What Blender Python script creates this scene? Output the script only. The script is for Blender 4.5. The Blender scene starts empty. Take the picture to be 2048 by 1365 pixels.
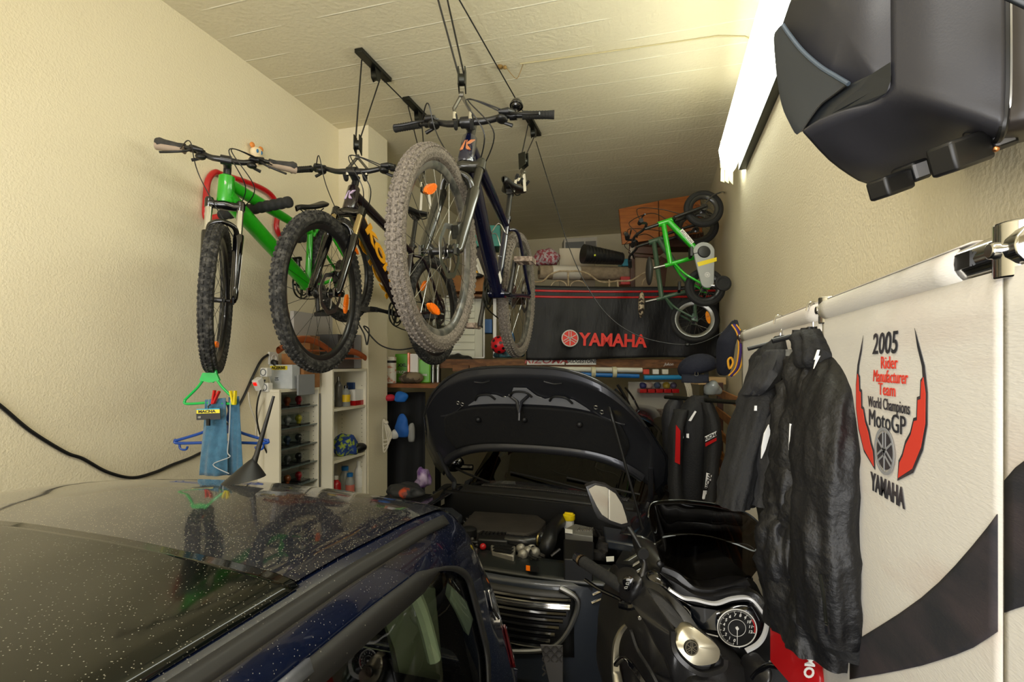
import bpy, bmesh, math, random
from mathutils import Vector, Matrix, noise
random.seed(7)
S = bpy.context.scene
V = Vector
# ---------------------------------------------------------------- camera
F = 1030.0                       # focal length in pixels of the 2048 px wide frame
HY = 728.0                       # row of the horizon
CH = 1.8                         # camera height
TH = math.atan(296 / F)          # camera is turned left of the garage's long axis
CT, ST = math.cos(TH), math.sin(TH)
cam = bpy.data.cameras.new('camera'); camo = bpy.data.objects.new('camera', cam)
S.collection.objects.link(camo); S.camera = camo
cam.sensor_width = 36; cam.lens = F / 2048 * 36
cam.shift_y = (HY - 682.5) / 2048
cam.clip_start = 0.03
camo.location = (0, 0, CH); camo.rotation_euler = (math.pi / 2, 0, TH)
# ---------------------------------------------------------------- light
w = bpy.data.worlds.new('world'); S.world = w; w.use_nodes = True
w.node_tree.nodes['Background'].inputs[0].default_value = (0.75, 0.85, 1.0, 1)
w.node_tree.nodes['Background'].inputs[1].default_value = 0.5
S.view_settings.view_transform = 'Standard'; S.view_settings.look = 'None'
S.view_settings.gamma = 1; S.view_settings.exposure = 0.38
S.view_settings.use_curve_mapping = False
def area(name, loc, rot, sx, sy, power, col):
    l = bpy.data.lights.new(name, 'AREA'); l.shape = 'RECTANGLE'; l.size = sx; l.size_y = sy
    l.energy = power; l.color = col
    o = bpy.data.objects.new(name, l); S.collection.objects.link(o)
    o.location = loc; o.rotation_euler = rot; return o
# daylight through the raised garage door behind the camera, and an unseen fill light over the entrance
area('door_daylight', (-0.95, -1.9, 1.5), (math.radians(92), 0, 0), 2.5, 2.2, 100, (1.0, 0.98, 0.95))
area('entrance_fill', (-0.55, -0.25, 3.5), (math.radians(12), 0, 0), 1.4, 0.22, 22, (1.0, 0.98, 0.92))
# ---------------------------------------------------------------- image to place helpers
def P(u, v, Y):
    X = (u - 1024) / F * Y; Z = (HY - v) / F * Y
    return V((X * CT - Y * ST, X * ST + Y * CT, CH + Z))
CR = V((CT, ST, 0)); CF = V((-ST, CT, 0)); UP = V((0, 0, 1))   # right of and away from the camera
def PX(u, v, x):                 # point seen at (u,v) on the plane world x
    a = (u - 1024) / F; return P(u, v, x / (a * CT - ST))
def PY(u, v, y):                 # ... on the plane world y
    a = (u - 1024) / F; return P(u, v, y / (a * ST + CT))
def PZ(u, v, z):
    return P(u, v, (z - CH) * F / (HY - v))
# ---------------------------------------------------------------- materials
def lin(h):
    if isinstance(h, str):
        h = h.lstrip('#'); c = [int(h[i:i + 2], 16) / 255 for i in (0, 2, 4)]
        return tuple(x / 12.92 if x <= .04045 else ((x + .055) / 1.055) ** 2.4 for x in c)
    return tuple(h)
def mat(name, col, rough=.5, metal=0, col2=None, nscale=20, bump=0, bscale=60, coat=0, trans=0, emit=None, estr=0,
        alpha=1, spots=None, stretch=(1, 1, 1), spec=None, ramp=(.4, .6), ior=None, sheen=0, sscale=90, sth=(.12, .2)):
    m = bpy.data.materials.new(name); m.use_nodes = True
    nt = m.node_tree; N = nt.nodes; L = nt.links; b = N['Principled BSDF']
    b.inputs['Base Color'].default_value = (*lin(col), 1)
    b.inputs['Roughness'].default_value = rough; b.inputs['Metallic'].default_value = metal
    if coat: b.inputs['Coat Weight'].default_value = coat; b.inputs['Coat Roughness'].default_value = .04
    if trans: b.inputs['Transmission Weight'].default_value = trans
    if ior: b.inputs['IOR'].default_value = ior
    if spec is not None: b.inputs['Specular IOR Level'].default_value = spec
    if sheen: b.inputs['Sheen Weight'].default_value = sheen
    if emit: b.inputs['Emission Color'].default_value = (*lin(emit), 1); b.inputs['Emission Strength'].default_value = estr
    if alpha < 1: b.inputs['Alpha'].default_value = alpha
    last = None
    if col2 or bump or spots:
        tc = N.new('ShaderNodeTexCoord'); mp = N.new('ShaderNodeMapping'); mp.inputs['Scale'].default_value = stretch
        L.new(tc.outputs['Object'], mp.inputs[0])
    if col2:
        n = N.new('ShaderNodeTexNoise'); n.inputs['Scale'].default_value = nscale; n.inputs['Detail'].default_value = 6
        L.new(mp.outputs[0], n.inputs[0])
        r = N.new('ShaderNodeValToRGB'); r.color_ramp.elements[0].position = ramp[0]; r.color_ramp.elements[1].position = ramp[1]
        r.color_ramp.elements[0].color = (*lin(col), 1); r.color_ramp.elements[1].color = (*lin(col2), 1)
        L.new(n.outputs[0], r.inputs[0]); L.new(r.outputs[0], b.inputs['Base Color']); last = r.outputs[0]
    if spots:                    # settled dust specks
        vo = N.new('ShaderNodeTexVoronoi'); vo.inputs['Scale'].default_value = sscale; L.new(mp.outputs[0], vo.inputs[0])
        r2 = N.new('ShaderNodeValToRGB'); r2.color_ramp.elements[0].position = sth[0]; r2.color_ramp.elements[1].position = sth[1]
        r2.color_ramp.elements[0].color = (1, 1, 1, 1); r2.color_ramp.elements[1].color = (0, 0, 0, 1)
        L.new(vo.outputs['Distance'], r2.inputs[0])
        n3 = N.new('ShaderNodeMath'); n3.operation = 'GREATER_THAN'; n3.inputs[1].default_value = .52
        L.new(vo.outputs['Color'], n3.inputs[0])
        mu = N.new('ShaderNodeMath'); mu.operation = 'MULTIPLY'; L.new(r2.outputs[0], mu.inputs[0]); L.new(n3.outputs[0], mu.inputs[1])
        mx = N.new('ShaderNodeMix'); mx.data_type = 'RGBA'
        mx.inputs[6].default_value = (*lin(col), 1); mx.inputs[7].default_value = (*lin(spots), 1)
        if last: L.new(last, mx.inputs[6])
        L.new(mu.outputs[0], mx.inputs[0]); L.new(mx.outputs[2], b.inputs['Base Color'])
        m2 = N.new('ShaderNodeMapRange'); m2.inputs[3].default_value = rough; m2.inputs[4].default_value = .8
        L.new(mu.outputs[0], m2.inputs[0]); L.new(m2.outputs[0], b.inputs['Roughness'])
        if coat:
            m4 = N.new('ShaderNodeMapRange'); m4.inputs[3].default_value = coat; m4.inputs[4].default_value = 0
            L.new(mu.outputs[0], m4.inputs[0]); L.new(m4.outputs[0], b.inputs['Coat Weight'])
    if bump:
        n2 = N.new('ShaderNodeTexNoise'); n2.inputs['Scale'].default_value = bscale; n2.inputs['Detail'].default_value = 8
        L.new(mp.outputs[0], n2.inputs[0]); bp = N.new('ShaderNodeBump'); bp.inputs['Strength'].default_value = bump
        bp.inputs['Distance'].default_value = .01
        L.new(n2.outputs[0], bp.inputs['Height']); L.new(bp.outputs[0], b.inputs['Normal'])
    return m
def glassy(name, tint, amount, rough=.02):      # tinted see-through pane: part gloss, part clear
    m = bpy.data.materials.new(name); m.use_nodes = True; nt = m.node_tree; N = nt.nodes; L = nt.links
    N.remove(N['Principled BSDF']); out = N['Material Output']
    g = N.new('ShaderNodeBsdfGlossy'); g.inputs[0].default_value = (1, 1, 1, 1); g.inputs['Roughness'].default_value = rough
    t = N.new('ShaderNodeBsdfTransparent'); t.inputs[0].default_value = (*lin(tint), 1)
    lw = N.new('ShaderNodeLayerWeight'); lw.inputs[0].default_value = .5
    pw = N.new('ShaderNodeMath'); pw.operation = 'POWER'; pw.inputs[1].default_value = 3.5; L.new(lw.outputs['Facing'], pw.inputs[0])
    fr = N.new('ShaderNodeMath'); fr.operation = 'MULTIPLY_ADD'; fr.inputs[1].default_value = amount * .6; fr.inputs[2].default_value = .045; fr.use_clamp = True; L.new(pw.outputs[0], fr.inputs[0])
    mx = N.new('ShaderNodeMixShader'); L.new(fr.outputs[0], mx.inputs[0]); L.new(t.outputs[0], mx.inputs[1]); L.new(g.outputs[0], mx.inputs[2])
    L.new(mx.outputs[0], out.inputs[0]); return m
# ---------------------------------------------------------------- mesh builder
def frame_of(d):
    d = V(d).normalized(); a = V((0, 0, 1)) if abs(d.z) < .9 else V((1, 0, 0))
    s = d.cross(a).normalized(); return s, s.cross(d).normalized(), d
class MB:
    def __init__(s): s.v = []; s.f = []; s.mi = []; s.m = 0
    def add(s, vs, fs):
        o = len(s.v); s.v += [tuple(p) for p in vs]
        for f in fs: s.f.append(tuple(i + o for i in f)); s.mi.append(s.m)
        return s
    def box(s, c, d, M=None, taper=1):
        c = V(c); hx, hy, hz = d[0] / 2, d[1] / 2, d[2] / 2; vs = []
        for z in (-1, 1):
            k = taper if z > 0 else 1
            for x, y in ((-1, -1), (1, -1), (1, 1), (-1, 1)):
                p = V((x * hx * k, y * hy * k, z * hz)); p = (M @ p) if M else p; vs.append(c + p)
        return s.add(vs, [(3, 2, 1, 0), (4, 5, 6, 7), (0, 1, 5, 4), (1, 2, 6, 5), (2, 3, 7, 6), (3, 0, 4, 7)])
    def bb(s, a, b):
        a = V(a); b = V(b); return s.box((a + b) / 2, [abs(b[i] - a[i]) for i in range(3)])
    def tube(s, pts, r, n=8, closed=False, cap=True):
        pts = [V(p) for p in pts]; k = len(pts); vs = []; up = None
        if isinstance(r, (list, tuple)) and len(r) != k: r = [interp(i / (k - 1) * (len(r) - 1), list(enumerate(r))) for i in range(k)]
        for i, p in enumerate(pts):
            if closed: d = pts[(i + 1) % k] - pts[i - 1]
            else: d = pts[min(i + 1, k - 1)] - pts[max(i - 1, 0)]
            if d.length < 1e-9: d = V((0, 0, 1))
            d.normalize()
            if up is None: a, b, _ = frame_of(d)
            else:
                a = (up - d * up.dot(d))
                a = a.normalized() if a.length > 1e-6 else frame_of(d)[0]
                b = a.cross(d) * -1
                b = d.cross(a)
            up = a; b = d.cross(a)
            rr = r[i] if isinstance(r, (list, tuple)) else r
            for j in range(n):
                t = 2 * math.pi * j / n; vs.append(p + (a * math.cos(t) + b * math.sin(t)) * rr)
        fs = []
        for i in range(k if closed else k - 1):
            i2 = (i + 1) % k
            for j in range(n): fs.append((i * n + j, i * n + (j + 1) % n, i2 * n + (j + 1) % n, i2 * n + j))
        if cap and not closed:
            fs.append(tuple(range(n - 1, -1, -1))); fs.append(tuple((k - 1) * n + j for j in range(n)))
        return s.add(vs, fs)
    def cyl(s, a, b, r, r2=None, n=16): return s.tube([a, b], [r, r if r2 is None else r2], n)
    def lathe(s, o, axis, prof, n=24, cap=True):          # prof: (radius, along)
        a, b, d = frame_of(axis); o = V(o); vs = []
        for r, h in prof:
            for j in range(n):
                t = 2 * math.pi * j / n; vs.append(o + d * h + (a * math.cos(t) + b * math.sin(t)) * max(r, 1e-5))
        fs = [(i * n + j, i * n + (j + 1) % n, (i + 1) * n + (j + 1) % n, (i + 1) * n + j) for i in range(len(prof) - 1) for j in range(n)]
        if cap: fs.append(tuple(range(n - 1, -1, -1))); fs.append(tuple((len(prof) - 1) * n + j for j in range(n)))
        return s.add(vs, fs)
    def ball(s, c, r, n=16, m=10, M=None):
        c = V(c); r = V(r) if not isinstance(r, (int, float)) else V((r, r, r)); vs = []
        for i in range(m + 1):
            ph = math.pi * i / m
            for j in range(n):
                t = 2 * math.pi * j / n
                p = V((r.x * math.sin(ph) * math.cos(t), r.y * math.sin(ph) * math.sin(t), r.z * math.cos(ph)))
                vs.append(c + ((M @ p) if M else p))
        return s.add(vs, [(i * n + j, (i + 1) * n + j, (i + 1) * n + (j + 1) % n, i * n + (j + 1) % n) for i in range(m) for j in range(n)])
    def ring(s, c, axis, R, r, n=48, m=8, sq=1):           # torus; sq squashes across the axis
        a, b, d = frame_of(axis); c = V(c); vs = []
        for i in range(n):
            t = 2 * math.pi * i / n; e = a * math.cos(t) + b * math.sin(t)
            for j in range(m):
                q = 2 * math.pi * j / m; vs.append(c + e * (R + r * math.cos(q)) + d * (r * sq * math.sin(q)))
        return s.add(vs, [(i * m + j, ((i + 1) % n) * m + j, ((i + 1) % n) * m + (j + 1) % m, i * m + (j + 1) % m) for i in range(n) for j in range(m)])
    def grid(s, fn, nu, nv, closed_u=False):
        vs = [fn(i / (nu if closed_u else nu - 1), j / (nv - 1)) for j in range(nv) for i in range(nu)]
        fs = []
        for j in range(nv - 1):
            for i in range(nu if closed_u else nu - 1):
                i2 = (i + 1) % nu; fs.append((j * nu + i, j * nu + i2, (j + 1) * nu + i2, (j + 1) * nu + i))
        return s.add(vs, fs)
    def slab(s, poly, off):                                # prism: polygon of 3D points pushed by a vector
        k = len(poly); off = V(off); vs = [V(p) for p in poly] + [V(p) + off for p in poly]
        fs = [tuple(range(k - 1, -1, -1)), tuple(range(k, 2 * k))] + [(i, (i + 1) % k, k + (i + 1) % k, k + i) for i in range(k)]
        return s.add(vs, fs)
    def quad(s, a, b, c, d): return s.add([a, b, c, d], [(0, 1, 2, 3)])
    def build(s, name, mats, parent=None, smooth=40, bevel=0, thick=0, sub=0, M=None):
        me = bpy.data.meshes.new(name); me.from_pydata([tuple(V(p)) for p in s.v], [], s.f)
        if not isinstance(mats, (list, tuple)): mats = [mats]
        for m in mats: me.materials.append(m)
        for p, i in zip(me.polygons, s.mi): p.material_index = i
        bm = bmesh.new(); bm.from_mesh(me); bmesh.ops.recalc_face_normals(bm, faces=bm.faces)
        bm.to_mesh(me); bm.free()
        if M is not None: me.transform(M)
        o = bpy.data.objects.new(name, me); S.collection.objects.link(o)
        if parent: o.parent = parent
        if smooth:
            for p in me.polygons: p.use_smooth = True
            me.set_sharp_from_angle(angle=math.radians(smooth))
        if thick:
            md = o.modifiers.new('thick', 'SOLIDIFY'); md.thickness = thick; md.offset = 0
        if bevel:
            md = o.modifiers.new('bevel', 'BEVEL'); md.width = bevel; md.segments = 2; md.limit_method = 'ANGLE'; md.angle_limit = math.radians(35)
        if sub:
            md = o.modifiers.new('sub', 'SUBSURF'); md.levels = sub; md.render_levels = sub
        return o
def tag(o, label=None, cat=None, group=None, kind=None):
    if label: o['label'] = label
    if cat: o['category'] = cat
    if group: o['group'] = group
    if kind: o['kind'] = kind
    return o
def thing(name, label, cat, M=None, group=None):
    o = bpy.data.objects.new(name, None); S.collection.objects.link(o); o.empty_display_size = .05
    if M is not None: o.matrix_world = M if isinstance(M, Matrix) else Matrix.Translation(M)
    return tag(o, label, cat, group)
def struct(o): return tag(o, kind='structure')
def basis(o, x, z):            # matrix at o with x axis along x, z near z
    x = V(x).normalized(); z = V(z); z = (z - x * z.dot(x)).normalized(); y = z.cross(x)
    return Matrix(((x.x, y.x, z.x, o[0]), (x.y, y.y, z.y, o[1]), (x.z, y.z, z.z, o[2]), (0, 0, 0, 1)))
def catmull(pts, n=6, closed=False):
    pts = [V(p) for p in pts]; k = len(pts); out = []
    for i in range(k if closed else k - 1):
        g = (lambda j: pts[j % k]) if closed else (lambda j: pts[max(0, min(k - 1, j))])
        p0, p1, p2, p3 = g(i - 1), g(i), g(i + 1), g(i + 2)
        for q in range(n):
            t = q / n
            out.append(.5 * ((2 * p1) + (p2 - p0) * t + (2 * p0 - 5 * p1 + 4 * p2 - p3) * t * t + (3 * p1 - p0 - 3 * p2 + p3) * t ** 3))
    if not closed: out.append(pts[-1])
    return out
def lerp(a, b, t): return a + (b - a) * t
def interp(x, tab):
    if x <= tab[0][0]: return tab[0][1]
    for (a, p), (b, q) in zip(tab, tab[1:]):
        if x <= b: t = (x - a) / (b - a); return p + (q - p) * t
    return tab[-1][1]
def text(name, body, M, size, m, parent, ext=.0006, shear=0, bold=0, sx=1, align='CENTER', mir=False):
    c = bpy.data.curves.new(name, 'FONT'); c.body = body; c.size = size; c.extrude = ext; c.shear = shear; c.offset = bold
    c.align_x = align; c.align_y = 'CENTER'; c.resolution_u = 3
    t = bpy.data.objects.new('tmp_' + name, c); S.collection.objects.link(t)
    dg = bpy.context.evaluated_depsgraph_get(); me = bpy.data.meshes.new_from_object(t.evaluated_get(dg))
    bpy.data.objects.remove(t); me.name = name
    me.transform(Matrix.Diagonal((sx, 1, 1, 1))); me.transform(M)
    me.materials.clear(); me.materials.append(m)
    o = bpy.data.objects.new(name, me); S.collection.objects.link(o)
    if parent: o.parent = parent
    return o
def emblem(mb, M, R, ext=.001, ring=True):      # three crossed tuning forks in a ring
    def T(x, y, z=0): return M @ V((x, y, z))
    if ring: 
        n = 40
        for k in range(n):
            a, b = 2 * math.pi * k / n, 2 * math.pi * (k + 1) / n
            mb.slab([T(R * math.cos(a), R * math.sin(a)), T(R * math.cos(b), R * math.sin(b)), T(.88 * R * math.cos(b), .88 * R * math.sin(b)), T(.88 * R * math.cos(a), .88 * R * math.sin(a))], M.to_3x3() @ V((0, 0, ext)))
    for k in range(3):
        t = math.pi / 2 + k * 2 * math.pi / 3; c, s_ = math.cos(t), math.sin(t)
        def q(a, b): return T(a * c - b * s_, a * s_ + b * c)
        def rect(a0, a1, b0, b1): mb.slab([q(a0, b0), q(a1, b0), q(a1, b1), q(a0, b1)], M.to_3x3() @ V((0, 0, ext)))
        rect(-.84 * R, .12 * R, -.045 * R, .045 * R)
        rect(.05 * R, .13 * R, -.17 * R, .17 * R)
        rect(.13 * R, .82 * R, .09 * R, .17 * R); rect(.13 * R, .82 * R, -.17 * R, -.09 * R)
# shared materials
m_blk = mat('black_plastic', '#141414', .42)
m_blk2 = mat('black_satin', '#1c1c1d', .3, coat=.2)
m_gloss = mat('gloss_black', '#08080a', .12, coat=.6)
m_rub = mat('rubber', '#191918', .8, bump=.2, bscale=200)
m_rubdusty = mat('dusty_rubber', '#1f1f1e', .85, col2='#56544f', nscale=45, bump=.3, bscale=220, ramp=(.45, .7))
m_mud = mat('muddy_rubber', '#5c554d', .95, col2='#8c8378', nscale=140, bump=.7, bscale=240, ramp=(.35, .65))
m_chrome = mat('chrome', '#d8d8d8', .12, 1)
m_steel = mat('steel', '#9a9a98', .3, 1)
m_alu = mat('brushed_aluminium', '#b9b9b6', .35, 1)
m_dsteel = mat('dark_steel', '#34352f', .4, .8)
m_white = mat('white_plastic', '#dcdad2', .4)
m_orange = mat('orange_reflector', '#ff7d0a', .25, coat=.5, emit='#ff6a00', estr=0)
m_red = mat('red_paint', '#b01418', .3, coat=.4)
m_refl = mat('retroreflective_strip', '#f4f4f2', .35)
m_card = mat('cardboard', '#9a6a3c', .85, col2='#8a5c32', nscale=12)
m_paper = mat('white_paper', '#e6e4dd', .7)
m_cream = mat('cream_melamine', '#e2dbc4', .5)
m_wood = mat('varnished_wood', '#8c5426', .5, col2='#6e3e1a', nscale=6, stretch=(1, 1, 8))
m_wood2 = mat('rough_timber', '#7a512c', .7, col2='#5c3a1e', nscale=7, stretch=(.6, 6, 6))

def dome(outl, bulge=.02, thick=.03, rings=7, p=2.0, N=None, mb=None, n=0, ctr=None, flat=0):
    """domed panel from its real outline: [(u, v, depth)...]; bulges towards the viewer's side, closed at the back"""
    N = N or -CF; mb = mb or MB(); pts = [P(*q) if not isinstance(q, Vector) else q for q in outl]
    if n: pts = catmull(pts, n, True)
    k = len(pts); c = sum(pts, V((0, 0, 0))) / k if ctr is None else ctr; vs = []
    for r in range(rings):
        t = r / rings; hgt = bulge * (1 - (1 - min(1, t / (1 - flat))) ** p) if flat < 1 else bulge
        for q in pts: vs.append(q.lerp(c, t) + N * hgt)
    ci = len(vs); vs.append(c + N * bulge); bo = len(vs); vs += [q - N * thick for q in pts]; bc = len(vs); vs.append(c - N * thick)
    fs = []
    for r in range(rings - 1):
        for i in range(k): j = (i + 1) % k; fs.append((r * k + i, r * k + j, (r + 1) * k + j, (r + 1) * k + i))
    for i in range(k):
        j = (i + 1) % k; fs += [((rings - 1) * k + i, (rings - 1) * k + j, ci), (i, bo + i, bo + j, j), (bo + i, bc, bo + j)]
    return mb.add(vs, fs)
def ptube(pts, r, n=8, sm=0, mb=None, closed=False):
    q = [P(*a) if not isinstance(a, Vector) else a for a in pts]
    if sm: q = catmull(q, sm, closed)
    return (mb or MB()).tube(q, r, n, closed=closed)
def inplane(c, right=None, up=None):       # text frame at c facing the viewer's side
    r = (right or CR).normalized(); u_ = (up or UP); u_ = (u_ - r * u_.dot(r)).normalized(); n_ = r.cross(u_)
    return Matrix(((r.x, u_.x, n_.x, c.x), (r.y, u_.y, n_.y, c.y), (r.z, u_.z, n_.z, c.z), (0, 0, 0, 1)))
def loft(secs, name, m, parent=None, n=28, wr=0, fr=9, seed=0, zz=None, thick=0, power=2.0):
    """secs: (u, v, depth, half width px, half depth m): soft garment-like tube"""
    mb = MB()
    cs = catmull([V((s_[0], s_[1], s_[2] * 100)) for s_ in secs], 5); hw = catmull([V((s_[3], s_[4] * 100, 0)) for s_ in secs], 5); k = len(cs); vs = []
    for i, (c, h) in enumerate(zip(cs, hw)):
        Y = c.z / 100; ctr = P(c.x, c.y, Y)
        for j in range(n):
            t = 2 * math.pi * j / n; cx, cy = math.cos(t), math.sin(t)
            cx = math.copysign(abs(cx) ** (2 / power), cx); cy = math.copysign(abs(cy) ** (2 / power), cy)
            p_ = ctr + CR * (cx * h.x * Y / F) + CF * (cy * h.y / 100)
            if wr:
                d = noise.noise(V((p_.x * fr * 1.6, p_.y * fr * 1.6, p_.z * fr * .55 + seed))) * wr + noise.noise(V((p_.x * fr * 3 + 5, p_.y * fr * 3, p_.z * fr * 2.2 + seed))) * wr * .45
                rg = noise.noise(V((p_.x * fr * 2.1 + p_.z * fr * .9, p_.y * fr * 2.1, p_.z * fr * 1.1 - seed))); d += wr * .55 * (1 - min(1, abs(rg) * 3.5))
                d += wr * .2 * math.sin(11 * t + 5 * noise.noise(V((p_.x * 3, p_.y * 3, p_.z * 2 + seed))))
                p_ = p_ + (p_ - ctr).normalized() * d
            vs.append(p_)
    fs = [(i * n + j, i * n + (j + 1) % n, (i + 1) * n + (j + 1) % n, (i + 1) * n + j) for i in range(k - 1) for j in range(n)]
    fs += [tuple(range(n)), tuple((k - 1) * n + j for j in range(n))]
    mb.add(vs, fs); return mb.build(name, m, parent, smooth=70)
# ================================================================ the garage shell
XL, XR, YB, YF, ZC = -2.37, 0.502, 7.25, -2.0, 3.6
def wallmat(name, c1, c2, bs=120, bump=.3):
    return mat(name, c1, .9, col2=c2, nscale=1.3, bump=bump, bscale=bs, ramp=(.3, .75))
m_wall = wallmat('cream_roughcast', '#ded3b4', '#e4dabd')
def ceiling_mat():
    m = mat('board_marked_concrete', '#dbd2b4', .9, col2='#d3c9a9', nscale=.9, ramp=(.3, .7)); nt = m.node_tree; N = nt.nodes; L = nt.links; b = N['Principled BSDF']
    tc = N.new('ShaderNodeTexCoord'); sp = N.new('ShaderNodeSeparateXYZ'); L.new(tc.outputs['Object'], sp.inputs[0])
    # slightly wandering ridges every ~17 cm where the shuttering boards met
    nx = N.new('ShaderNodeTexNoise'); nx.inputs['Scale'].default_value = 1.2; L.new(tc.outputs['Object'], nx.inputs[0])
    a = N.new('ShaderNodeMath'); a.operation = 'MULTIPLY_ADD'; a.inputs[1].default_value = .03; L.new(nx.outputs[0], a.inputs[0]); L.new(sp.outputs['Y'], a.inputs[2])
    d = N.new('ShaderNodeMath'); d.operation = 'DIVIDE'; d.inputs[1].default_value = .21; L.new(a.outputs[0], d.inputs[0])
    fr = N.new('ShaderNodeMath'); fr.operation = 'FRACT'; L.new(d.outputs[0], fr.inputs[0])
    pp = N.new('ShaderNodeMath'); pp.operation = 'PINGPONG'; pp.inputs[1].default_value = .5; L.new(fr.outputs[0], pp.inputs[0])
    rm = N.new('ShaderNodeValToRGB'); rm.color_ramp.elements[0].position = 0; rm.color_ramp.elements[0].color = (1, 1, 1, 1)
    rm.color_ramp.elements[1].position = .03; rm.color_ramp.elements[1].color = (0, 0, 0, 1); L.new(pp.outputs[0], rm.inputs[0])
    n1 = N.new('ShaderNodeTexNoise'); n1.inputs['Scale'].default_value = 3; n1.inputs['Detail'].default_value = 5
    L.new(tc.outputs['Object'], n1.inputs[0])
    br = N.new('ShaderNodeMapRange'); br.inputs[1].default_value = .42; br.inputs[2].default_value = .55; L.new(n1.outputs[0], br.inputs[0])
    mu = N.new('ShaderNodeMath'); mu.operation = 'MULTIPLY'; L.new(rm.outputs[0], mu.inputs[0]); L.new(br.outputs[0], mu.inputs[1])
    mp = N.new('ShaderNodeMapping'); mp.inputs['Scale'].default_value = (60, 3, 3); L.new(tc.outputs['Object'], mp.inputs[0])
    n2 = N.new('ShaderNodeTexNoise'); n2.inputs['Scale'].default_value = 1; n2.inputs['Detail'].default_value = 3; L.new(mp.outputs[0], n2.inputs[0])
    n3 = N.new('ShaderNodeTexNoise'); n3.inputs['Scale'].default_value = 40; n3.inputs['Detail'].default_value = 6; L.new(tc.outputs['Object'], n3.inputs[0])
    mq = N.new('ShaderNodeMath'); mq.operation = 'MULTIPLY'; mq.inputs[1].default_value = .25; L.new(mu.outputs[0], mq.inputs[0])
    s1 = N.new('ShaderNodeMath'); s1.operation = 'MULTIPLY_ADD'; s1.inputs[1].default_value = .12; L.new(n2.outputs[0], s1.inputs[0]); L.new(mq.outputs[0], s1.inputs[2])
    s2 = N.new('ShaderNodeMath'); s2.operation = 'MULTIPLY_ADD'; s2.inputs[1].default_value = .35; L.new(n3.outputs[0], s2.inputs[0]); L.new(s1.outputs[0], s2.inputs[2])
    bp = N.new('ShaderNodeBump'); bp.inputs['Strength'].default_value = .9; bp.inputs['Distance'].default_value = .012
    L.new(s2.outputs[0], bp.inputs['Height']); L.new(bp.outputs[0], b.inputs['Normal'])
    # lit look of the ridges mixed into the base colour
    mx = N.new('ShaderNodeMix'); mx.data_type = 'RGBA'; mx.inputs[7].default_value = (*lin('#fffbe6'), 1)
    src = b.inputs['Base Color'].links[0].from_socket; L.new(src, mx.inputs[6])
    mm = N.new('ShaderNodeMath'); mm.operation = 'MULTIPLY'; mm.inputs[1].default_value = .85; L.new(mu.outputs[0], mm.inputs[0])
    L.new(mm.outputs[0], mx.inputs[0]); L.new(mx.outputs[2], b.inputs['Base Color'])
    return m
m_ceil = ceiling_mat()
m_floor = mat('stained_concrete_floor', '#4a4640', .75, col2='#34312d', nscale=3, bump=.3, bscale=30)
struct(MB().bb((XL - .1, YF - .1, -.1), (XR + .1, YB + .1, 0)).build('floor', m_floor, smooth=0))
struct(MB().bb((XL - .1, YF - .1, ZC), (XR + .1, YB + .1, ZC + .1)).build('ceiling', m_ceil, smooth=0))
struct(MB().bb((XL - .1, YF, 0), (XL, YB, ZC)).build('wall_left', m_wall, smooth=0))
struct(MB().bb((XR, YF, 0), (XR + .1, YB, ZC)).build('wall_right', m_wall, smooth=0))
struct(MB().bb((XL - .1, YB, 0), (XR + .1, YB + .1, ZC)).build('wall_back', m_wall, smooth=0))
struct(MB().bb((XL, 3.43, 0), (-2.112, 3.71, ZC)).build('wall_pillar', m_wall, smooth=0))
b = MB(); b.bb((XL - .1, YF - .1, 2.7), (XR + .1, YF, ZC)); b.bb((XL - .1, YF - .1, 0), (XL + .12, YF, 2.7)); b.bb((XR - .12, YF - .1, 0), (XR + .1, YF, 2.7))
struct(b.build('wall_front', m_wall, smooth=0))
# fluorescent batten along the top of the right wall
m_tube = mat('lit_diffuser', '#ffffff', .5, emit='#fbfff0', estr=8)
L0, L1 = 0.95, 3.52
lamp = thing('fluorescent_light', 'long white fluorescent batten glowing along the top of the right wall', 'ceiling light', V((.46, 2.4, 3.1)))
b = MB(); y0, y1 = L0 - 2.4, L1 - 2.4
prof = [(-.035, .13), (-.085, .115), (-.1, .06), (-.085, -.04), (-.03, -.1), (.0, -.06)]
b.grid(lambda u, v: V((interp(u * 5, list(enumerate([p[0] for p in prof]))), lerp(y0, y1, v), interp(u * 5, list(enumerate([p[1] for p in prof]))))), 16, 2)
b.add([V((p[0], y1, p[1])) for p in prof], [tuple(range(6))]); b.add([V((p[0], y0, p[1])) for p in prof], [tuple(range(6))])
b.build('diffuser', m_tube, lamp, thick=.002)
MB().bb((-.0, y0 - .01, -.12), (.042, y1 - .12, .12)).build('mounting_rail', m_dsteel, lamp, bevel=.003)
b = MB()
b.bb((-.09, y1, -.05), (-.02, y1 + .012, .12))
for k in range(3):
    x = -.075 + k * .025; b.slab([V((x - .01, y1 + .01, -.02)), V((x + .01, y1 + .01, -.02)), V((x + .012, y1 + .02, -.14 - .01 * k)), V((x - .012, y1 + .02, -.13))], V((0, .004, 0)))
b.build('end_wrapping', mat('yellowed_tape', '#d9d3a8', .6), lamp, smooth=0)
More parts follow.
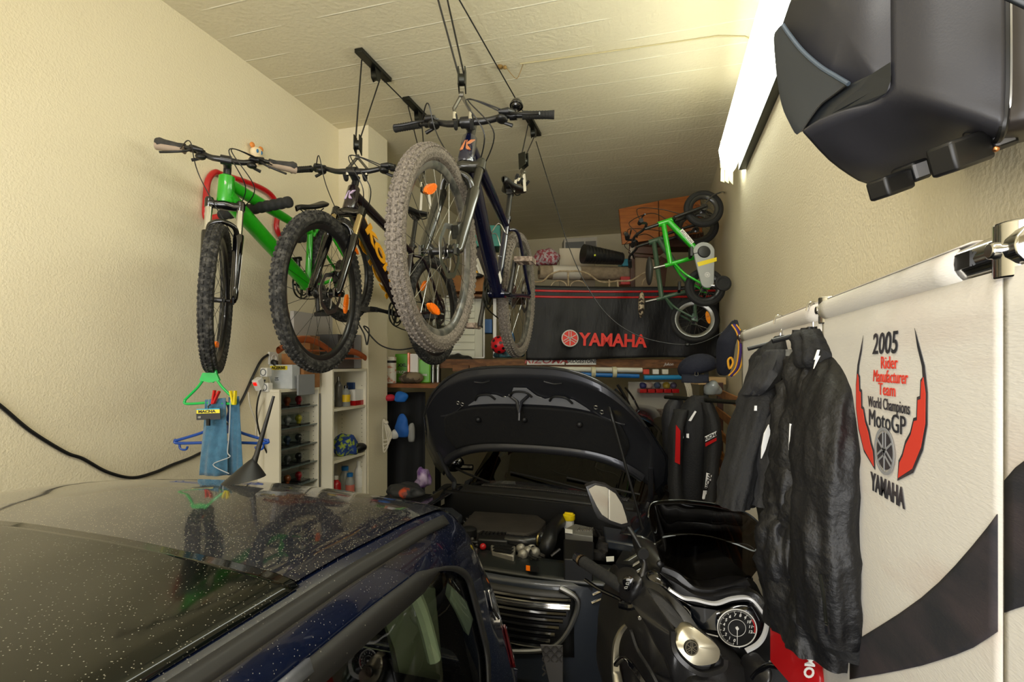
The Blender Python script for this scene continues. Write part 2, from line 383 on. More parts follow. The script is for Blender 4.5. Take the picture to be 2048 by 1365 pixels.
# thin cable stapled on the ceiling up to the batten
c1 = PZ(1437, 72, ZC - .004); c2 = PZ(1040, 128, ZC - .004)
pts = [PZ(1508, 82, ZC - .004), PZ(1490, 73, ZC - .004), c1, PZ(1240, 100, ZC - .004), c2]
tag(MB().tube(pts, .0035, 6).build('ceiling_cable', mat('painted_cable', '#b9ae86', .8)), 'thin painted cable stapled straight across the ceiling', 'cable')
pts = catmull([PZ(1000, 134, ZC - .006), PZ(1012, 136, ZC - .02), PZ(1024, 150, ZC - .05), PZ(1034, 157, ZC - .06), PZ(1042, 140, ZC - .02), PZ(1046, 128, ZC - .006)], 6)
b = MB().tube(pts, .002, 6); b.ball(pts[0], (.02, .02, .012)); b.ball(pts[5], .012)
tag(b.build('ceiling_wire_stub', mat('old_wire', '#8a6d3a', .8)), 'short bare wire loop hanging from a stub in the ceiling', 'wire')
# ================================================================ bicycles
def rot(axis, ang): return Matrix.Rotation(ang, 4, axis)
def tyre_mb(R, w, knobs=88, wide=1.0):
    mb = MB(); mb.ring((0, 0, 0), (0, 1, 0), R - w * .5, w * .5, 72, 12, 1.0)
    if knobs:
        for k in range(knobs):
            for j, (a, ln) in enumerate(((-50, .75), (-18, .75), (18, .75), (50, .75))):
                t = 2 * math.pi * (k + (.5 if j in (1, 2) else 0)) / knobs; q = math.radians(a)
                rad = R - w * .5 + w * .525 * math.cos(q); y = w * .53 * math.sin(q)
                M = rot('Y', -t).to_3x3() @ rot('X', -q).to_3x3() if False else None
                e = V((math.cos(t), 0, math.sin(t))); tn = V((-math.sin(t), 0, math.cos(t)))
                nrm = (e * math.cos(q) + V((0, 1, 0)) * math.sin(q)).normalized(); sd = tn.cross(nrm)
                M = Matrix((tn, sd, nrm)).transposed()
                c = e * rad + V((0, y, 0)); L = 2 * math.pi * R / knobs
                mb.box(c, (L * .6, w * .2 * ln, w * .09), M, .8)
    return mb
def add_wheel(root, name, Mw, R, w, m_tyre, side_disc=1, cogs=False, refl=((60, 1),), m_rim=None, spokes=24, knobs=88, m_hub=None, m_spoke=None, disc=True, reflmat=None, local=None):
    m_rim = m_rim or m_blk2; m_hub = m_hub or m_blk2; m_spoke = m_spoke or m_dsteel
    M = Mw
    Rr = R - w * .98
    rim = MB(); prof = [(Rr + .006, -.014), (Rr + .006, .014), (Rr - .012, .013), (Rr - .022, .004), (Rr - .022, -.004), (Rr - .012, -.013)]
    n = 72; vs = []
    for i in range(n):
        t = 2 * math.pi * i / n
        for r, y in prof: vs.append(V((r * math.cos(t), y, r * math.sin(t))))
    rim.add(vs, [(i * 6 + j, ((i + 1) % n) * 6 + j, ((i + 1) % n) * 6 + (j + 1) % 6, i * 6 + (j + 1) % 6) for i in range(n) for j in range(6)])
    ro = rim.build(name, m_rim, root, M=M)
    tyre_mb(R, w, knobs).build('tyre', m_tyre, ro, M=M, smooth=30)
    sp = MB()
    for k in range(spokes):
        s = 1 if k % 2 else -1; t = 2 * math.pi * k / spokes; t2 = t + (.9 if (k // 2) % 2 else -.9)
        sp.tube([V((.022 * math.cos(t2), s * .028, .022 * math.sin(t2))), V(((Rr - .018) * math.cos(t), 0, (Rr - .018) * math.sin(t)))], .0011, 4, cap=False)
    sp.build('spokes', m_spoke, ro, M=M)
    hb = MB(); hb.lathe((0, -.055, 0), (0, 1, 0), [(.008, 0), (.008, .02), (.026, .022), (.026, .027), (.014, .035), (.012, .055), (.014, .075), (.026, .083), (.026, .088), (.008, .09), (.008, .11)], 16)
    hb.build('hub', m_hub, ro, M=M)
    if disc:
        d = MB(); y = .041 * side_disc; n = 48; Ro, Ri = .098, .078; vs = []
        for i in range(n):
            t = 2 * math.pi * i / n; wv = .003 * math.sin(8 * t)
            for r in (Ro + wv, Ri + wv):
                for yy in (y - .001, y + .001): vs.append(V((r * math.cos(t), yy, r * math.sin(t))))
        d.add(vs, [f for i in range(n) for f in ((i * 4, ((i + 1) % n) * 4, ((i + 1) % n) * 4 + 2, i * 4 + 2), (i * 4 + 1, ((i + 1) % n) * 4 + 1, ((i + 1) % n) * 4 + 3, i * 4 + 3), (i * 4, ((i + 1) % n) * 4, ((i + 1) % n) * 4 + 1, i * 4 + 1))])
        for k in range(6):
            t = k * math.pi / 3; d.tube([V((.02 * math.cos(t), y, .02 * math.sin(t))), V((.05 * math.cos(t + .3), y, .05 * math.sin(t + .3))), V((.07 * math.cos(t + .5), y, .07 * math.sin(t + .5)))], .003, 6)
        d.lathe((0, y - .002, 0), (0, 1, 0), [(.024, 0), (.024, .004)], 18)
        d.build('brake_disc', m_steel, ro, M=M)
    if cogs:
        c = MB(); y = -.025
        for k in range(9):
            r = .072 - k * .0065; n = 26
            for i in range(n):
                pass
            c.lathe((0, y - k * .0045, 0), (0, -1, 0), [(r, 0), (r, .0018)], 30)
            for i in range(int(r * 420)):
                t = 2 * math.pi * i / int(r * 420); c.box((r * math.cos(t), y - k * .0045 - .001, r * math.sin(t)), (.004, .0018, .004))
        c.build('cassette', m_steel, ro, M=M)
    for ang, sd in refl:
        t = math.radians(ang); rr = Rr * .72; rf = MB()
        Mr = Matrix.Translation(V((rr * math.cos(t), .006 * sd, rr * math.sin(t)))) @ rot('Y', -t)
        # long lens along the tangent
        vs = []; 
        n = 20
        for y in (-.006, .006):
            for i in range(n):
                a = 2 * math.pi * i / n; vs.append(V((.016 * math.sin(a), y, .05 * math.cos(a) * (1 - .1 * abs(math.sin(a))))))
        rf.add(vs, [tuple(range(n)), tuple(range(n, 2 * n))] + [(i, (i + 1) % n, n + (i + 1) % n, n + i) for i in range(n)])
        for k in range(-3, 4): rf.box((0, .0065, k * .011), (.022, .002, .004)); rf.box((0, -.0065, k * .011), (.022, .002, .004))
        o = rf.build('reflector', reflmat or m_orange, ro, M=M @ Mr)
        tag(o, 'orange spoke reflector')
    return ro
def taper_tube(mb, a, b, r0, r1, n=16, sq=1, mid=None):
    a, b = V(a), V(b); k = 6
    pts = [a.lerp(b, i / k) for i in range(k + 1)]
    mb.tube(pts, [lerp(r0, r1, i / k) if mid is None else (lerp(r0, mid, i / k * 2) if i <= k / 2 else lerp(mid, r1, i / k * 2 - 1)) for i in range(k + 1)], n)
def bike(cfg):
    """full size mountain bike: x forward, y left, z up, origin at the rear hub"""
    A, B = cfg['rear'], cfg['front']; d = B - A; sc = d.length / 1.19
    up = cfg.get('up', V((0, 0, 1)))
    Mb = basis(A, d, up) @ Matrix.Scale(sc, 4)
    root = thing(cfg['name'], cfg['label'], 'bicycle', Mb)
    R, w = cfg['R'] / sc, cfg['w'] / sc
    mF = cfg['frame']; WB = 1.19
    bbk = V((.43, 0, -.045)); st_top = V((.30, 0, .335 + cfg.get('seat_up', 0))); ht_b = V((.955, 0, cfg.get('hz', .435))); fat = cfg.get('fat', 1); ax = V((-.36, 0, .933)).normalized()
    ht_t = ht_b + ax * cfg.get('ht', .125)
    # frame
    f = MB()
    f.tube([ht_b - ax * .008, ht_b, ht_t, ht_t + ax * .008], [.026 * fat, .029 * fat, .027 * fat, .024], 16)
    dt0 = ht_b + ax * .03
    taper_tube(f, dt0, bbk, .032 * fat, .027 * fat, 16, mid=.031 * fat)
    taper_tube(f, ht_t - ax * .03, st_top - V((0, 0, .045)), .024 * fat, .017, 14, mid=.021 * fat)
    taper_tube(f, bbk, st_top, .020, .0175, 14)
    f.cyl(bbk - V((0, .042, 0)), bbk + V((0, .042, 0)), .024)
    for s in (-1, 1):
        f.tube(catmull([st_top + V((0, s * .01, -.06)), V((.22, s * .045, .30)), V((.08, s * .062, .10)), V((0, s * .068, .012))], 5), .0095, 10)
        f.tube(catmull([bbk + V((0, s * .02, 0)), V((.34, s * .05, -.045)), V((.16, s * .062, -.02)), V((0, s * .068, -.005))], 5), .0105, 10)
        f.slab([V((-.02, s * .068, -.02)), V((.02, s * .068, -.018)), V((.022, s * .068, .02)), V((-.012, s * .068, .026))], V((0, -s * .007, 0)))
    fo = f.build('frame', mF, root)
    st = MB(); st.lathe(st_top - V((0, 0, .01)), st_top - bbk, [(.021, 0), (.021, .02)], 16); st.box(st_top + V((-.03, .0, .003)), (.03, .02, .012)); st.build('seat_clamp', m_blk2, fo)
    # decals on the down tube: both sides
    dd = (bbk - dt0).normalized()
    if cfg.get('word'):
        wd, col, size, t0, out2 = cfg['word']
        for s in (1, -1):
            xax = dd * s * cfg.get('wdir', 1); yax = V((0, s, 0)).cross(xax)
            nrm = xax.cross(yax)
            o_ = dt0.lerp(bbk, t0) + V((0, s * .0325 * fat, 0)) + V((dd.z, 0, -dd.x)) * 0
            M = Matrix(((xax.x, yax.x, nrm.x, o_.x), (xax.y, yax.y, nrm.y, o_.y), (xax.z, yax.z, nrm.z, o_.z), (0, 0, 0, 1)))
            text('frame_lettering', wd, M, size, col, fo, ext=.002, bold=.004, sx=cfg.get('wsx', 1))
            if out2:
                st2 = MB()
                for k in range(9):
                    u = .12 + k * .062; c = dt0.lerp(bbk, u) + V((0, s * .03, 0)) - s * yax * 0 + V((dd.z, 0, -dd.x)) * -.0 
                    q = dt0.lerp(bbk, u) + V((0, s * .022, 0)) + V((dd.z, 0, -dd.x)) * .021
                    st2.slab([q, q + dd * .03, q + dd * .045 + V((0, s * .006, 0)) - V((dd.z, 0, -dd.x)) * .012, q + dd * .015 + V((0, s * .006, 0)) - V((dd.z, 0, -dd.x)) * .012], V((0, s * .006, 0)) + V((dd.z, 0, -dd.x)) * .006)
                st2.build('frame_stripes', col, fo)
    if cfg.get('badge'):
        bd, col = cfg['badge']
        nx = ax.cross(V((0, 1, 0))) * -1
        fwd = V((ax.z, 0, -ax.x))
        o_ = (ht_b + ht_t) / 2 + fwd * .0285; xa = V((0, 1, 0)); M = Matrix(((xa.x, ax.x, fwd.x, o_.x), (xa.y, ax.y, fwd.y, o_.y), (xa.z, ax.z, fwd.z, o_.z), (0, 0, 0, 1)))
        text('head_badge', bd, M, .062, col, fo, ext=.003, bold=.003, shear=.3)
    # serial / warning stickers low on the down tube
    if cfg.get('stickers'):
        s_ = MB(); q = dt0.lerp(bbk, .86); s_.box(q + V((0, .029 * fat, 0)), (.03, .002, .055), basis((0, 0, 0), dd.cross(V((0, 1, 0))), -dd).to_3x3())
        tag(s_.build('frame_sticker', m_paper, fo), 'small white sticker')
    # bottle cage / cables along frame
    if cfg.get('cage'):
        c = MB(); q = st_top.lerp(bbk, .35); 
        c.tube(catmull([q + V((.03, .03, .04)), q + V((.10, .036, .03)), q + V((.10, 0, .08)), q + V((.10, -.036, .03)), q + V((.03, -.03, .04)), q + V((.02, 0, -.06)), q + V((.09, .0, -.08))], 6), .0028, 6)
        c.build('bottle_cage', m_alu, root)
    # saddle and post
    sd = cfg.get('saddle', .20); sdir = (st_top - bbk).normalized(); top = st_top + sdir * sd
    p = MB(); p.cyl(st_top - sdir * .05, top, .0145); p.box(top + V((0, 0, .008)), (.045, .03, .025))
    p.build('seatpost', cfg.get('post', m_steel if cfg.get('post_s') else m_blk2), root)
    s_ = MB(); c0 = top + V((.0, 0, .045))
    stn = [(-.135, .03, .02), (-.12, .066, .012), (-.08, .072, .006), (-.03, .055, .0), (.03, .032, -.002), (.09, .02, 0), (.125, .016, -.004), (.135, .006, -.012)]
    def sf(u, v):
        x = lerp(-.137, .137, v); hw = interp(x, [(a, b_) for a, b_, _ in stn]) ; zz = interp(x, [(a, c_) for a, _, c_ in stn])
        t = 2 * math.pi * u; cx = math.cos(t); sz = math.sin(t)
        return c0 + V((x, hw * (abs(cx) ** .8) * (1 if cx > 0 else -1), zz + (.012 * sz if sz > 0 else .026 * sz * (.6 + .4 * abs(cx)))))
    s_.grid(sf, 24, 24, closed_u=True); sa = s_.build('saddle', m_blk, root)
    r_ = MB()
    for s in (-1, 1): r_.tube(catmull([c0 + V((-.1, s * .03, -.015)), c0 + V((-.05, s * .022, -.035)), c0 + V((.03, s * .02, -.035)), c0 + V((.09, s * .008, -.014))], 4), .0035, 6)
    r_.build('saddle_rails', m_dsteel, sa)
    # drivetrain
    cr = MB(); ca = math.radians(cfg.get('crank', -90))
    for s in (-1, 1):
        e = V((math.cos(ca), 0, math.sin(ca))) * .17 * (1 if s > 0 else -1)
        a = bbk + V((0, s * .062, 0)); bq = bbk + e + V((0, s * .078, 0))
        cr.tube([a, a.lerp(bq, .5), bq], [.016, .011, .013], 10)
    cr.cyl(bbk - V((0, .065, 0)), bbk + V((0, .065, 0)), .012)
    co = cr.build('crank', m_blk2, root)
    cg = MB()
    for r, y in ((.075, -.048), (.055, -.041)):
        cg.ring(bbk + V((0, y, 0)), (0, 1, 0), r, .004, 40, 6); 
        for k in range(36): t = 2 * math.pi * k / 36; cg.box(bbk + V(((r + .004) * math.cos(t), y, (r + .004) * math.sin(t))), (.004, .002, .004))
        for k in range(4): t = k * math.pi / 2 + .3; cg.cyl(bbk + V((0, y, 0)), bbk + V((r * math.cos(t), y, r * math.sin(t))), .006, n=6)
    cg.build('chainring', m_dsteel, co)
    ch = MB(); loop = []
    for t in range(8): a = math.radians(90 - 25 * t + 5); loop.append(bbk + V((.079 * math.cos(a) , -.048, .079 * math.sin(a))))
    cl = [V((.0, -.045, .05)), bbk + V((0, -.048, .079)), bbk + V((.079, -.048, 0)), bbk + V((0, -.048, -.079)), V((.03, -.045, -.17)), V((-.02, -.045, -.15)), V((.04, -.045, -.09)), V((.03, -.045, -.05)), V((-.045, -.045, -.02)), V((-.04, -.045, .03))]
    ch.tube(catmull(cl, 5, True), .0035, 5, closed=True); ch.build('chain', m_dsteel, root)
    rd = MB(); rd.slab([V((0, -.075, -.02)), V((.03, -.08, -.05)), V((.035, -.08, -.1)), V((.03, -.078, -.18)), V((.005, -.078, -.17)), V((.01, -.08, -.08)), V((-.015, -.078, -.04))], V((0, .012, 0)))
    rd.cyl(V((.02, -.052, -.1)), V((.02, -.038, -.1)), .02); rd.cyl(V((.012, -.052, -.165)), V((.012, -.038, -.165)), .02)
    rd.build('derailleur', cfg.get('mech', m_dsteel), root)
    for s in (-1, 1):
        e = V((math.cos(ca), 0, math.sin(ca))) * .17 * (1 if s > 0 else -1); c = bbk + e + V((0, s * .13, 0)); pd = MB()
        pd.bb(c - V((.045, .045, .012)), c - V((-.045, .035, -.012))); pd.bb(c + V((-.045, .035, -.012)), c + V((.045, .045, .012)))
        pd.bb(c + V((-.05, -.045, -.012)), c + V((-.04, .045, .012))); pd.bb(c + V((.04, -.045, -.012)), c + V((.05, .045, .012)))
        pd.bb(c + V((-.045, -.014, -.012)), c + V((.045, .014, .012))); pd.cyl(bbk + e + V((0, s * .08, 0)), c, .006)
        for k in range(8): pd.box(c + V((-.035 + .01 * k, .04, 0)), (.004, .004, .03)); pd.box(c + V((-.035 + .01 * k, -.04, 0)), (.004, .004, .03))
        pd.build('pedal', cfg.get('pedal', m_blk), root)
    # steering assembly
    stc = ht_b; Ms = Matrix.Translation(stc) @ Matrix.Rotation(math.radians(cfg['steer']), 4, ax) @ Matrix.Translation(-stc)
    if not cfg.get('refl_f'): cfg['refl_f'] = ()
    mw = Ms @ Matrix.Translation(V((WB, 0, 0))) @ rot('Y', math.radians(cfg.get('spin', 0)))
    add_wheel(root, 'front_wheel', mw, R, w, cfg['tyre'], 1, refl=cfg['refl_f'], disc=cfg.get('disc', True), knobs=cfg.get('knobs', 88), m_rim=cfg.get('rim'), m_spoke=cfg.get('spoke'))
    add_wheel(root, 'rear_wheel', rot('Y', .3), R, w, cfg['tyre'], 1, cogs=True, refl=cfg.get('refl_r', ()), disc=cfg.get('disc', True), knobs=cfg.get('knobs', 88), m_rim=cfg.get('rim'), m_spoke=cfg.get('spoke'))
    hub = V((WB, 0, 0)); fwd = V((ax.z, 0, -ax.x)); fk = MB(); fs = MB()
    crown = ht_b - ax * .02
    fk.tube([crown + V((0, -.072, 0)) + fwd * .0, crown + V((0, -.04, -.002)), crown + V((0, 0, .004)), crown + V((0, .04, -.002)), crown + V((0, .072, 0))], [.022, .022, .028, .022, .022], 12)
    off = hub + fwd * 0; 
    for s in (-1, 1):
        a = crown + V((0, s * .068, 0)) + fwd * .0; lg = (hub + V((0, s * .062, 0)) - fwd * -.0)
        a2 = a + ax * .012; fk.cyl(a + ax * .02, a - ax * .02, .021)
        dn = (hub + V((0, s * .068, 0)) - fwd * .012 - a); st_len = .15
        f1 = MB(); f1.cyl(a, a + dn * .42, .0165); f1.build('fork_stanchion', cfg.get('stan', m_chrome), root, M=Ms)
        fk.tube([a + dn * .30, a + dn * .33, a + dn * .5, a + dn * .85, a + dn * .97, hub + V((0, s * .066, -.0))], [.0235, .0245, .0215, .0195, .017, .014], 12)
        fk.slab([hub + V((-.025, s * .062, .03)), hub + V((.018, s * .062, .02)), hub + V((.016, s * .062, -.014)), hub + V((-.018, s * .062, -.014))], V((0, s * .01, 0)))
    la = crown.lerp(hub, .33); cx_ = la + fwd * .012
    fk.tube(catmull([la + V((0, -.064, 0)), cx_ + V((.0, -.05, .045)) , cx_ + V((.01, 0, .065)), cx_ + V((0, .05, .045)), la + V((0, .064, 0))], 5), .0125, 10)
    # disc caliper and dials
    if cfg.get('disc', True):
        fk.box(hub + V((-.045, .05, .085)), (.05, .03, .05), rot('Y', .5).to_3x3()); fk.box(hub + V((-.05, .055, .05)), (.03, .014, .09))
    for s in (-1, 1): fk.lathe(crown + V((0, s * .068, 0)) + ax * .018, ax, [(.019, 0), (.017, .01), (.01, .014)], 14)
    fko = fk.build('fork', cfg.get('fork', m_gloss), root, M=Ms)
    if cfg.get('forkdecal'):
        q = MB(); a = crown + V((0, .068, 0)); dn = hub + V((0, .068, 0)) - fwd * .012 - a
        for s in (1,):
            q.slab([a + dn * .5 + V((.012, s * .0215, 0)), a + dn * .62 + V((-.01, s * .02, 0)), a + dn * .9 + V((.0, s * .018, 0)), a + dn * .86 + V((.016, s * .017, 0)), a + dn * .62 + V((.005, s * .02, 0))], V((0, .002, 0)))
        tag(q.build('fork_decal', cfg['forkdecal'], fko, M=Ms), 'pale decal on the fork leg')
    # stem, spacers, bar
    stt = ht_t + ax * .05; clamp = stt + fwd * .055 + ax * (.012 + cfg.get('bar_up', 0))
    sm = MB(); sm.cyl(ht_t, stt + ax * .02, .0185); sm.tube([stt, clamp], [.019, .02], 12); sm.cyl(clamp + V((0, -.024, 0)), clamp + V((0, .024, 0)), .0225)
    sm.build('stem', m_blk2, root, M=Ms)
    hw = cfg.get('hw', .37); rise = cfg.get('rise', .028); back = cfg.get('back', .05)
    def bar(y):
        t = abs(y) / hw; s = min(1, max(0, (t - .18) / .32)); s = s * s * (3 - 2 * s)
        return clamp + V((-back * max(0, t - .15) , y, 0)) + ax * (rise * s)
    hb = MB(); N_ = 32; hb.tube([bar(lerp(-hw, hw, i / N_)) for i in range(N_ + 1)], [lerp(.0155, .011, min(1, abs(i / N_ - .5) * 4)) for i in range(N_ + 1)], 12)
    ho = hb.build('handlebar', m_blk2, root, M=Ms)
    for s in (-1, 1):
        g = MB(); pts = [bar(s * lerp(hw - .125, hw, i / 8)) for i in range(9)]
        er = cfg.get('ergo', 0)
        rr = [.0175, .0165] + [.0155 + er * .010 * (i / 6) for i in range(5)] + [.0165 + er * .010, .0175 + er * .004]
        g.tube(pts, rr, 14)
        if not er:
            for i in range(10): q = bar(s * lerp(hw - .118, hw - .01, i / 9)); g.ring(q, bar(s * hw) - bar(s * (hw - .1)), .0158, .0012, 14, 4)
        go = g.build('grip', m_rub if not er else mat('worn_grip', '#2b2a28', .8, col2='#3b3835', nscale=30), root, M=Ms)
        if er:
            g2 = MB(); g2.tube([p_ - ax * .014 for p_ in pts[:1] + pts[1:]], [.02] + [.0135 + .008 * (i / 7) for i in range(8)], 12); tag(g2.build('grip_underside', mat('tan_grip', '#a08e7c', .7), go, M=Ms), 'tan underside of the grip')
        lv = MB(); q = bar(s * (hw - .16)); 
        lv.cyl(bar(s * (hw - .175)), bar(s * (hw - .15)), .0185, n=12)
        lv.tube([q + fwd * .015, q + fwd * .035 - ax * .012 + V((0, -s * .015, 0)), q + fwd * .04 - ax * .016 + V((0, -s * .05, 0))], [.012, .014, .008], 10)
        lf, ld = cfg.get('lev', (.02, .035))
        lv.tube(catmull([q + fwd * (.03) - ax * .02, q + fwd * (.03 + lf * .5) - ax * (.02 + ld * .4) + V((0, s * .03, 0)), q + fwd * (.03 + lf * .6) - ax * (.02 + ld * .7) + V((0, s * .08, 0)), q + fwd * (.03 + lf) - ax * (.02 + ld) + V((0, s * .12, 0))], 5), .0055, 8)
        lv.build('brake_lever', m_blk, root, M=Ms)
        sh = MB(); q = bar(s * (hw - .20)); sh.cyl(bar(s * (hw - .208)), bar(s * (hw - .195)), .0175, n=12)
        sh.ball(q - ax * .026 + fwd * .012, (.03, .024, .016)); sh.tube([q - ax * .03, q - ax * .04 + V((0, s * .04, 0)) - fwd * .012], [.006, .008], 8)
        sh.build('shifter', m_blk, root, M=Ms)
    if cfg.get('bell'):
        be = MB(); q = bar(cfg['bell']); be.cyl(q + V((0, -.01, 0)), q + V((0, .01, 0)), .0185); be.cyl(q, q + ax * .03, .006); be.ball(q + ax * .058, (.025, .025, .024)); be.ring(q + ax * .05, ax, .024, .004, 20, 6)
        be.build('bell', m_gloss, root, M=Ms)
    # cables and hoses
    cb = MB(); fm = V((.0, 0, 0))
    def hose(y0, mid1, mid2, end): cb.tube(catmull([Ms @ bar(y0)] + [mid1, mid2, end], 10), .0027 / sc, 6)
    for y0, s1, s2, end in ((-.2, -.12, -.10, V((1.06, .085, .23))), (.2, .10, .09, dt0.lerp(bbk, .12) + V((0, .025, .02))), (.17, .13, .13, dt0.lerp(bbk, .15) + V((0, .028, .02)))):
        q0 = Ms @ (bar(y0) + fwd * .02 - ax * .02)
        m1 = Ms @ (clamp + fwd * .09 + V((0, s1 * 1.15 * (1 if y0 < 0 else .2), .0)) + ax * .02)
        m2 = Ms @ (ht_b + fwd * .075 + V((0, -s2 * 1.0 if y0 > 0 else s2 * .9, 0)) + ax * .07)
        m2 = Ms @ (ht_b + fwd * .07 + V((0, s2, 0)) + ax * .07)
        cb.tube(catmull([q0, m1, m2, (Ms @ end) if y0 < 0 else end], 10), .0026, 6)
    cb.build('control_cables', m_blk, root)
    return root, Mb, Ms
m_navy = mat('navy_frame', '#0a0e2a', .22, coat=.8, spots='#7d7f8a', sscale=70, sth=(.03, .09))
m_purp = mat('black_purple_frame', '#1d1418', .25, coat=.6)
m_green = mat('lime_frame', '#1f9a12', .3, coat=.5, col2='#249f16')
m_konay = mat('kona_orange', '#f0a818', .4)
navy = bike(dict(name='mountain_bike', label='muddy navy blue mountain bike on ceiling ropes, nearest and rightmost of the three', rear=P(1036, 592, 3.22), front=P(878, 503, 1.98), R=.385, w=.064, up=V((.035, 0, 1)), hz=.405,
    frame=m_navy, tyre=m_mud, steer=0, saddle=.15, refl_f=((60, 1), (-78, 1)), refl_r=(), badge=('K', mat('copper_badge', '#b8734a', .4)), stickers=1, cage=1, crank=100, bell=.19, hw=.345,
    stan=mat('grey_stanchion', '#4c4a42', .25, .7), fork=mat('dusty_fork', '#25251f', .25, coat=.6), pedal=mat('muddy_pedal', '#6a5a50', .9, col2='#a09080', nscale=60), seat_up=.03, bar_up=-.03, fat=1.15,
    spoke=m_steel, rim=mat('dusty_rim', '#3a3b38', .4, col2='#6a675f', nscale=25, coat=.3), mech=mat('muddy_mech', '#4c463e', .9, col2='#c9bfae', nscale=60)))
kona = bike(dict(name='mountain_bike', label='black mountain bike with orange lettering hanging from the ceiling ropes beside the pillar', rear=P(868, 622, 3.68), front=P(641, 587, 2.5), R=.385, w=.062,
    frame=m_purp, tyre=m_rubdusty, steer=9, saddle=.19, refl_f=((188, 1),), refl_r=((60, 1),), word=('KONA', m_konay, .085, .50, True), wsx=1.9, badge=('K', mat('lilac_badge', '#b9a4c4', .4)), stickers=1, crank=185,
    stan=mat('champagne_stanchion', '#c9b78e', .2, 1), wdir=1, hz=.45, seat_up=.05, fat=1.15))
grn = bike(dict(name='mountain_bike', label='lime green mountain bike hooked on the red rack on the left wall', rear=P(689, 541, 3.45), front=P(419, 600, 2.38), R=.345, w=.06,
    frame=m_green, tyre=m_rubdusty, steer=37, saddle=.08, refl_f=((-70, 1),), refl_r=((160, 1),), crank=-70, ergo=1, hw=.31, rise=.03, back=.12, stan=m_chrome, forkdecal=m_white, disc=False, bar_up=.0, hz=.45, fat=1.35, lev=(.03, .05), seat_up=-.03,
    badge=('S', m_white)))
# ================================================================ rope hoists
def bracket(root, name, c, d):          # steel channel on the ceiling, c centre, d unit direction
    mb = MB(); M = basis((0, 0, 0), d, (0, 0, 1)).to_3x3()
    mb.box(c + V((0, 0, -.012)), (.33, .05, .024), M)
    o = mb.build('ceiling_bracket', m_dsteel, root, bevel=.002)
    ck = MB(); s = V((-d.y, d.x, 0))
    for k in (-1, 1):
        q = c + s * .016 * k + d * .02
        ck.slab([q + V((0, 0, -.02)) - d * .03, q + V((0, 0, -.02)) + d * .03, q + V((0, 0, -.08)) + d * .022, q + V((0, 0, -.098)), q + V((0, 0, -.08)) - d * .022], s * .003)
    ck.cyl(c + d * .02 + s * .015 + V((0, 0, -.06)), c + d * .02 - s * .015 + V((0, 0, -.06)), .028)
    ck.build('pulley', m_dsteel, o)
    return o
def hookset(root, top, bot, sp, mw=None, w=.045):       # pulley block at top, two arms down to bot
    mb = MB(); d = V((0, 0, 1))
    for k in (-1, 1):
        q = top + sp * .014 * k; e = sp.cross(d)
        mb.slab([q - e * .025 + d * .045, q + e * .025 + d * .045, q + e * .028 - d * .03, q - e * .02 - d * .05], sp * .005)
    mb.cyl(top - sp * .013, top + sp * .013, .024); o = mb.build('pulley_block', m_dsteel, root)
    a = MB(); j = top - d * .065
    a.cyl(j - sp * .008, j + sp * .008, .014)
    for k in (-1, 1):
        p1 = j + sp * (k * w) - d * .06; p2 = bot + sp * (k * w); pm = p1.lerp(p2, .45)
        a.tube([j, p1, pm], [.008, .008, .007], 6)
    a.build('hook_arms', mat('grey_hook', '#5d5a50', .4, .7), o)
    for k in (-1, 1):
        h = MB(); p1 = j + sp * (k * w) - d * .06; p2 = bot + sp * (k * w)
        h.tube(catmull([p1.lerp(p2, .4), p2, p2 - d * .035 - sp.cross(d) * .012, p2 - d * .05 + sp.cross(d) * .015, p2 - d * .03 + sp.cross(d) * .04], 4), .0075, 8); h.build('hook', m_rub, o)
        cl = MB(); q = p1.lerp(p2, .38); cl.cyl(q, q - d * .03, .0095); cl.build('ferrule', m_chrome, o)
    return j
sd3 = V((math.cos(TH * 0), 0, 0))
rdir = (PZ(778, 158, 3.6) - PZ(717, 97, 3.6)).normalized()
def hoist(label, b1, b2, top1, bot1, top2, bot2, seat2, w1, w2):
    root = thing('bike_hoist', label, 'bike hoist', b1, 'rope hoists that carry the two hanging bikes' if False else None)
    Mi = root.matrix_world.inverted()
    loc = lambda p: p - b1
    d = (b2 - b1).normalized()
    bracket(root, '', loc(b1), d); bracket(root, '', loc(b2), d)
    r = MB(); z = V((0, 0, -.05)); rr = .0042
    for k in (-1, 1): r.tube([loc(b1) + d * (.1 * k - .03) + z, loc(top1) + V((.012 * k, 0, .02))], rr, 6)
    for k in (-1, 1): r.tube([loc(b2) + d * (.1 * k - .03) + z, loc(top2) + V((.012 * k, 0, .02))], rr, 6)
    r.tube([loc(b1) + d * .1 + z * .8, loc(b2) - d * .1 + z * .8], rr, 6)
    r.build('rope', m_blk, root)
    sp = CR
    hookset(root, loc(top1), loc(bot1), sp, w=w1)
    hookset(root, loc(top2), loc(bot2), V((0.4, .9, 0)).normalized(), w=w2)
    st = MB()
    for k in (-1, 1): st.slab([loc(bot2) + V((.02 * k - .008, 0, .01)), loc(bot2) + V((.02 * k + .008, 0, .01)), loc(seat2) + V((.035 * k + .008, 0, 0)), loc(seat2) + V((.035 * k - .008, 0, 0))], V((0, .003, 0)))
    tag(st.build('saddle_strap', mat('white_webbing', '#cfcabb', .8), root), 'pale webbing strap under the saddle')
    return root
z = ZC
hoist('black rope hoist with two ceiling brackets holding the orange lettered bike', PZ(748, 128, z), PZ(834, 216, z), P(715, 290, 2.72), P(712, 343, 2.72), P(846, 325, 3.3), P(850, 372, 3.3), P(851, 420, 3.3), .05, .02)
fb = PZ(1066, 248, z); fd = V((.0, 1, 0))
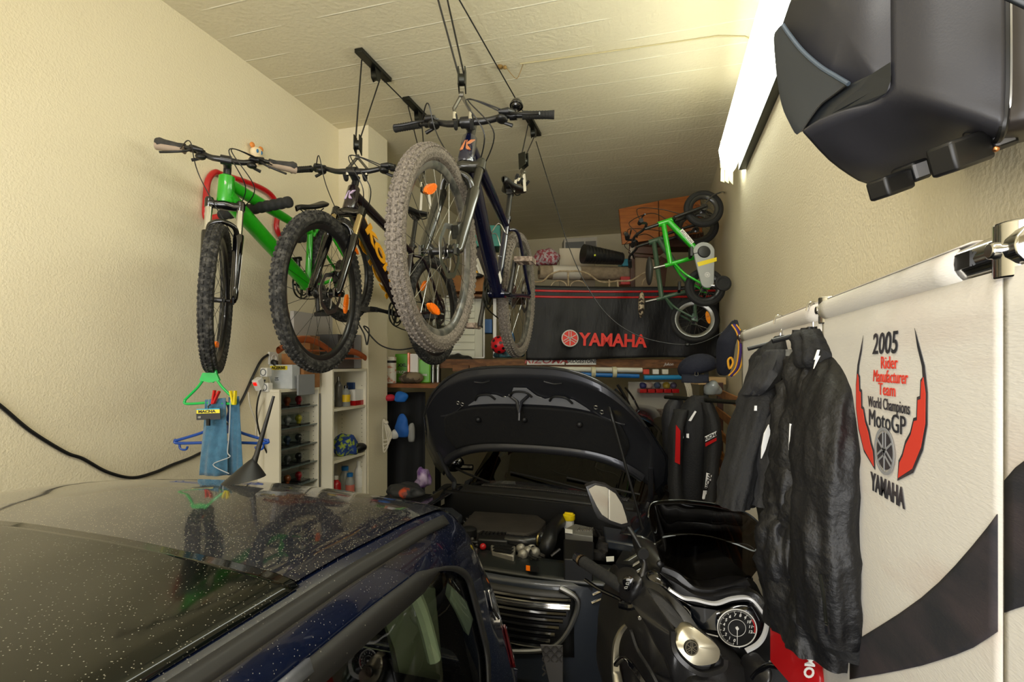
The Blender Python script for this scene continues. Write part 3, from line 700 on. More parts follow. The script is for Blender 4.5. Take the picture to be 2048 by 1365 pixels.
hoist('black rope hoist of the muddy navy bike, its front ropes leaving the top', V((fb.x - .02, fb.y - 1.72, z)), fb, P(923, 160, 2.2), P(928, 236, 2.2), P(1046, 322, 3.05), P(1041, 352, 3.05), P(1038, 384, 2.95), .034, .03)
pts = [P(1072, 283, 3.8), P(1108, 400, 3.75), P(1140, 500, 3.7), P(1178, 580, 3.65), P(1225, 640, 3.6), P(1290, 677, 3.55), P(1380, 690, 3.5), P(1440, 668, 3.5), PX(1470, 640, XR - .012)]
b = MB().tube(catmull(pts, 6), .0035, 6)
b.ball(P(1375, 690, 3.5), (.018, .012, .012)); tag(b.build('loose_hoist_cord', m_blk), 'slack dark cord sagging from the rear hoist pulley to the right wall', 'rope')
# ---------------------------------------------------------------- red wall rack of the green bike
rk = thing('wall_bike_rack', 'red tubular wall rack with black foam arms behind the green bike', 'bike rack', V((XL, 2.45, 2.75)))
L = lambda p: p - rk.location
x = XL + .022
loop = [PX(u, v, x) for u, v in ((418, 437), (411, 430), (412, 400), (416, 362), (430, 345), (446, 350), (500, 367), (535, 384), (552, 405), (555, 430), (553, 455), (562, 474), (578, 482))]
b = MB(); arm1 = [loop[0] + V((.54 * k / 4, -.04 * k / 4, .03 * k / 4)) for k in range(1, 5)]; arm2 = [loop[-1] + V((.42 * k / 4, 0, .03 * k / 4)) for k in range(1, 5)]
full = [L(p) for p in arm1[::-1] + loop + arm2]
b.tube(catmull(full, 5), .0165, 12); b.build('rack_tube', m_red, rk)
for arm in (arm1, arm2):
    f = MB(); a, c = L(arm[0]) - V((.045, 0, 0)), L(arm[-1]) + V((.02, 0, 0)); n = 66
    f.tube([a.lerp(c, i / n) for i in range(n + 1)], [.024 + .005 * abs(math.sin(i / n * math.pi * 11)) for i in range(n)] + [.012], 14)
    f.build('foam_sleeve', m_rub, rk)
# little bear hook on the wall
br = thing('bear_wall_figure', 'small pale bear head figure stuck on the wall above the green bike', 'ornament', PX(505, 316, XL))
m_cr = mat('bear_cream', '#ecd9b4', .5); m_or = mat('bear_orange', '#e08a3a', .5)
c = PX(505, 307, XL) - br.location + V((.03, 0, 0))
b = MB(); b.ball(c, (.03, .042, .036)); b.ball(c + V((.008, 0, -.052)), (.022, .03, .026)); b.build('body', m_cr, br)
for s in (-1, 1):
    b = MB(); b.ball(c + V((0, s * .034, .034)), (.012, .017, .017)); tag(b.build('ear', m_or, br), 'orange ear')
    b = MB(); b.ball(c + V((.027, s * .016 - .006, .0)), (.006, .007, .012)); tag(b.build('eye', mat('blue_eye', '#2a6f9c', .3), br), 'blue eye')
# ================================================================ things on the left wall
def cable_on(name, pts, r, m, label, cat='cable', n=6):
    return tag(MB().tube(catmull(pts, 8), r, n).build(name, m), label, cat)
xw = XL + .008
cable_on('wall_power_cable', [PX(u, v, xw) for u, v in ((-60, 770), (0, 812), (60, 862), (130, 905), (165, 918), (215, 945), (265, 956), (310, 945), (345, 930), (390, 912), (430, 885), (480, 808), (505, 755), (522, 722), (536, 710))], .0075, m_blk, 'black power cable looping along the left wall up to the socket')
# coat hangers
def hanger(name, label, M, w, h, r, m, hook=True, hook2=False):
    root = thing(name, label, 'hanger', M)
    b = MB(); pts = catmull([V((0, 0, h)), V((-w * .5, 0, h * .52)), V((-w * .97, 0, h * .12)), V((-w, 0, .01)), V((-w * .93, 0, -.005)), V((0, 0, 0)), V((w * .93, 0, -.005)), V((w, 0, .01)), V((w * .97, 0, h * .12)), V((w * .5, 0, h * .52))], 5, True)
    b.tube(pts, r, 8, closed=True); b.slab([V((-.03, -r, h + .004)), V((.03, -r, h + .004)), V((.045, -r, h - .03)), V((0, -r, h - .04)), V((-.045, -r, h - .03))], V((0, 2 * r, 0)))
    b.build('hanger_frame', m, root)
    if hook:
        k = MB(); k.tube(catmull([V((0, 0, h)), V((0, 0, h + .045)), V((.028, 0, h + .07)), V((.022, 0, h + .10)), V((-.006, 0, h + .115)), V((-.028, 0, h + .10)), V((-.032, 0, h + .08))], 5), r * .8, 8); k.build('hook', m, root)
    if hook2:
        for s in (-1, 1): k = MB(); k.tube(catmull([V((s * w * .92, 0, 0)), V((s * w * .9, 0, -.03)), V((s * w * .78, 0, -.035)), V((s * w * .74, 0, -.02))], 5), r * .7, 6); k.build('strap_hook', m, root)
    return root
m_hg = mat('green_hanger_plastic', '#12b04c', .35, coat=.3); m_hb = mat('blue_hanger_plastic', '#14469c', .35, coat=.3)
g = P(420, 806, 2.3)
hanger('coat_hanger', 'bright green plastic hanger hooked on the green bike front tyre', basis(g, CR, (0, 0, 1)), .112, .13, .006, m_hg, hook=False)
b = MB(); q = P(418, 760, 2.3)
hk = catmull([P(425, 765, 2.3), P(432, 745, 2.3), P(422, 725, 2.3), P(418, 712, 2.33), P(424, 706, 2.36)], 5)
o = MB().tube(hk, .0062, 8).build('hanger_hook', m_hg)
groot = [o_ for o_ in S.objects if o_.name == 'coat_hanger'][0]
bpy.context.view_layer.update()
o.parent = groot; o.matrix_parent_inverse = groot.matrix_world.inverted()
g2 = P(443, 885, 2.42)
hb_ = hanger('coat_hanger', 'blue plastic hanger with pointed ends hanging under the green one', basis(g2, CR, (0, 0, 1)), .215, .075, .007, m_hb, hook=False, hook2=True)
bpy.context.view_layer.update()
k = MB().tube(catmull([P(462, 850, 2.42), P(455, 838, 2.41), P(458, 820, 2.38), P(452, 806, 2.32), P(442, 806, 2.3)], 5), .006, 8).build('hook', m_hb)
k.parent = hb_; k.matrix_parent_inverse = hb_.matrix_world.inverted()
# blue microfibre cloth pegged on the hanger
m_cloth = mat('blue_microfibre', '#41708c', .95, col2='#3a6580', nscale=40, bump=.3, bscale=160, sheen=.4)
def cloth(name, corners, folds, amp, m, nu=36, nv=20, thick=.003, drop=None, parent=None):
    (tl, tr, bl, br_) = [V(c) for c in corners]; nrm = (tr - tl).cross(bl - tl).normalized(); b = MB()
    def f(u, v):
        p = tl.lerp(tr, u).lerp(bl.lerp(br_, u), v)
        a = amp * (.35 + .65 * v) * math.sin(folds * math.pi * u + 1.7 * math.sin(2.1 * v + 3 * u)) + .25 * amp * math.sin(17 * u + 5 * v)
        dz = drop(u, v) if drop else 0
        return p + nrm * a + V((0, 0, dz))
    b.grid(f, nu, nv); return b.build(name, m, parent, thick=thick, smooth=80)
cl = cloth('microfibre_cloth', (P(410, 800, 2.29), P(452, 796, 2.29), P(396, 952, 2.29), P(452, 952, 2.29)), 3, .012, m_cloth)
tag(cl, 'blue microfibre cloth pegged under the green hanger, its wider left fall', 'cloth')
cl2 = cloth('microfibre_cloth', (P(457, 795, 2.31), P(478, 793, 2.31), P(454, 952, 2.33), P(488, 952, 2.33)), 2.2, .008, m_cloth, nu=20)
tag(cl2, 'narrow blue cloth strip hanging right of the wider blue cloth', 'cloth')
for (u, v, a, col, lb) in ((430, 795, .35, '#c01818', 'red clothes peg gripping the wide blue cloth'), (467, 796, -.1, '#d8c420', 'yellow clothes peg on the narrow blue cloth')):
    r = thing('clothes_peg', lb, 'clothes peg', P(u, v, 2.27)); mp = mat('peg_plastic', col, .4)
    for s in (-1, 1):
        b = MB(); R_ = Matrix.Rotation(a + s * .16, 3, 'Y'); b.box(V((s * .008, 0, 0)), (.008, .012, .062), R_); b.build('jaw', mp, r)
    b = MB(); b.ring((0, 0, 0), (0, 1, 0), .008, .0015, 14, 5); b.build('spring', m_steel, r)
cord = catmull([P(461, 800, 2.27), P(458, 870, 2.27), P(455, 905, 2.27), P(459, 915, 2.27), P(426, 930, 2.27), P(458, 948, 2.27)], 5)
tag(MB().tube(cord, .0022, 6).build('cloth_drawstring', mat('grey_string', '#aeb2b4', .8)), 'thin grey drawstring dangling over the blue cloths', 'string')
# packaging card with a pair of goggles strap
cd = thing('product_card', 'small black and yellow product card hanging on the green hanger', 'card', P(417, 829, 2.25))
Mc = basis((0, 0, 0), (CR + V((0, 0, .03))), (0, 0, 1))
b = MB(); b.box((0, 0, 0), (.105, .003, .048), Mc.to_3x3()); b.build('card', m_blk, cd)
b = MB(); b.box(Mc @ V((0, -.002, .012)), (.101, .001, .016), Mc.to_3x3()); tag(b.build('yellow_panel', mat('label_yellow', '#e8d820', .4), cd), 'yellow panel')
b = MB(); b.box(Mc @ V((0, -.002, .022)), (.101, .001, .005), Mc.to_3x3()); tag(b.build('cyan_strip', mat('label_cyan', '#2f9ec0', .4), cd), 'cyan strip')
FM = lambda o, x_, z_=V((0, 0, 1)): basis(o, x_, z_) @ Matrix.Rotation(math.pi / 2, 4, 'X')      # text plane facing the camera side
text('lettering', 'MACNA', FM(Mc @ V((-.005, -.004, .012)), (CR + V((0, 0, .03)))), .016, m_blk, cd, sx=1.3, bold=.0005)
text('small_print', 'CE', FM(Mc @ V((-.038, -.004, -.012)), (CR + V((0, 0, .03)))), .010, m_paper, cd)
b = MB(); b.box(Mc @ V((-.002, 0, -.035)), (.016, .008, .03)); b.tube([Mc @ V((0, 0, .02)), Mc @ V((.0, 0, .035)), Mc @ V((.01, 0, .042))], .003, 6); b.build('clip', m_blk, cd)
# ---------------------------------------------------------------- cabinets
def shelf_unit(name, label, x0, x1, y0, y1, z1, shelves, col, t=.018, back=.006, z0=0):
    r = thing(name, label, 'cabinet', V(((x0 + x1) / 2, (y0 + y1) / 2, z0))); o = r.location
    B = lambda a, c: MB().bb(V(a) - o, V(c) - o)
    B((x0, y0, z0), (x1, y0 + t, z1)).build('side_panel', col, r, bevel=.0015); B((x0, y1 - t, z0), (x1, y1, z1)).build('side_panel', col, r, bevel=.0015)
    B((x0, y0, z1), (x1, y1, z1 + t)).build('top_panel', col, r, bevel=.0015)
    B((x0, y0 + t, z0), (x0 + back, y1 - t, z1)).build('back_panel', mat('white_back', '#dcd9cf', .6), r)
    for z, m_ in shelves:
        B((x0 + back, y0 + t + .001, z), (x1 - .004, y1 - t - .001, z + (t if m_ is None else .006))).build('shelf', m_ or col, r)
    d = MB()
    for z in [z0 + .1 + .032 * k for k in range(int((z1 - z0 - .15) / .032))]:
        for x in (x0 + .045, x1 - .035): d.cyl(V((x, y1 - t - .0008, z)) - o, V((x, y1 - t + .002, z)) - o, .003, n=6)
    tag(d.build('peg_holes', m_blk, r), 'rows of small shelf peg holes', kind='stuff')
    return r
m_glass_sh = mat('smoked_glass_shelf', '#5e6a66', .1, coat=.5)
x1 = XL + .16; zs = [1.52 - .125 * k for k in range(9)]
shelf_unit('display_cabinet', 'narrow cream cabinet with smoked glass shelves of miniature cases', XL + .001, x1, 2.60, 2.985, 1.625, [(z, m_glass_sh) for z in zs[0:] if z > .1], m_cream)
m_acr = glassy('clear_acrylic', '#e8ecec', 1.3, .03)
cols = ['#c9b91e', '#a0522d', '#b01c2c', '#222222', '#8d8d8d', '#c9b91e', '#6f7f2a', '#30405a', '#303030', '#44403c', '#555555', '#2a2a2a']
ki = 0
proto = None
names = ['top', 'second', 'third', 'fourth', 'fifth', 'sixth']
pos = ['near end', 'middle', 'far end']
for r_ in range(5):
    z = zs[r_] + .0065
    for c_ in range(3):
        y = 2.665 + .108 * c_; x = XL + .075
        if proto is None:
            proto = thing('display_case', '', 'display case', V((x, y, z)))
            MB().bb((-.055, -.045, 0), (.055, .045, .008)).build('case_base', m_blk, proto)
            MB().bb((-.052, -.042, .008), (.052, .042, .078)).build('clear_cover', m_acr, proto, smooth=0)
            b = MB(); b.ball((0, 0, .038), (.024, .021, .024)); b.lathe((0, 0, .008), (0, 0, 1), [(.012, 0), (.014, .012)], 12); b.build('miniature_helmet', m_blk, proto)
            kids = list(proto.children); r = proto
        else:
            r = proto.copy(); S.collection.objects.link(r); r.location = (x, y, z)
            for ch in kids:
                c2 = ch.copy(); S.collection.objects.link(c2); c2.parent = r
                if ch.name.startswith('miniature'):
                    c2.data = ch.data.copy(); c2.data.materials[0] = mat('mini_paint', cols[ki % 12], .3, coat=.4)
        ki += 1
        tag(r, 'clear miniature helmet case on the %s smoked glass shelf, %s' % (names[r_], pos[c_]), 'display case', 'miniature cases in the cream cabinet')
u2 = shelf_unit('tall_shelf_unit', 'tall cream open shelf unit standing against the pillar', XL + .001, -2.118, 2.995, 3.425, 1.745, [(1.475, None), (1.12, None), (.80, None), (.45, None)], m_cream)
# contents of the tall unit (front plane about x=-2.12)
def onshelf(u, z, x=-2.2): 
    p = PX(u, 800, x); return V((x, p.y, z))
def boxthing(name, label, cat, c, d, m, rz=0, bevel=.002, M=None):
    r = Matrix.Rotation(rz, 4, 'Z'); o = MB().box((0, 0, 0), d).build(name, m, bevel=bevel)
    o.matrix_world = Matrix.Translation(V(c) + V((0, 0, d[2] / 2))) @ r
    return tag(o, label, cat)
z = 1.494
m_bg = mat('cap_blue', '#1d6aa8', .4)
def bottle(name, label, c, r, h, m, cap, capm, neck=.4, lab=None):
    t = thing(name, label, 'bottle', V(c))
    b = MB(); b.lathe((0, 0, 0), (0, 0, 1), [(r * .9, 0), (r, .004), (r, h * .68), (r * .8, h * .76), (r * neck, h * .84), (r * neck, h * .88)], 20); b.build('bottle_body', m, t)
    b = MB(); b.lathe((0, 0, h * .86), (0, 0, 1), [(r * neck * 1.15, 0), (r * neck * 1.15, h * .13), (r * neck * .9, h * .14)], 16); b.build('cap', capm, t)
    if lab: b = MB(); b.lathe((0, 0, h * .22), (0, 0, 1), [(r * 1.015, 0), (r * 1.015, h * .34)], 20, cap=False); b.build('label', lab, t)
    return t
m_clear = mat('clear_plastic', '#c9cdc8', .15, trans=.6, ior=1.3)
bottle('spray_can', 'tall grey bottle on the top shelf of the tall unit', onshelf(677, z), .026, .215, mat('smoky', '#5a5752', .2), 0, m_steel)
bottle('perfume_bottle', 'small clear bottle with yellow label on the top shelf', onshelf(692, z, -2.17), .03, .15, m_clear, 0, m_gloss, lab=mat('yellow_label', '#e8c020', .4))
boxthing('blue_box', 'dark blue carton behind the red and white carton', 'box', onshelf(712, z, -2.24), (.06, .16, .165), mat('navy_card', '#1f3c6c', .6))
bx = thing('medicine_carton', 'white carton with red base on the top shelf of the tall unit', 'box', onshelf(714, z, -2.17))
MB().bb((-.03, -.07, .035), (.03, .07, .115)).build('carton', m_paper, bx); tag(MB().bb((-.03, -.07, 0), (.031, .07, .035)).build('red_band', m_red, bx), 'red lower band')
z = 1.139
def blob(c, r, m, name, label, cat, seed=0, amp=.25, M=None, fr=14, n=28):
    b = MB(); c = V(c); r = V(r) if not isinstance(r, (int, float)) else V((r, r, r))
    b.ball((0, 0, 0), r, n, n // 2)
    b.v = [tuple(V(p) * (1 + amp * noise.noise(V(p) * fr + V((seed, seed, 0))))) for p in b.v]
    b.v = [(p[0], p[1], max(p[2], -r.z * .75)) for p in b.v]
    o = b.build(name, m, smooth=70); o.location = c + V((0, 0, r.z * .75)); return tag(o, label, cat)
blob(onshelf(690, z, -2.2), (.08, .10, .085), mat('patterned_fabric', '#1f3f86', .8, col2='#9fb53c', nscale=28, ramp=(.5, .56)), 'helmet_liner', 'crumpled blue and green patterned bag on the middle shelf', 'bag', 3, .5)
blob(onshelf(715, z, -2.17), (.05, .06, .04), m_blk, 'glove', 'black glove lying on the middle shelf beside patterned bag', 'glove', 8, .5)
z = .819
bottle('bottle', 'clear bottle with bright blue cap on the lowest visible shelf', onshelf(690, z, -2.25), .038, .22, m_clear, 0, m_bg, neck=.6)
bottle('bottle', 'pink labelled bottle with blue cap on the lowest visible shelf', onshelf(700, z, -2.16), .032, .19, m_clear, 0, m_bg, neck=.6, lab=mat('pink_label', '#c9705e', .5))
bottle('bottle', 'white pump bottle at the right end of lowest visible shelf', onshelf(717, z, -2.18), .03, .25, m_white, 0, m_white, lab=m_paper)
bottle('bottle', 'red bottle at the left end of the lowest visible shelf', onshelf(672, z, -2.2), .035, .19, m_red, 0, m_white)
blob(onshelf(684, z, -2.15), (.03, .06, .03), mat('foil', '#b5b3ac', .2, .8), 'foil_bag', 'crinkled silver foil bag lying before the bottles', 'bag', 5, .6)
# on top of the two cabinets
zt = 1.644
ab = thing('motorcycle_oil_box', 'light grey carton with lettered yellow band on the cream cabinet', 'box', PX(566, 800, x1 - .07)); ab.location.z = zt
Mz = Matrix.Rotation(.0, 4, 'Z')
c = ab.location
ax_ = (PY(594, 800, c.y) - PY(540, 800, c.y)); wd = .14
MB().bb((-.085, -.02, 0), (.085, .05, .15)).build('carton', mat('grey_card', '#aab0b2', .6, col2='#bfc3c4', nscale=9), ab)
tag(MB().bb((-.08, -.022, .118), (.05, -.0195, .143)).build('yellow_band', mat('label_yellow2', '#d8c420', .5), ab), 'yellow band')
text('lettering', 'ACERBIS', FM(V((-.015, -.0235, .130)), V((1, 0, 0))), .024, m_blk, ab, sx=1.15, bold=.0008)
text('small_print', 'GRIP\nGLUE', FM(V((-.03, -.0215, .06)), V((1, 0, 0))), .012, m_blk, ab)
boxthing('cardboard_box', 'brown cardboard box beside the light grey carton on the cabinet', 'box', (XL + .11, 2.86, zt), (.17, .16, .22), m_card)
boxthing('cardboard_box', 'brown cardboard box low behind the grey plastic sheet', 'box', (XL + .1, 2.93, zt + .222), (.13, .1, .12), m_card)
boxthing('plastic_folder', 'grey plastic folder leaning before the brown cardboard boxes', 'folder', PX(612, 790, -2.17), (.012, .16, .13), mat('grey_folder', '#8b8d8e', .35))
zt2 = 1.766
boxthing('storage_case', 'grey smoked plastic storage case on the tall shelf unit', 'case', (-2.25, 3.2, zt2), (.2, .2, .24), mat('smoked_plastic', '#4d4c4b', .15, coat=.4))
boxthing('storage_box', 'light grey plastic box right of the smoked case', 'box', (-2.26, 3.36, zt2), (.2, .1, .25), mat('grey_box', '#8c8c92', .5))
pl = boxthing('display_board', 'large pale grey board standing behind the wheel on the left wall', 'board', PX(625, 668, XL + .03) - V((0, 0, .12)), (.03, .42, .26), mat('pale_panel', '#b4afa9', .5))
# wooden coat hangers lying on top
def whanger(label, c, rz, s=1):
    r = thing('wooden_hanger', label, 'hanger', Matrix.Translation(c) @ Matrix.Rotation(rz, 4, 'Z'))
    m = mat('brown_hanger', '#8a4522', .25, coat=.5)
    b = MB(); b.grid(lambda u, v: V(((u - .5) * .40 * s, (.03 + .012 * math.cos(u * math.pi * 2)) * math.cos(v * 2 * math.pi) * .5, (.10 * math.cos((u - .5) * 2.6) - .05) * s + .022 * math.sin(v * 2 * math.pi))), 28, 13)
    b.build('shoulders', m, r); b = MB(); b.tube([V((-.15 * s, 0, -.02)), V((.15 * s, 0, -.02))], .007, 8); b.build('trouser_bar', m, r)
whanger('glossy brown wooden hanger on top of cabinets behind the wheel', PX(612, 695, -2.16), 1.35)
whanger('smaller brown wooden hanger on the grey storage case', PX(702, 712, -2.1), 1.2, .6)
# socket, plug, power strips
so = thing('wall_socket', 'round white wall socket above the power strips', 'socket', PX(545, 717, XL))
b = MB(); b.bb((0, -.04, -.04), (.012, .04, .04)); b.build('plate', m_white, so, bevel=.003)
b = MB(); b.ring((.012, 0, 0), (1, 0, 0), .02, .003, 24, 6); b.build('socket_ring', m_white, so)
so.location.y += .0
pg = MB(); c = PX(540, 726, XL) + V((.04, 0, 0)); pg.tube([c + V((-.02, 0, .006)), c + V((.0, 0, 0)), c + V((.012, 0, -.03))], [.017, .02, .009], 12)
tag(pg.build('black_plug', m_blk), 'black plug in the white wall socket', 'plug')
ps = thing('power_strip', 'white power strip with a red rocker switch on the cabinet top', 'power strip', PX(518, 772, XL + .05))
MB().box((0, 0, .01), (.045, .05, .075), Matrix.Rotation(.5, 3, 'X')).build('housing', m_white, ps, bevel=.006)
tag(MB().box((.0, -.03, .012), (.02, .012, .02), Matrix.Rotation(.5, 3, 'X')).build('switch', mat('red_switch', '#e01010', .3, emit='#ff1a0a', estr=.6), ps), 'glowing red rocker switch')
for k, (u, v) in enumerate(((534, 775), (532, 745))):
    r = thing('socket_block', ('white socket block standing on the cabinet beside the strip', 'white adapter stacked above the socket block')[k], 'socket', PX(u, v, XL + .07))
    MB().box((0, 0, 0), (.05, .045, .055)).build('housing', m_white, r, bevel=.006)
    b = MB(); b.ring((.0, -.024, 0), (0, 1, 0), .019, .003, 24, 6); b.build('socket_ring', mat('grey_ring', '#6f7274', .5), r)
m_wc = mat('white_cable', '#c8c0ac', .5)
cable_on('adapter_cable', [PX(u, v, xw + .045) for u, v in ((536, 750), (540, 770), (532, 790), (520, 820), (512, 860), (515, 900), (512, 945))], .0045, m_wc, 'white cable hanging from adapter down the cabinet side')
cable_on('adapter_cable', [PX(u, v, xw + .05) for u, v in ((497, 785), (500, 810), (512, 845), (525, 880), (540, 915), (552, 945))], .0045, m_wc, 'white cable curving from power strip across the cabinet side')
cable_on('adapter_cable', [PX(u, v, xw + .06) for u, v in ((530, 760), (516, 800), (514, 840), (525, 885), (545, 930), (556, 950))], .005, m_blk, 'black cable crossing the white ones on the cabinet side')
cable_on('adapter_cable', [V((x1 + .006, 2.98, z)) for z in (1.6, 1.4, 1.1, .9, .7)], .004, m_blk, 'thin dark cable running down between the two cream cabinets')
# small white cable coil hanging on the pillar side
b = MB()
for k in range(4): 
    q = [P(u, v, 3.95) for u, v in ((768, 840), (772 + 3 * k, 862), (776 + 2 * k, 890 - 4 * k), (768, 905 - 8 * k), (766, 880), (766, 850))]; b.tube(catmull(q, 5, True), .0055, 6, closed=True)
b.ball(P(773, 846, 3.95), .016); b.tube([P(770, 842, 3.95), V((-2.112, 3.66, P(770, 840, 3.95).z))], .005, 6); tag(b.build('cable_coil', m_wc), 'coil of white cord hanging right of the pillar', 'cable')
cable_on('brake_cable_loose', [P(u, v, 3.3) for u, v in ((712, 640), (728, 668), (734, 690), (738, 660), (728, 655), (760, 690), (800, 700), (850, 690))], .005, m_blk, 'loose black cable drooping beside the pillar behind bikes')
# ================================================================ storage at the back
YS = 4.5
plat = thing('storage_platform', 'wooden storage platform across the back carrying boxes, banner and carpet', 'shelf', P(1200, 728, YS))
o0 = plat.location.copy(); R0 = lambda p: p - o0
def pb(name, m, a, b_, dep, par=plat, o=o0, bev=.003):   # board from pixel a to pixel b (u,v,Y) going back dep metres
    q1 = P(*a); q2 = P(b_[0], a[1], a[2] if len(b_) < 3 else b_[2]); z2 = P(b_[0], b_[1], a[2]).z
    mb = MB(); mb.slab([q1 - o, q2 - o, V((q2.x, q2.y, z2)) - o, V((q1.x, q1.y, z2)) - o], CF * dep)
    return mb.build(name, m, par, bevel=bev)
pb('front_beam', m_wood2, (868, 719, YS), (1428, 737), .05)
pb('lower_deck', m_wood2, (868, 731, YS + .05), (1420, 737), .62)
pb('upper_deck', m_wood2, (905, 589, YS + .12), (1412, 594), .62)
for u in (876, 1412): 
    q = P(u, 590, YS + .14); MB().bb(V((q.x - .02, q.y - .02, 0)) - o0, V((q.x + .02, q.y + .02, q.z)) - o0).build('upright', m_dsteel, plat)
# low brick-like blocks and boards behind the hood's upper edge
for i, (u0, u1) in enumerate(((906, 938), (940, 972), (974, 1010), (1012, 1050))):
    q = P((u0 + u1) / 2, 727, YS - .06); b = boxthing('timber_block', 'short timber offcut in the row under the white drawers, %s' % ('leftmost', 'second from left', 'third from left', 'rightmost')[i], 'timber', q - V((0, 0, .07)), ((u1 - u0) * YS / F, .06, .055), m_wood2, TH)
# signs on the beam
def sign(label, u0, u1, v0, v1, Y, body, tm, m=m_paper, size=.04, **k):
    r = thing('sticker_sign', label, 'sign', P((u0 + u1) / 2, (v0 + v1) / 2, Y)); o = r.location
    q = [P(u0, v1, Y) - o, P(u1, v1, Y) - o, P(u1, v0, Y) - o, P(u0, v0, Y) - o]
    MB().slab(q, CF * .004).build('plate', m, r, smooth=0)
    text('lettering', body, inplane(-CF * .002), size, tm, r, **k); return r
s_ = sign('white sign with red slanted letters on the wooden beam', 1054, 1129, 714, 730, YS - .012, 'RIZOMA', m_red, size=.075, sx=1.35, shear=.25, bold=.001)
s_ = sign('white sign with bold black letters on the wooden beam', 1132, 1192, 717, 730, YS - .012, 'BRIDGESTONE', m_blk, size=.043, shear=.25, bold=.001, sx=.95)
s_ = sign('small pale handwriting plate at the beam right end', 1322, 1352, 724, 734, YS - .012, 'Jukon', m_paper, m=m_wood2, size=.035, shear=.4)
# black sports banner
bn = thing('black_team_banner', 'black fabric banner with red stripes and lettering hanging across the back', 'banner', P(1250, 650, YS)); o = bn.location
m_bf = mat('black_banner_fabric', '#08080a', .6, bump=.4, bscale=14, stretch=(3, 3, 1))
b = MB()
def bf(u, v):
    U = lerp(1052, 1438, u); Vv = lerp(571 + 3 * math.sin(3 * u), 718 + 3 * math.sin(5 * u + 1), v)
    d = .018 * math.sin(26 * u + 2 * v) * v + .012 * noise.noise(V((u * 9, v * 4, 0))) + .01 * math.sin(60 * u + 6 * v) * v * (1 - v)
    return P(U, Vv, YS - .05 + d) - o
b.grid(bf, 90, 24); b.build('fabric', m_bf, bn, thick=.002, smooth=80)
for v0, v1 in ((.055, .083), (.135, .163)):
    b = MB(); b.grid(lambda u, v: bf(u, lerp(v0, v1, v)) - CF * .004, 90, 2); tag(b.build('red_stripe', m_red, bn, thick=.001), 'red stripe')
m_rf = mat('banner_red', '#e03020', .5, emit='#e03020', estr=0)
q = P(1226, 682, YS - .09) - o
text('lettering', 'YAMAHA', inplane(q, CR + V((0, 0, -.03))), .15, m_rf, bn, sx=.92, bold=.005)
b = MB(); em = inplane(P(1140, 677, YS - .09) - o); b.lathe(em @ V((0, 0, -.004)), -CF, [(.073, 0), (.073, .003)], 32); tag(b.build('emblem_disc', m_rf, bn), 'round red emblem')
b = MB(); emblem(b, em @ Matrix.Translation((0, 0, .002)), .073, .002); tag(b.build('emblem_forks', mat('silver_print', '#c9c5bd', .5), bn), 'three crossed tuning forks in a ring')
# white drawer cabinets
def pbox(name, label, cat, u0, u1, v0, v1, Y, dep, m, bev=.004, tilt=0, par=None):
    c = P((u0 + u1) / 2, (v0 + v1) / 2, Y + dep / 2); w_, h_ = (u1 - u0) * Y / F, (v1 - v0) * Y / F
    mb = MB().box((0, 0, 0), (w_, dep, h_)); ob = mb.build(name, m, par, bevel=bev)
    ob.matrix_world = Matrix.Translation(c) @ Matrix.Rotation(TH, 4, 'Z') @ Matrix.Rotation(tilt, 4, 'Y'); 
    if label: tag(ob, label, cat)
    return ob
for i, (v0, v1, lb) in enumerate(((596, 652, 'upper white drawer cabinet seen between the hanging wheels'), (656, 716, 'lower white drawer cabinet standing on the platform'))):
    r = thing('drawer_cabinet', lb, 'cabinet', P(915, v1, 4.75), 'white drawer cabinets on the platform'); o = r.location
    Yd = 4.75; w_ = 100 * Yd / F; h_ = (v1 - v0) * Yd / F
    Mx = Matrix.Rotation(TH, 4, 'Z')
    b = MB().bb((-w_ / 2, 0, 0), (w_ / 2, .3, h_)); b.build('body', mat('drawer_white', '#c9c8b6', .5), r, M=Mx, bevel=.004)
    for k in range(4): 
        z0_ = h_ * (k + .08) / 4; z1_ = h_ * (k + .92) / 4
        dr = MB().bb((-w_ / 2 + .015, -.012, z0_), (w_ / 2 - .07, 0, z1_)).build('drawer', mat('drawer_front', '#d3d2c0', .45), r, M=Mx, bevel=.003)
        MB().bb((-w_ / 2 + .12, -.02, z1_ - .015), (w_ / 2 - .2, -.012, z1_ - .006)).build('drawer_pull', m_white, dr, M=Mx)
fr_ = MB(); q = [P(968, v, 4.7) for v in (592, 716)]; fr_.cyl(q[0], q[1], .008); fr_.cyl(P(893, 715, 4.7), q[1], .008); fr_.cyl(P(893, 593, 4.7), q[0], .008)
tag(fr_.build('white_wire_frame', m_white), 'thin white tube frame around the drawer cabinets', 'frame')
pbox('white_rail', 'upright white rail standing right of the drawers', 'rail', 986, 993, 590, 716, 4.75, .02, m_white)
pbox('blue_crate', 'blue plastic crate glimpsed behind the navy bike rear wheel', 'crate', 968, 985, 640, 668, 4.9, .2, mat('crate_blue', '#1464a8', .4))
def ballthing(name, label, cat, u, v, Y, r, m): 
    o_ = MB().ball((0, 0, 0), r, 24, 14).build(name, m); o_.location = P(u, v, Y); return tag(o_, label, cat)
bl = thing('foam_ball', 'red ball with black dots lying on the platform', 'ball', P(999, 690, 4.6))
MB().ball((0, 0, 0), .08, 24, 14).build('ball', mat('ball_red', '#d01822', .4), bl)
b = MB()
for k in range(26):
    t = k * 2.4; z_ = 1 - 2 * (k + .5) / 26; s1 = math.sqrt(1 - z_ * z_); d = V((s1 * math.cos(t), s1 * math.sin(t), z_)); b.lathe(d * .078, d, [(.014, 0), (.014, .0035)], 10)
tag(b.build('dots', m_blk, bl), 'black dots', kind='stuff')
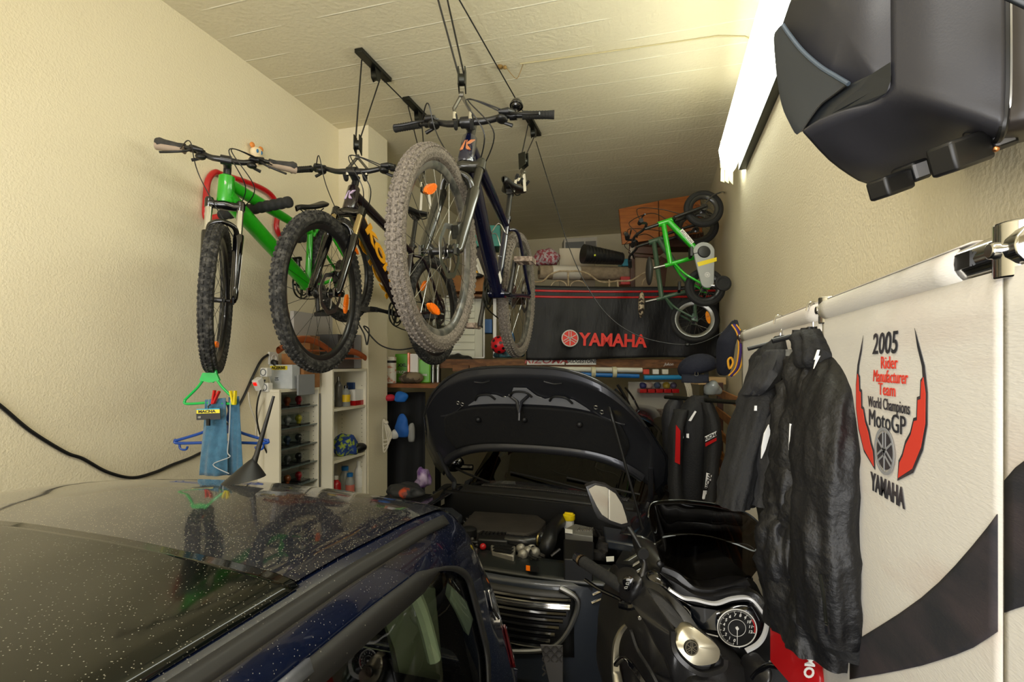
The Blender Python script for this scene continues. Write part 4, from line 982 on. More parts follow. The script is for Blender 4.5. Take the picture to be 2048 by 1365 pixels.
blob(P(1015, 716, 4.7), (.12, .08, .05), mat('dark_toys', '#1c2426', .5, col2='#3d6a70', nscale=30), 'dark_toy_heap', 'heap of small dark odds and ends under the ball', 'clutter', 4, .6)
blob(P(1022, 690, 4.8), (.04, .04, .07), mat('toy_blue', '#2a78b8', .4), 'blue_toy', 'small blue toy beside the red dotted ball', 'toy', 2, .3)
# upper deck things
ZU = P(1100, 589, YS + .12).z
pbox('cardboard_box', 'open brown cardboard box above the drawer cabinets', 'box', 905, 970, 556, 588, 4.75, .3, m_card)
blob(P(945, 560, 4.72), (.09, .07, .04), m_blk, 'black_bag', 'black plastic bag bulging from the open cardboard box', 'bag', 7, .4)
pbox('storage_box', 'teal storage box near the ceiling behind the navy frame', 'box', 944, 1002, 458, 500, 5.0, .3, mat('teal_box', '#2f8577', .4))
pbox('storage_box', 'dark brown box under the teal storage box', 'box', 946, 992, 501, 587, 5.0, .3, mat('dark_brown_box', '#2a201a', .6))
for i, (u, c_) in enumerate(((948, '#d8a020'), (954, '#d8d4c8'), (959, '#c8c2b0'))):
    pbox('folder', ('yellow', 'white', 'pale beige')[i] + ' folder leaning below the teal box', 'folder', u, u + 5, 520, 556, 4.72, .22, mat('folder_col', c_, .6), tilt=-.35)
blob(P(1092, 532, 5.0), (.13, .1, .09), mat('plaid', '#8f3a44', .8, col2='#a79ea0', nscale=40, ramp=(.45, .55)), 'plaid_bag', 'crumpled red plaid bag lying on the carpet roll end', 'bag', 11, .3)
roll = thing('carpet_roll', 'rolled beige carpet wrapped in clear film on the upper deck', 'carpet', P(1160, 545, 4.75)); o = roll.location
a, c = P(1078, 545, 4.7) - o, P(1262, 548, 4.85) - o
m_carp = mat('beige_carpet', '#8d7d66', .9, col2='#7d6d58', nscale=30, bump=.3)
MB().cyl(a, c, .064, n=28).build('roll', m_carp, roll)
b = MB(); d = (c - a).normalized(); b.lathe(a - d * .004, d, [(.02, 0), (.02, .004)], 18); tag(b.build('core_hole', m_blk, roll), 'dark hollow core')
tag(MB().cyl(a + d * .12, a + d * .38, .067, n=28).build('paper_label', mat('wrap_paper', '#b9b2a6', .3, coat=.5), roll), 'pale wrapping band')
# black ribbed bucket lying on its side
bk = MB(); a, c = P(1166, 508, 4.7), P(1244, 518, 4.8); d = (c - a)
k_ = 12
for i in range(k_): bk.tube([a + d * (i / k_), a + d * ((i + .8) / k_)], [lerp(.088, .055, i / k_)] * 2, 24)
bk.tube([a, c], [.083, .053], 24); tag(bk.build('black_bucket', m_blk2), 'black ribbed plastic tub lying on the carpet roll', 'bucket')
tag(MB().box((0, 0, 0), (.015, .015, .015)).build('yellow_tag', mat('tag_y', '#c8d020', .5)), 'tiny yellow tag on the black ribbed tub', 'tag').location = P(1190, 511, 4.6)
pt = thing('photo_box', 'flat box with printed photo of a vehicle near the ceiling', 'box', P(1160, 490, 5.1)); o = pt.location
q = P(1160, 490, 5.1); MB().slab([P(1128, 504, 5.1) - o, P(1194, 500, 5.1) - o, P(1194, 474, 5.1) - o, P(1128, 478, 5.1) - o], CF * .2).build('box', mat('photo_box_grey', '#8a8378', .6), pt)
MB().slab([P(1131, 503, 5.095) - o, P(1168, 501, 5.095) - o, P(1168, 483, 5.095) - o, P(1131, 485, 5.095) - o], CF * .003).build('photo_panel', m_blk, pt)
MB().slab([P(1171, 501, 5.095) - o, P(1192, 500, 5.095) - o, P(1192, 482, 5.095) - o, P(1171, 483, 5.095) - o], CF * .003).build('photo_panel', mat('photo_dark', '#3a3430', .5), pt)
pbox('pale_board', 'pale board standing behind the black tub', 'board', 1118, 1190, 497, 588, 5.05, .03, mat('pale_board', '#b9ae98', .7))
pbox('blue_tray', 'light blue plastic tray corner right of the black tub', 'tray', 1240, 1258, 522, 536, 4.9, .2, mat('tray_blue', '#3f9ab0', .4))
pbox('red_case', 'red plastic case partly hidden behind the iron bedstead', 'case', 1238, 1262, 556, 572, 4.75, .15, m_red)
# iron bedstead with scrolls
m_iron = mat('pale_iron', '#a89678', .6, col2='#8a7658', nscale=30)
bd = thing('iron_bedstead', 'pale curled wrought iron bedstead standing on the upper deck', 'bed frame', P(1200, 572, 4.55)); o = bd.location
def it(pts, r=.008, sm=6): MB().tube(catmull([P(u, v, 4.55) - o for u, v in pts], sm), r, 8).build('iron_bar', m_iron, bd)
it(((1068, 564), (1085, 563), (1100, 550), (1118, 543), (1138, 543), (1158, 543), (1178, 549), (1196, 562), (1215, 565), (1235, 562)))
it(((1236, 562), (1262, 561), (1285, 548), (1305, 539), (1320, 537))); it(((1218, 560), (1219, 574))); it(((1235, 560), (1236, 574))); it(((1136, 545), (1137, 574)))
for c_ in (1118, 1156): it([(c_ - 16 * math.cos(math.pi * k / 6), 575 - 13 * math.sin(math.pi * k / 6)) for k in range(7)], .006)
it([(1300 - 16 * math.cos(math.pi * k / 6), 571 - 17 * math.sin(math.pi * k / 6)) for k in range(7)], .006)
# wooden chair-like frame
cf = thing('wooden_cabinet_frame', 'dark reddish wooden frame with pale panel above the banner', 'cabinet', P(1290, 572, 4.7)); o = cf.location
m_mah = mat('mahogany', '#43200f', .4, coat=.3)
for nm, pts in (('left_stile', ((1262, 575), (1270, 575), (1270, 500), (1260, 498))), ('top_rail', ((1258, 505), (1322, 510), (1340, 496), (1260, 492))), ('inner_rail', ((1262, 513), (1306, 516), (1320, 524), (1322, 518), (1308, 510), (1264, 508))), ('right_stile', ((1318, 575), (1330, 575), (1336, 520), (1322, 512)))):
    MB().slab([P(u, v, 4.7) - o for u, v in pts], CF * .04).build(nm, m_mah, cf, bevel=.003)
MB().slab([P(u, v, 4.73) - o for u, v in ((1268, 575), (1320, 575), (1320, 522), (1268, 512))], CF * .01).build('pale_panel', mat('panel_buff', '#8a785e', .7), cf)
# orange wood door panel leaning under the ceiling
dp = thing('wooden_door_panel', 'varnished orange wood door panel leaning high in the right corner', 'panel', P(1300, 450, 4.75)); o = dp.location
m_ply = mat('orange_plywood', '#9c5a22', .45, col2='#85481a', nscale=5, stretch=(1, 1, 9))
MB().slab([P(u, v, Y) - o for u, v, Y in ((1245, 489, 4.75), (1318, 478, 4.75), (1316, 402, 4.8), (1238, 418, 4.8))], CF * .03).build('door_leaf', m_ply, dp, bevel=.003)
MB().slab([P(u, v, Y) - o for u, v, Y in ((1320, 477, 4.75), (1405, 466, 4.75), (1400, 388, 4.8), (1318, 401, 4.8))], CF * .03).build('door_leaf', m_ply, dp, bevel=.003)
q = P(1251, 467, 4.74) - o; tag(MB().ball(q, .018).build('door_knob', m_steel, dp), 'small round metal knob')
pbox('wooden_box', 'long dark wooden box beneath the orange door panel', 'box', 1262, 1400, 470, 500, 4.95, .25, mat('dark_ply', '#4a2a18', .6))
# ---------------------------------------------------------------- below the platform, right half
def roll_tube(label, u0, v0, u1, v1, Y, r, m, dy=0):
    a, c = P(u0, v0, Y), P(u1, v1, Y + dy); return tag(MB().cyl(a, c, r, n=18).build('wrapped_tube', m), label, 'tube')
roll_tube('long white wrapped tube lying under the wooden beam', 1062, 738, 1284, 741, YS - .1, .022, mat('white_wrap', '#cfcdbf', .4))
roll_tube('long bright blue tube under the white wrapped tube', 1120, 748, 1278, 753, YS - .12, .018, mat('tube_blue', '#1666b0', .35))
roll_tube('short light blue tube with tape bands at the right', 1288, 756, 1368, 755, YS - .15, .02, mat('tube_lblue', '#2a86b8', .35))
for u in (1186, 1228):
    b = MB(); a = P(u - 4, 745, YS - .11); b.cyl(a, P(u + 4, 745, YS - .11), .048, n=18); tag(b.build('tape_band', mat('tape', '#c9c4a4', .5)), 'pale tape band round both tubes, %s' % ('left one' if u < 1200 else 'right one'), 'tape')
for i, (u, c_) in enumerate(((1292, '#c8402c'), (1311, '#d8d6cc'), (1330, '#cfcbb8'))):
    pbox('small_packet', ('red', 'white', 'ivory')[i] + ' small packet on top of the light blue tube', 'packet', u - 6, u + 6, 739, 749, YS - .16, .03, mat('packet', c_, .5))
pgb = pbox('pegboard', 'grey pegboard below the platform beside the open hood', 'board', 1256, 1346, 764, 905, YS + .05, .02, mat('grey_board', '#a9a59a', .6))
for i in range(5):
    u = 1284 + i * 16
    pbox('parts_bin', 'red parts bin on the pegboard, ' + ('leftmost', 'second from left', 'middle', 'second from right', 'rightmost')[i], 'bin', u - 7, u + 7, 778, 786, YS - .06, .1, m_red)
    blob(P(u, 777, YS - .02), (.03, .03, .03), mat('bin_content', ('#35386a', '#b9a79c', '#4a5a70', '#a08a30', '#504a60')[i], .5), 'small_parts', 'small parts heaped in the red bin, ' + ('leftmost', 'second from left', 'middle', 'second from right', 'rightmost')[i], 'parts', i, .6)
pbox('metal_sheet', 'scratched shiny metal sheet leaning on the pegboard', 'sheet', 1300, 1340, 818, 900, YS - .02, .005, mat('scratched_tin', '#b9ada0', .35, .8, col2='#8a7d70', nscale=30))
for i, (u0, u1, r) in enumerate(((1235, 1290, .012), (1250, 1300, .008), (1228, 1278, .016))):
    tag(ptube([(u0, 770 + 5 * i, 4.2), (u0 + 18, 800, 4.2), (u0 + 40, 850, 4.25), (u1, 900, 4.3)], r, 8, 6).build('black_hose', m_gloss if i else m_blk), 'glossy black hose hanging by the pegboard, ' + ('leftmost', 'thin middle one', 'thick one')[i], 'hose')
pbox('pale_shelf_board', 'pale wooden board end above the hanging jackets', 'board', 1384, 1440, 754, 769, 3.9, .25, mat('pine', '#c9a878', .6))
# white wires bundle
b = MB()
for k in range(6): ptube([(1360 + 3 * k, 745, 3.7), (1372 + 2 * k, 775, 3.7), (1376 + 2 * k, 800, 3.7), (1374 + 3 * k, 818, 3.7)], .0035, 5, 4, b)
tag(b.build('wire_bundle', m_wc), 'bundle of thin white wires dangling above the black red jacket', 'cable')
# ---------------------------------------------------------------- left rear shelf
zs_ = 1.605
ls = MB().bb((XL + .001, 3.78, zs_), (-1.55, 4.35, zs_ + .03)); tag(ls.build('wall_shelf', m_wood, bevel=.002), 'wooden shelf board behind the pillar holding the paper roll', 'shelf')
zl = zs_ + .032
def shelfpt(u, y): p = PY(u, 760, y); return V((p.x, p.y, zl))
pr = thing('paper_towel_roll', 'printed white kitchen paper roll on the rear shelf', 'paper roll', shelfpt(780, 3.86))
b = MB().lathe((0, 0, 0), UP, [(.048, 0), (.052, .004), (.052, .215), (.048, .22)], 24); b.build('roll', mat('kitchen_paper', '#e0dccf', .7, col2='#c98a70', nscale=24, ramp=(.56, .62)), pr)
tag(MB().lathe((0, 0, .17), UP, [(.0525, 0), (.0525, .02)], 24, cap=False).build('dark_label', m_blk, pr), 'dark printed strip')
blob(shelfpt(822, 3.95), (.11, .09, .055), mat('camouflage', '#4a4030', .8, col2='#82725a', nscale=16, ramp=(.45, .52)), 'camouflage_cap', 'brown camouflage cap on the rear shelf', 'cap', 6, .25)
for i, (u, y, w_, h_, cs, tx) in enumerate(((806, 4.12, .13, .25, '#5fae22', 'STRONG'), (846, 4.05, .13, .2, '#66b428', 'Roma'))):
    g_ = thing('green_pack', ('tall green pack marked XXL behind the paper roll', 'green pack with pale lettering left of the silver tins')[i], 'pack', shelfpt(u, y))
    MB().box((0, 0, h_ / 2), (w_, .06, h_), Matrix.Rotation(TH, 3, 'Z')).build('pack', mat('pack_green', cs, .4), g_, bevel=.008)
    text('lettering', tx, inplane(-CF * .033 + V((0, 0, h_ * .35))), .035, m_paper, g_, bold=.0006)
    if not i: text('lettering', 'XXL', inplane(-CF * .033 + V((0, 0, h_ * .6))), .04, m_blk, g_, bold=.001)
pbox('carton', 'white carton with orange edge between the green packs', 'box', 822, 838, 708, 762, 4.35, .1, m_paper)
pbox('orange_strip', 'narrow orange carton left of the white carton', 'box', 817, 821, 706, 745, 4.33, .1, m_orange)
for i, u in enumerate((866, 876)):
    b = MB(); b.lathe((0, 0, 0), UP, [(.018, 0), (.018, .2), (.016, .205)], 16); b.lathe((0, 0, .12), UP, [(.019, 0), (.019, .012)], 16); o_ = b.build('metal_tin', m_steel); o_.location = shelfpt(u, 4.12); tag(o_, 'slim silver tin on the rear shelf, ' + ('left one', 'right one')[i], 'tin')
blob(P(915, 735, 4.6), (.11, .08, .07), m_blk, 'black_pouch', 'black soft pouch beside the silver tins', 'bag', 9, .5)
# hanging below the shelf
b = MB(); b.grid(lambda u, v: P(lerp(766, 850, u), lerp(785, 1010, v), 4.3) + CF * (.03 * math.sin(9 * u + v)), 24, 10)
tag(b.build('dust_cover', mat('dust_cover', '#0b0c0e', .8), thick=.004), 'black fabric cover hanging below the rear shelf', 'cover')
for i, (u, v, c_, lb, r_) in enumerate(((802, 793, '#1464b8', 'bright blue cloth bundle just under the rear shelf', (.06, .04, .045)), (803, 850, '#1858a8', 'blue and white work glove hanging below the rear shelf', (.065, .04, .10)), (790, 868, '#d8d8d4', 'white fingertips of glove hanging below the rear shelf', (.03, .03, .04)), (822, 862, '#8a8a86', 'grey glove hanging right of the blue one', (.03, .03, .09)), (778, 795, '#b01830', 'red cloth tucked under the rear shelf', (.05, .04, .03)))):
    blob(P(u, v, 4.15) - V((0, 0, r_[2])), r_, mat('glove_col', c_, .7), ('cloth_bundle', 'work_glove', 'work_glove', 'work_glove', 'cloth_bundle')[i], lb, ('cloth', 'glove', 'glove', 'glove', 'cloth')[i], 20 + i, .45)
blob(P(846, 975, 3.6) , (.05, .05, .075), mat('printed_pouch', '#6f4a8a', .4, col2='#b9a7c4', nscale=14), 'printed_bag', 'purple printed plastic bag left of the car windscreen', 'bag', 31, .7, fr=22)
blob(P(812, 992, 3.4), (.13, .1, .045), mat('grey_orange_fabric', '#2a2b2c', .6, col2='#b9431f', nscale=5, ramp=(.62, .66)), 'crumpled_jacket', 'crumpled grey and orange fabric behind the blue car roof', 'bag', 33, .4)

q = P(822, 1000, 3.5)
tag(MB().bb((q.x - .24, q.y - .16, 0), (q.x + .12, q.y + .2, q.z - .005)).build('luggage_trunk', mat('trunk_black', '#0f1012', .6), bevel=.01), 'tall black storage trunk beside the pillar under the crumpled fabric', 'trunk')
a, c = P(1345, 793, 3.22), P(1398, 787, 3.0); d = c - a; e = a + d * ((XR - a.x) / d.x)
tag(MB().cyl(a - d * .3, V((XR, e.y, a.z)), .012).build('clothes_rail', m_dsteel), 'short dark clothes rail fixed to the right wall behind the caps', 'rail')
# ================================================================ children's bikes on the right wall
def kidbike(cfg):
    A, B = cfg['rear'], cfg['front']; d = B - A; wb = cfg.get('wb', .62); sc = d.length / wb
    Mb = basis(A, d, cfg['up']) @ Matrix.Scale(sc, 4); r = thing('childrens_bike', cfg['label'], 'bicycle', Mb)
    R, w = cfg['R'] / sc, .045 / sc; m = cfg['frame']
    ax = V((-.33, 0, .944)).normalized(); htb = V((wb - .09, 0, R + .09)); htt = htb + ax * .09; bb = V((.24, 0, .02)); stt = V((.17, 0, .24)); ms = cfg.get('fl', 1)
    f = MB(); f.tube([htb - ax * .01, htt + ax * .01], .021, 14); f.tube([htt - ax * .03, stt], .019, 12); f.tube([htb + ax * .02, bb], .023, 12); f.tube([bb, stt + V((-.01, 0, .04))], .016, 12); f.cyl(bb - V((0, .035, 0)), bb + V((0, .035, 0)), .02)
    for s in (-1, 1): f.tube(catmull([stt + V((0, s * .01, -.03)), V((.08, s * .04, .14)), V((0, s * .045, .01))], 4), .0085, 8); f.tube([bb + V((0, s * .02, 0)), V((.12, s * .04, 0)), V((0, s * .045, -.005))], .0095, 8); f.slab([V((-.03, s * .045, -.02)), V((.03, s * .045, -.015)), V((.035, s * .045, .02)), V((-.02, s * .045, .025))], V((0, s * -.006, 0)))
    fo = f.build('frame', m, r)
    if cfg.get('word'):
        dd = (bb - htb).normalized(); 
        for s in (1, -1):
            xa = dd * s; ya = V((0, s, 0)).cross(xa); nn = xa.cross(ya); o_ = htb.lerp(bb, .5) + V((0, s * .0235, 0))
            if s: 
                st = MB(); Mx = Matrix(((xa.x, ya.x, nn.x), (xa.y, ya.y, nn.y), (xa.z, ya.z, nn.z))); st.box(o_, (.13, .026, .003), Mx); tag(st.build('name_label', m_white, fo), 'white name label')
                text('frame_lettering', cfg['word'], Matrix(((xa.x, ya.x, nn.x, o_.x), (xa.y, ya.y, nn.y, o_.y), (xa.z, ya.z, nn.z, o_.z), (0, 0, 0, 1))) @ Matrix.Translation((0, 0, .002)), .026, m_blk, fo, ext=.001)
    Ms = Matrix.Translation(htb) @ Matrix.Rotation(math.radians(cfg.get('steer', 0)), 4, ax) @ Matrix.Translation(-htb)
    kw = dict(refl=(), disc=False, knobs=0, spokes=20, m_spoke=m_steel)
    add_wheel(r, 'front_wheel', Ms @ Matrix.Translation(V((wb, 0, 0))), R, w, m_rub, m_rim=cfg.get('rim', m_blk2), **kw)
    kw['refl'] = cfg.get('refl', ())
    add_wheel(r, 'rear_wheel', Matrix.Identity(4), cfg.get('R2', cfg['R']) / sc, w, m_rub, m_rim=cfg.get('rim2', m_blk2), reflmat=mat('amber_reflector', '#ff9a10', .2, coat=.5), **kw)
    fk = MB(); fk.tube([htb - ax * .02 + V((0, -.04, 0)), htb - ax * .015, htb - ax * .02 + V((0, .04, 0))], .014, 8)
    for s in (-1, 1): fk.tube([htb - ax * .015 + V((0, s * .04, 0)), V((wb, s * .04, 0))], .012, 10)
    tag(fk.build('fork', cfg.get('fork', m_blk), r, M=Ms))
    q = htt + ax * .11; h = MB(); h.tube([htt, q], .012, 10); h.tube(catmull([q + V((-.04, -.22, .06)), q + V((-.01, -.12, .06)), q + V((.02, -.05, 0)), q + V((.02, .05, 0)), q + V((-.01, .12, .06)), q + V((-.04, .22, .06))], 5), .010, 8); h.build('handlebar', cfg.get('bar', m_blk2), r, M=Ms)
    for s in (-1, 1):
        g = MB(); g.tube([q + V((-.025, s * .15, .06)), q + V((-.04, s * .23, .06))], .016, 10); g.build('grip', m_rub, r, M=Ms)
        g = MB(); g.tube([q + V((.0, s * .12, .05)), q + V((.03, s * .14, .04)), q + V((.02, s * .2, .03))], .006, 6); g.build('brake_lever', m_blk, r, M=Ms)
    p = MB(); tp = stt + V((-.03, 0, .12)); p.cyl(stt, tp, .011); p.build('seatpost', m_steel, r)
    sa = MB(); sa.ball(tp + V((-.02, 0, .03)), (.11, .06, .025)); sa.v = [(x_, y_ * (1 - .6 * max(0, (x_ - tp.x) / .1)), z_) for x_, y_, z_ in sa.v]; tag(sa.build('saddle', cfg.get('saddle', m_blk), r), cfg.get('sadlab'))
    c = MB(); c.tube([bb + V((0, .06, 0)), bb + V((.02, .06, -.1))], .009, 8); c.tube([bb + V((0, -.06, 0)), bb + V((-.02, -.06, .1))], .009, 8); c.cyl(bb - V((0, .06, 0)), bb + V((0, .06, 0)), .01); co = c.build('crank', m_blk2, r)
    for s in (1, -1): MB().box(bb + V((.02 * s, s * .1, -.1 * s)), (.07, .06, .02)).build('pedal', m_blk, r, bevel=.003)
    cb = MB(); cb.tube(catmull([Ms @ (q + V((.02, -.1, .05))), Ms @ (q + V((.13, -.06, .06))), Ms @ (htt + V((.12, 0, .0))), V((wb - .03, .02, R + .02))], 8), .003, 5); cb.tube(catmull([Ms @ (q + V((.02, .1, .05))), Ms @ (q + V((.1, .1, .1))), Ms @ (htt + V((.1, .03, .03))), htb.lerp(bb, .3)], 8), .003, 5); cb.build('brake_cables', m_blk, r)
    if cfg.get('guard'):
        g = MB(); n = 28; pts = []
        for k in range(n):
            t = 2 * math.pi * k / n; rad = .075 if math.cos(t) > 0 else .045; cx = bb.x + .0 if math.cos(t) > 0 else 0.02
            pts.append(V((cx + rad * math.cos(t), cfg['guard'] * .05, (bb.z if math.cos(t) > 0 else 0) + rad * math.sin(t))))
        g.slab(pts, V((0, cfg['guard'] * .018, 0))); go = tag(g.build('chain_guard', mat('guard_grey', '#9a9c98', .35), r, bevel=.004), 'pale grey chain guard')
        g = MB(); g.lathe(bb + V((0, cfg['guard'] * .069, 0)), V((0, cfg['guard'], 0)), [(.045, 0), (.04, .006), (.02, .008)], 24); g.build('guard_hub', m_blk, go)
        g = MB(); y = cfg['guard'] * .0685; g.slab([V((.17, y, -.065)), V((.20, y, -.065)), V((.16, y, .07)), V((.13, y, .06))], V((0, cfg['guard'] * .001, 0))); tag(g.build('yellow_flash', mat('flash_yellow', '#e0c818', .4), go), 'yellow flash')
        g = MB(); emblem(g, Matrix(((1, 0, 0, .07), (0, 0, -1 * cfg['guard'], cfg['guard'] * .069), (0, 1, 0, 0), (0, 0, 0, 1))), .018, .001); tag(g.build('round_mark', m_paper, go), 'small round mark')
    if cfg.get('trainer'):
        s = cfg['trainer']; t = MB(); c_ = V((-.02, s * .15, -.10 + .02)); t.ring(c_, (0, 1, 0), .042, .014, 28, 8); t.lathe(c_ - V((0, .008, 0)), (0, 1, 0), [(.042, 0), (.012, .003), (.012, .014), (.042, .016)], 20)
        to = t.build('training_wheel', m_rub, r); t = MB(); t.tube([V((0, s * .055, 0)), V((-.01, s * .07, -.05)), V((-.02, s * .13, -.08)), c_], .007, 8); t.build('stabiliser_arm', m_steel, to)
    return r
# rear wheel centres / front wheel centres as seen; both bikes hang nose-up on hooks of the right wall
m_kg = mat('kid_green', '#22a81c', .3, coat=.5); m_kd = mat('kid_dark_green', '#3f5a44', .35, coat=.4)
kidbike(dict(label='bright green toddler bike with training wheel hung on the right wall', rear=P(1410, 575, 3.75), front=P(1407, 418, 3.85), up=-CR + CF * .1, R=.145, frame=m_kg, word='MONSTER', steer=0, guard=-1, trainer=-1, saddle=mat('toy_saddle', '#2a2a28', .5), wb=.60, fork=m_blk))
kidbike(dict(label='dark green childrens bike with white rims hung behind the toddler bike', rear=P(1389, 640, 4.02), front=P(1392, 455, 4.2), up=-CR + CF * .25, R=.175, R2=.185, frame=m_kd, steer=8, saddle=mat('leopard_saddle', '#b9a98c', .7, col2='#2a2018', nscale=40, ramp=(.45, .52)), sadlab='pale spotted saddle', rim2=m_alu, refl=((-78, 1),), wb=.76))
hk_ = MB(); ptube([PX(1448, 385, XR), (1444, 384, 3.75), (1425, 392, 3.8), (1412, 405, 3.85)], .006, 8, 4, hk_); tag(hk_.build('wall_hook', m_steel), 'bent metal wall hook carrying the toddler bike', 'hook')
# ================================================================ caps and jackets at the right wall
m_navycloth = mat('navy_cap_cloth', '#101424', .85, bump=.2, bscale=120)
cp = thing('baseball_cap', 'dark navy cap hanging above the black red jacket', 'cap', P(1395, 735, 3.3)); o = cp.location
b = MB(); b.ball((0, 0, 0), (.125, .1, .085), 24, 14); b.v = [(x, y, z if z > -.03 else -.03 + (z + .03) * .3) for x, y, z in b.v]; b.build('crown', m_navycloth, cp, M=Matrix.Rotation(-.25, 4, 'Y'))
b = MB(); b.grid(lambda u, v: V((lerp(-.1, .06, u), -.08 - .07 * v * math.sin(math.pi * (.1 + .8 * u)), -.045 - .05 * v)), 14, 6); b.build('peak', m_navycloth, cp, thick=.004)
b = MB(); b.tube(catmull([V((-.02, -.1, -.03)), V((-.022, -.108, -.05)), V((-.005, -.11, -.05)), V((-.005, -.1, -.03))], 4), .002, 5); b.build('strap_clip', m_steel, cp)
cp = thing('baseball_cap', 'black cap with purple and yellow trimmed peak hanging on the right wall', 'cap', P(1458, 700, 2.9)); o = cp.location
dome([(1440, 690, 2.95), (1446, 672, 2.95), (1462, 652, 2.95), (1474, 640, 2.95), (1478, 660, 2.9), (1470, 690, 2.9), (1462, 740, 2.9), (1450, 752, 2.95), (1440, 740, 2.95)], .06, .05, n=4).build('crown', m_navycloth, cp).matrix_parent_inverse = Matrix.Translation(-o)
m_pur = mat('cap_purple', '#3b1f6e', .7); m_yel = mat('cap_yellow', '#e0a020', .7)
pk = [(1466, 650, 2.84), (1477, 668, 2.82), (1480, 700, 2.82), (1474, 735, 2.84), (1460, 752, 2.86)]
for off, r_, m_, nm in ((0, .011, m_pur, 'peak'), (-.012, .004, m_yel, 'peak_trim'), (.014, .004, m_yel, 'peak_trim')):
    ob = ptube([P(*q) + CR * off - CF * .01 * (off != 0) for q in pk], r_, 8, 5).build(nm, m_, cp); ob.matrix_parent_inverse = Matrix.Translation(-o)
ob = ptube([(1456, 722, 2.83), (1462, 716, 2.83), (1466, 726, 2.83), (1459, 738, 2.83)], .006, 6, 4, closed=True).build('front_logo', m_yel, cp); ob.matrix_parent_inverse = Matrix.Translation(-o)
def placed(ob, root): ob.parent = root; ob.matrix_parent_inverse = Matrix.Translation(-root.location); return ob
m_jk = mat('black_nylon', '#0e0e10', .52, bump=.45, bscale=60); m_jk2 = mat('black_textile', '#0d0d0e', .75, bump=.3, bscale=120)
m_jg = mat('grey_textile', '#1f1f21', .7, bump=.3, bscale=80); m_lin = mat('grey_lining', '#5b5a58', .45, bump=.4, bscale=30)
# far jacket, black and red with reflective strips
j = thing('motorcycle_jacket', 'black jacket with red panels and white strips, farthest of the hanging jackets', 'jacket', P(1390, 800, 3.0))
placed(loft([(1398, 792, 3.0, 14, .04), (1394, 812, 3.0, 28, .07), (1388, 850, 3.0, 36, .09), (1385, 910, 3.0, 34, .1), (1382, 985, 3.0, 40, .1), (1380, 1060, 3.0, 42, .1)], 'body', m_jk2, None, wr=.012, seed=3), j)
placed(loft([(1412, 805, 2.95, 12, .05), (1424, 850, 2.9, 15, .06), (1425, 920, 2.85, 14, .05), (1418, 1000, 2.8, 13, .05)], 'sleeve', m_jk2, None, wr=.008, seed=5), j)
placed(loft([(1362, 820, 2.95, 12, .05), (1352, 870, 2.9, 13, .06), (1350, 950, 2.88, 12, .05), (1354, 1010, 2.85, 12, .05)], 'sleeve', m_jk2, None, wr=.008, seed=6), j)
def patch(root, name, pts, m, t=.003, lab=None): 
    ob = MB().slab([P(*q) for q in pts], CF * t).build(name, m, None, smooth=0); placed(ob, root); return tag(ob, lab)
patch(j, 'red_panel', [(1352, 850, 2.83), (1361, 862, 2.83), (1360, 930, 2.83), (1350, 925, 2.83)], m_red, lab='red panel')
for a in ([(1410, 874, 2.81), (1433, 863, 2.81), (1433, 872, 2.81), (1411, 884, 2.81)],): patch(j, 'reflective_strip', a, m_refl, lab='white reflective strip')
patch(j, 'red_stripe', [(1411, 887, 2.81), (1433, 876, 2.81), (1433, 882, 2.81), (1411, 894, 2.81)], m_red, lab='red stripe')
patch(j, 'reflective_strip', [(1413, 946, 2.78), (1424, 950, 2.78), (1418, 982, 2.78), (1410, 978, 2.78)], m_refl, lab='white reflective strip')
for k in range(4): patch(j, 'reflective_bar', [(1407 + 3 * k, 982, 2.78), (1409 + 3 * k, 982, 2.78), (1407 + 3 * k, 1000, 2.78), (1404.5 + 3 * k, 998, 2.78)], m_refl)
patch(j, 'reflective_strip', [(1377, 842, 2.88), (1390, 822, 2.88), (1393, 824, 2.88), (1382, 843, 2.88)], m_refl)
for u in (1362, 1373): patch(j, 'reflective_square', [(u, 868, 2.87), (u + 5, 868, 2.87), (u + 5, 877, 2.87), (u, 876, 2.87)], m_refl)
placed(text('lettering', 'RICHA', inplane(P(1422, 873.5, 2.805), (P(1433, 867, 2.8) - P(1411, 878, 2.8))), .024, m_blk, None, shear=.2, bold=.0008, sx=1.2), j)
placed(text('lettering', 'RICHA', inplane(P(1417, 965, 2.775), (P(1420, 948, 2.8) - P(1413, 980, 2.8)), CR * -1), .028, m_blk, None, shear=.2, bold=.0008, sx=1.1), j)
j = thing('grey_jacket', 'dark grey jacket hanging left of the black red one', 'jacket', P(1352, 830, 3.2))
placed(loft([(1352, 800, 3.2, 12, .04), (1346, 820, 3.2, 20, .06), (1340, 870, 3.2, 14, .06), (1338, 930, 3.2, 12, .06), (1340, 980, 3.2, 12, .06)], 'body', m_jg, None, wr=.01, seed=9), j)
blob(P(1428, 790, 3.3), (.05, .05, .05), mat('clear_bag', '#9aa09c', .2, coat=.5), 'plastic_bag', 'crinkled clear plastic bag above the black red jacket', 'bag', 41, .6)
# slatted bed base on edge against the right wall
sb = thing('slatted_bed_base', 'wooden slatted bed base standing against the right wall', 'bed base', V((.43, 3.0, 1.0)))
m_slat = mat('birch_slat', '#a8703a', .5, col2='#935f2e', nscale=8, stretch=(6, 1, 6))
q = PX(1440, 775, .43)
for y in (q.y, q.y - 1.9):
    ob = MB().bb((.41, y - .03, .15), (.45, y + .03, 1.66)).build('frame_post', m_mah, None, bevel=.003); placed(ob, sb)
for k in range(10):
    z_ = 1.62 - .14 * k; ob = MB().bb((.40, q.y - 1.9, z_ - .055), (.412, q.y + .02, z_)).build('slat', m_slat, None, bevel=.002); placed(ob, sb)
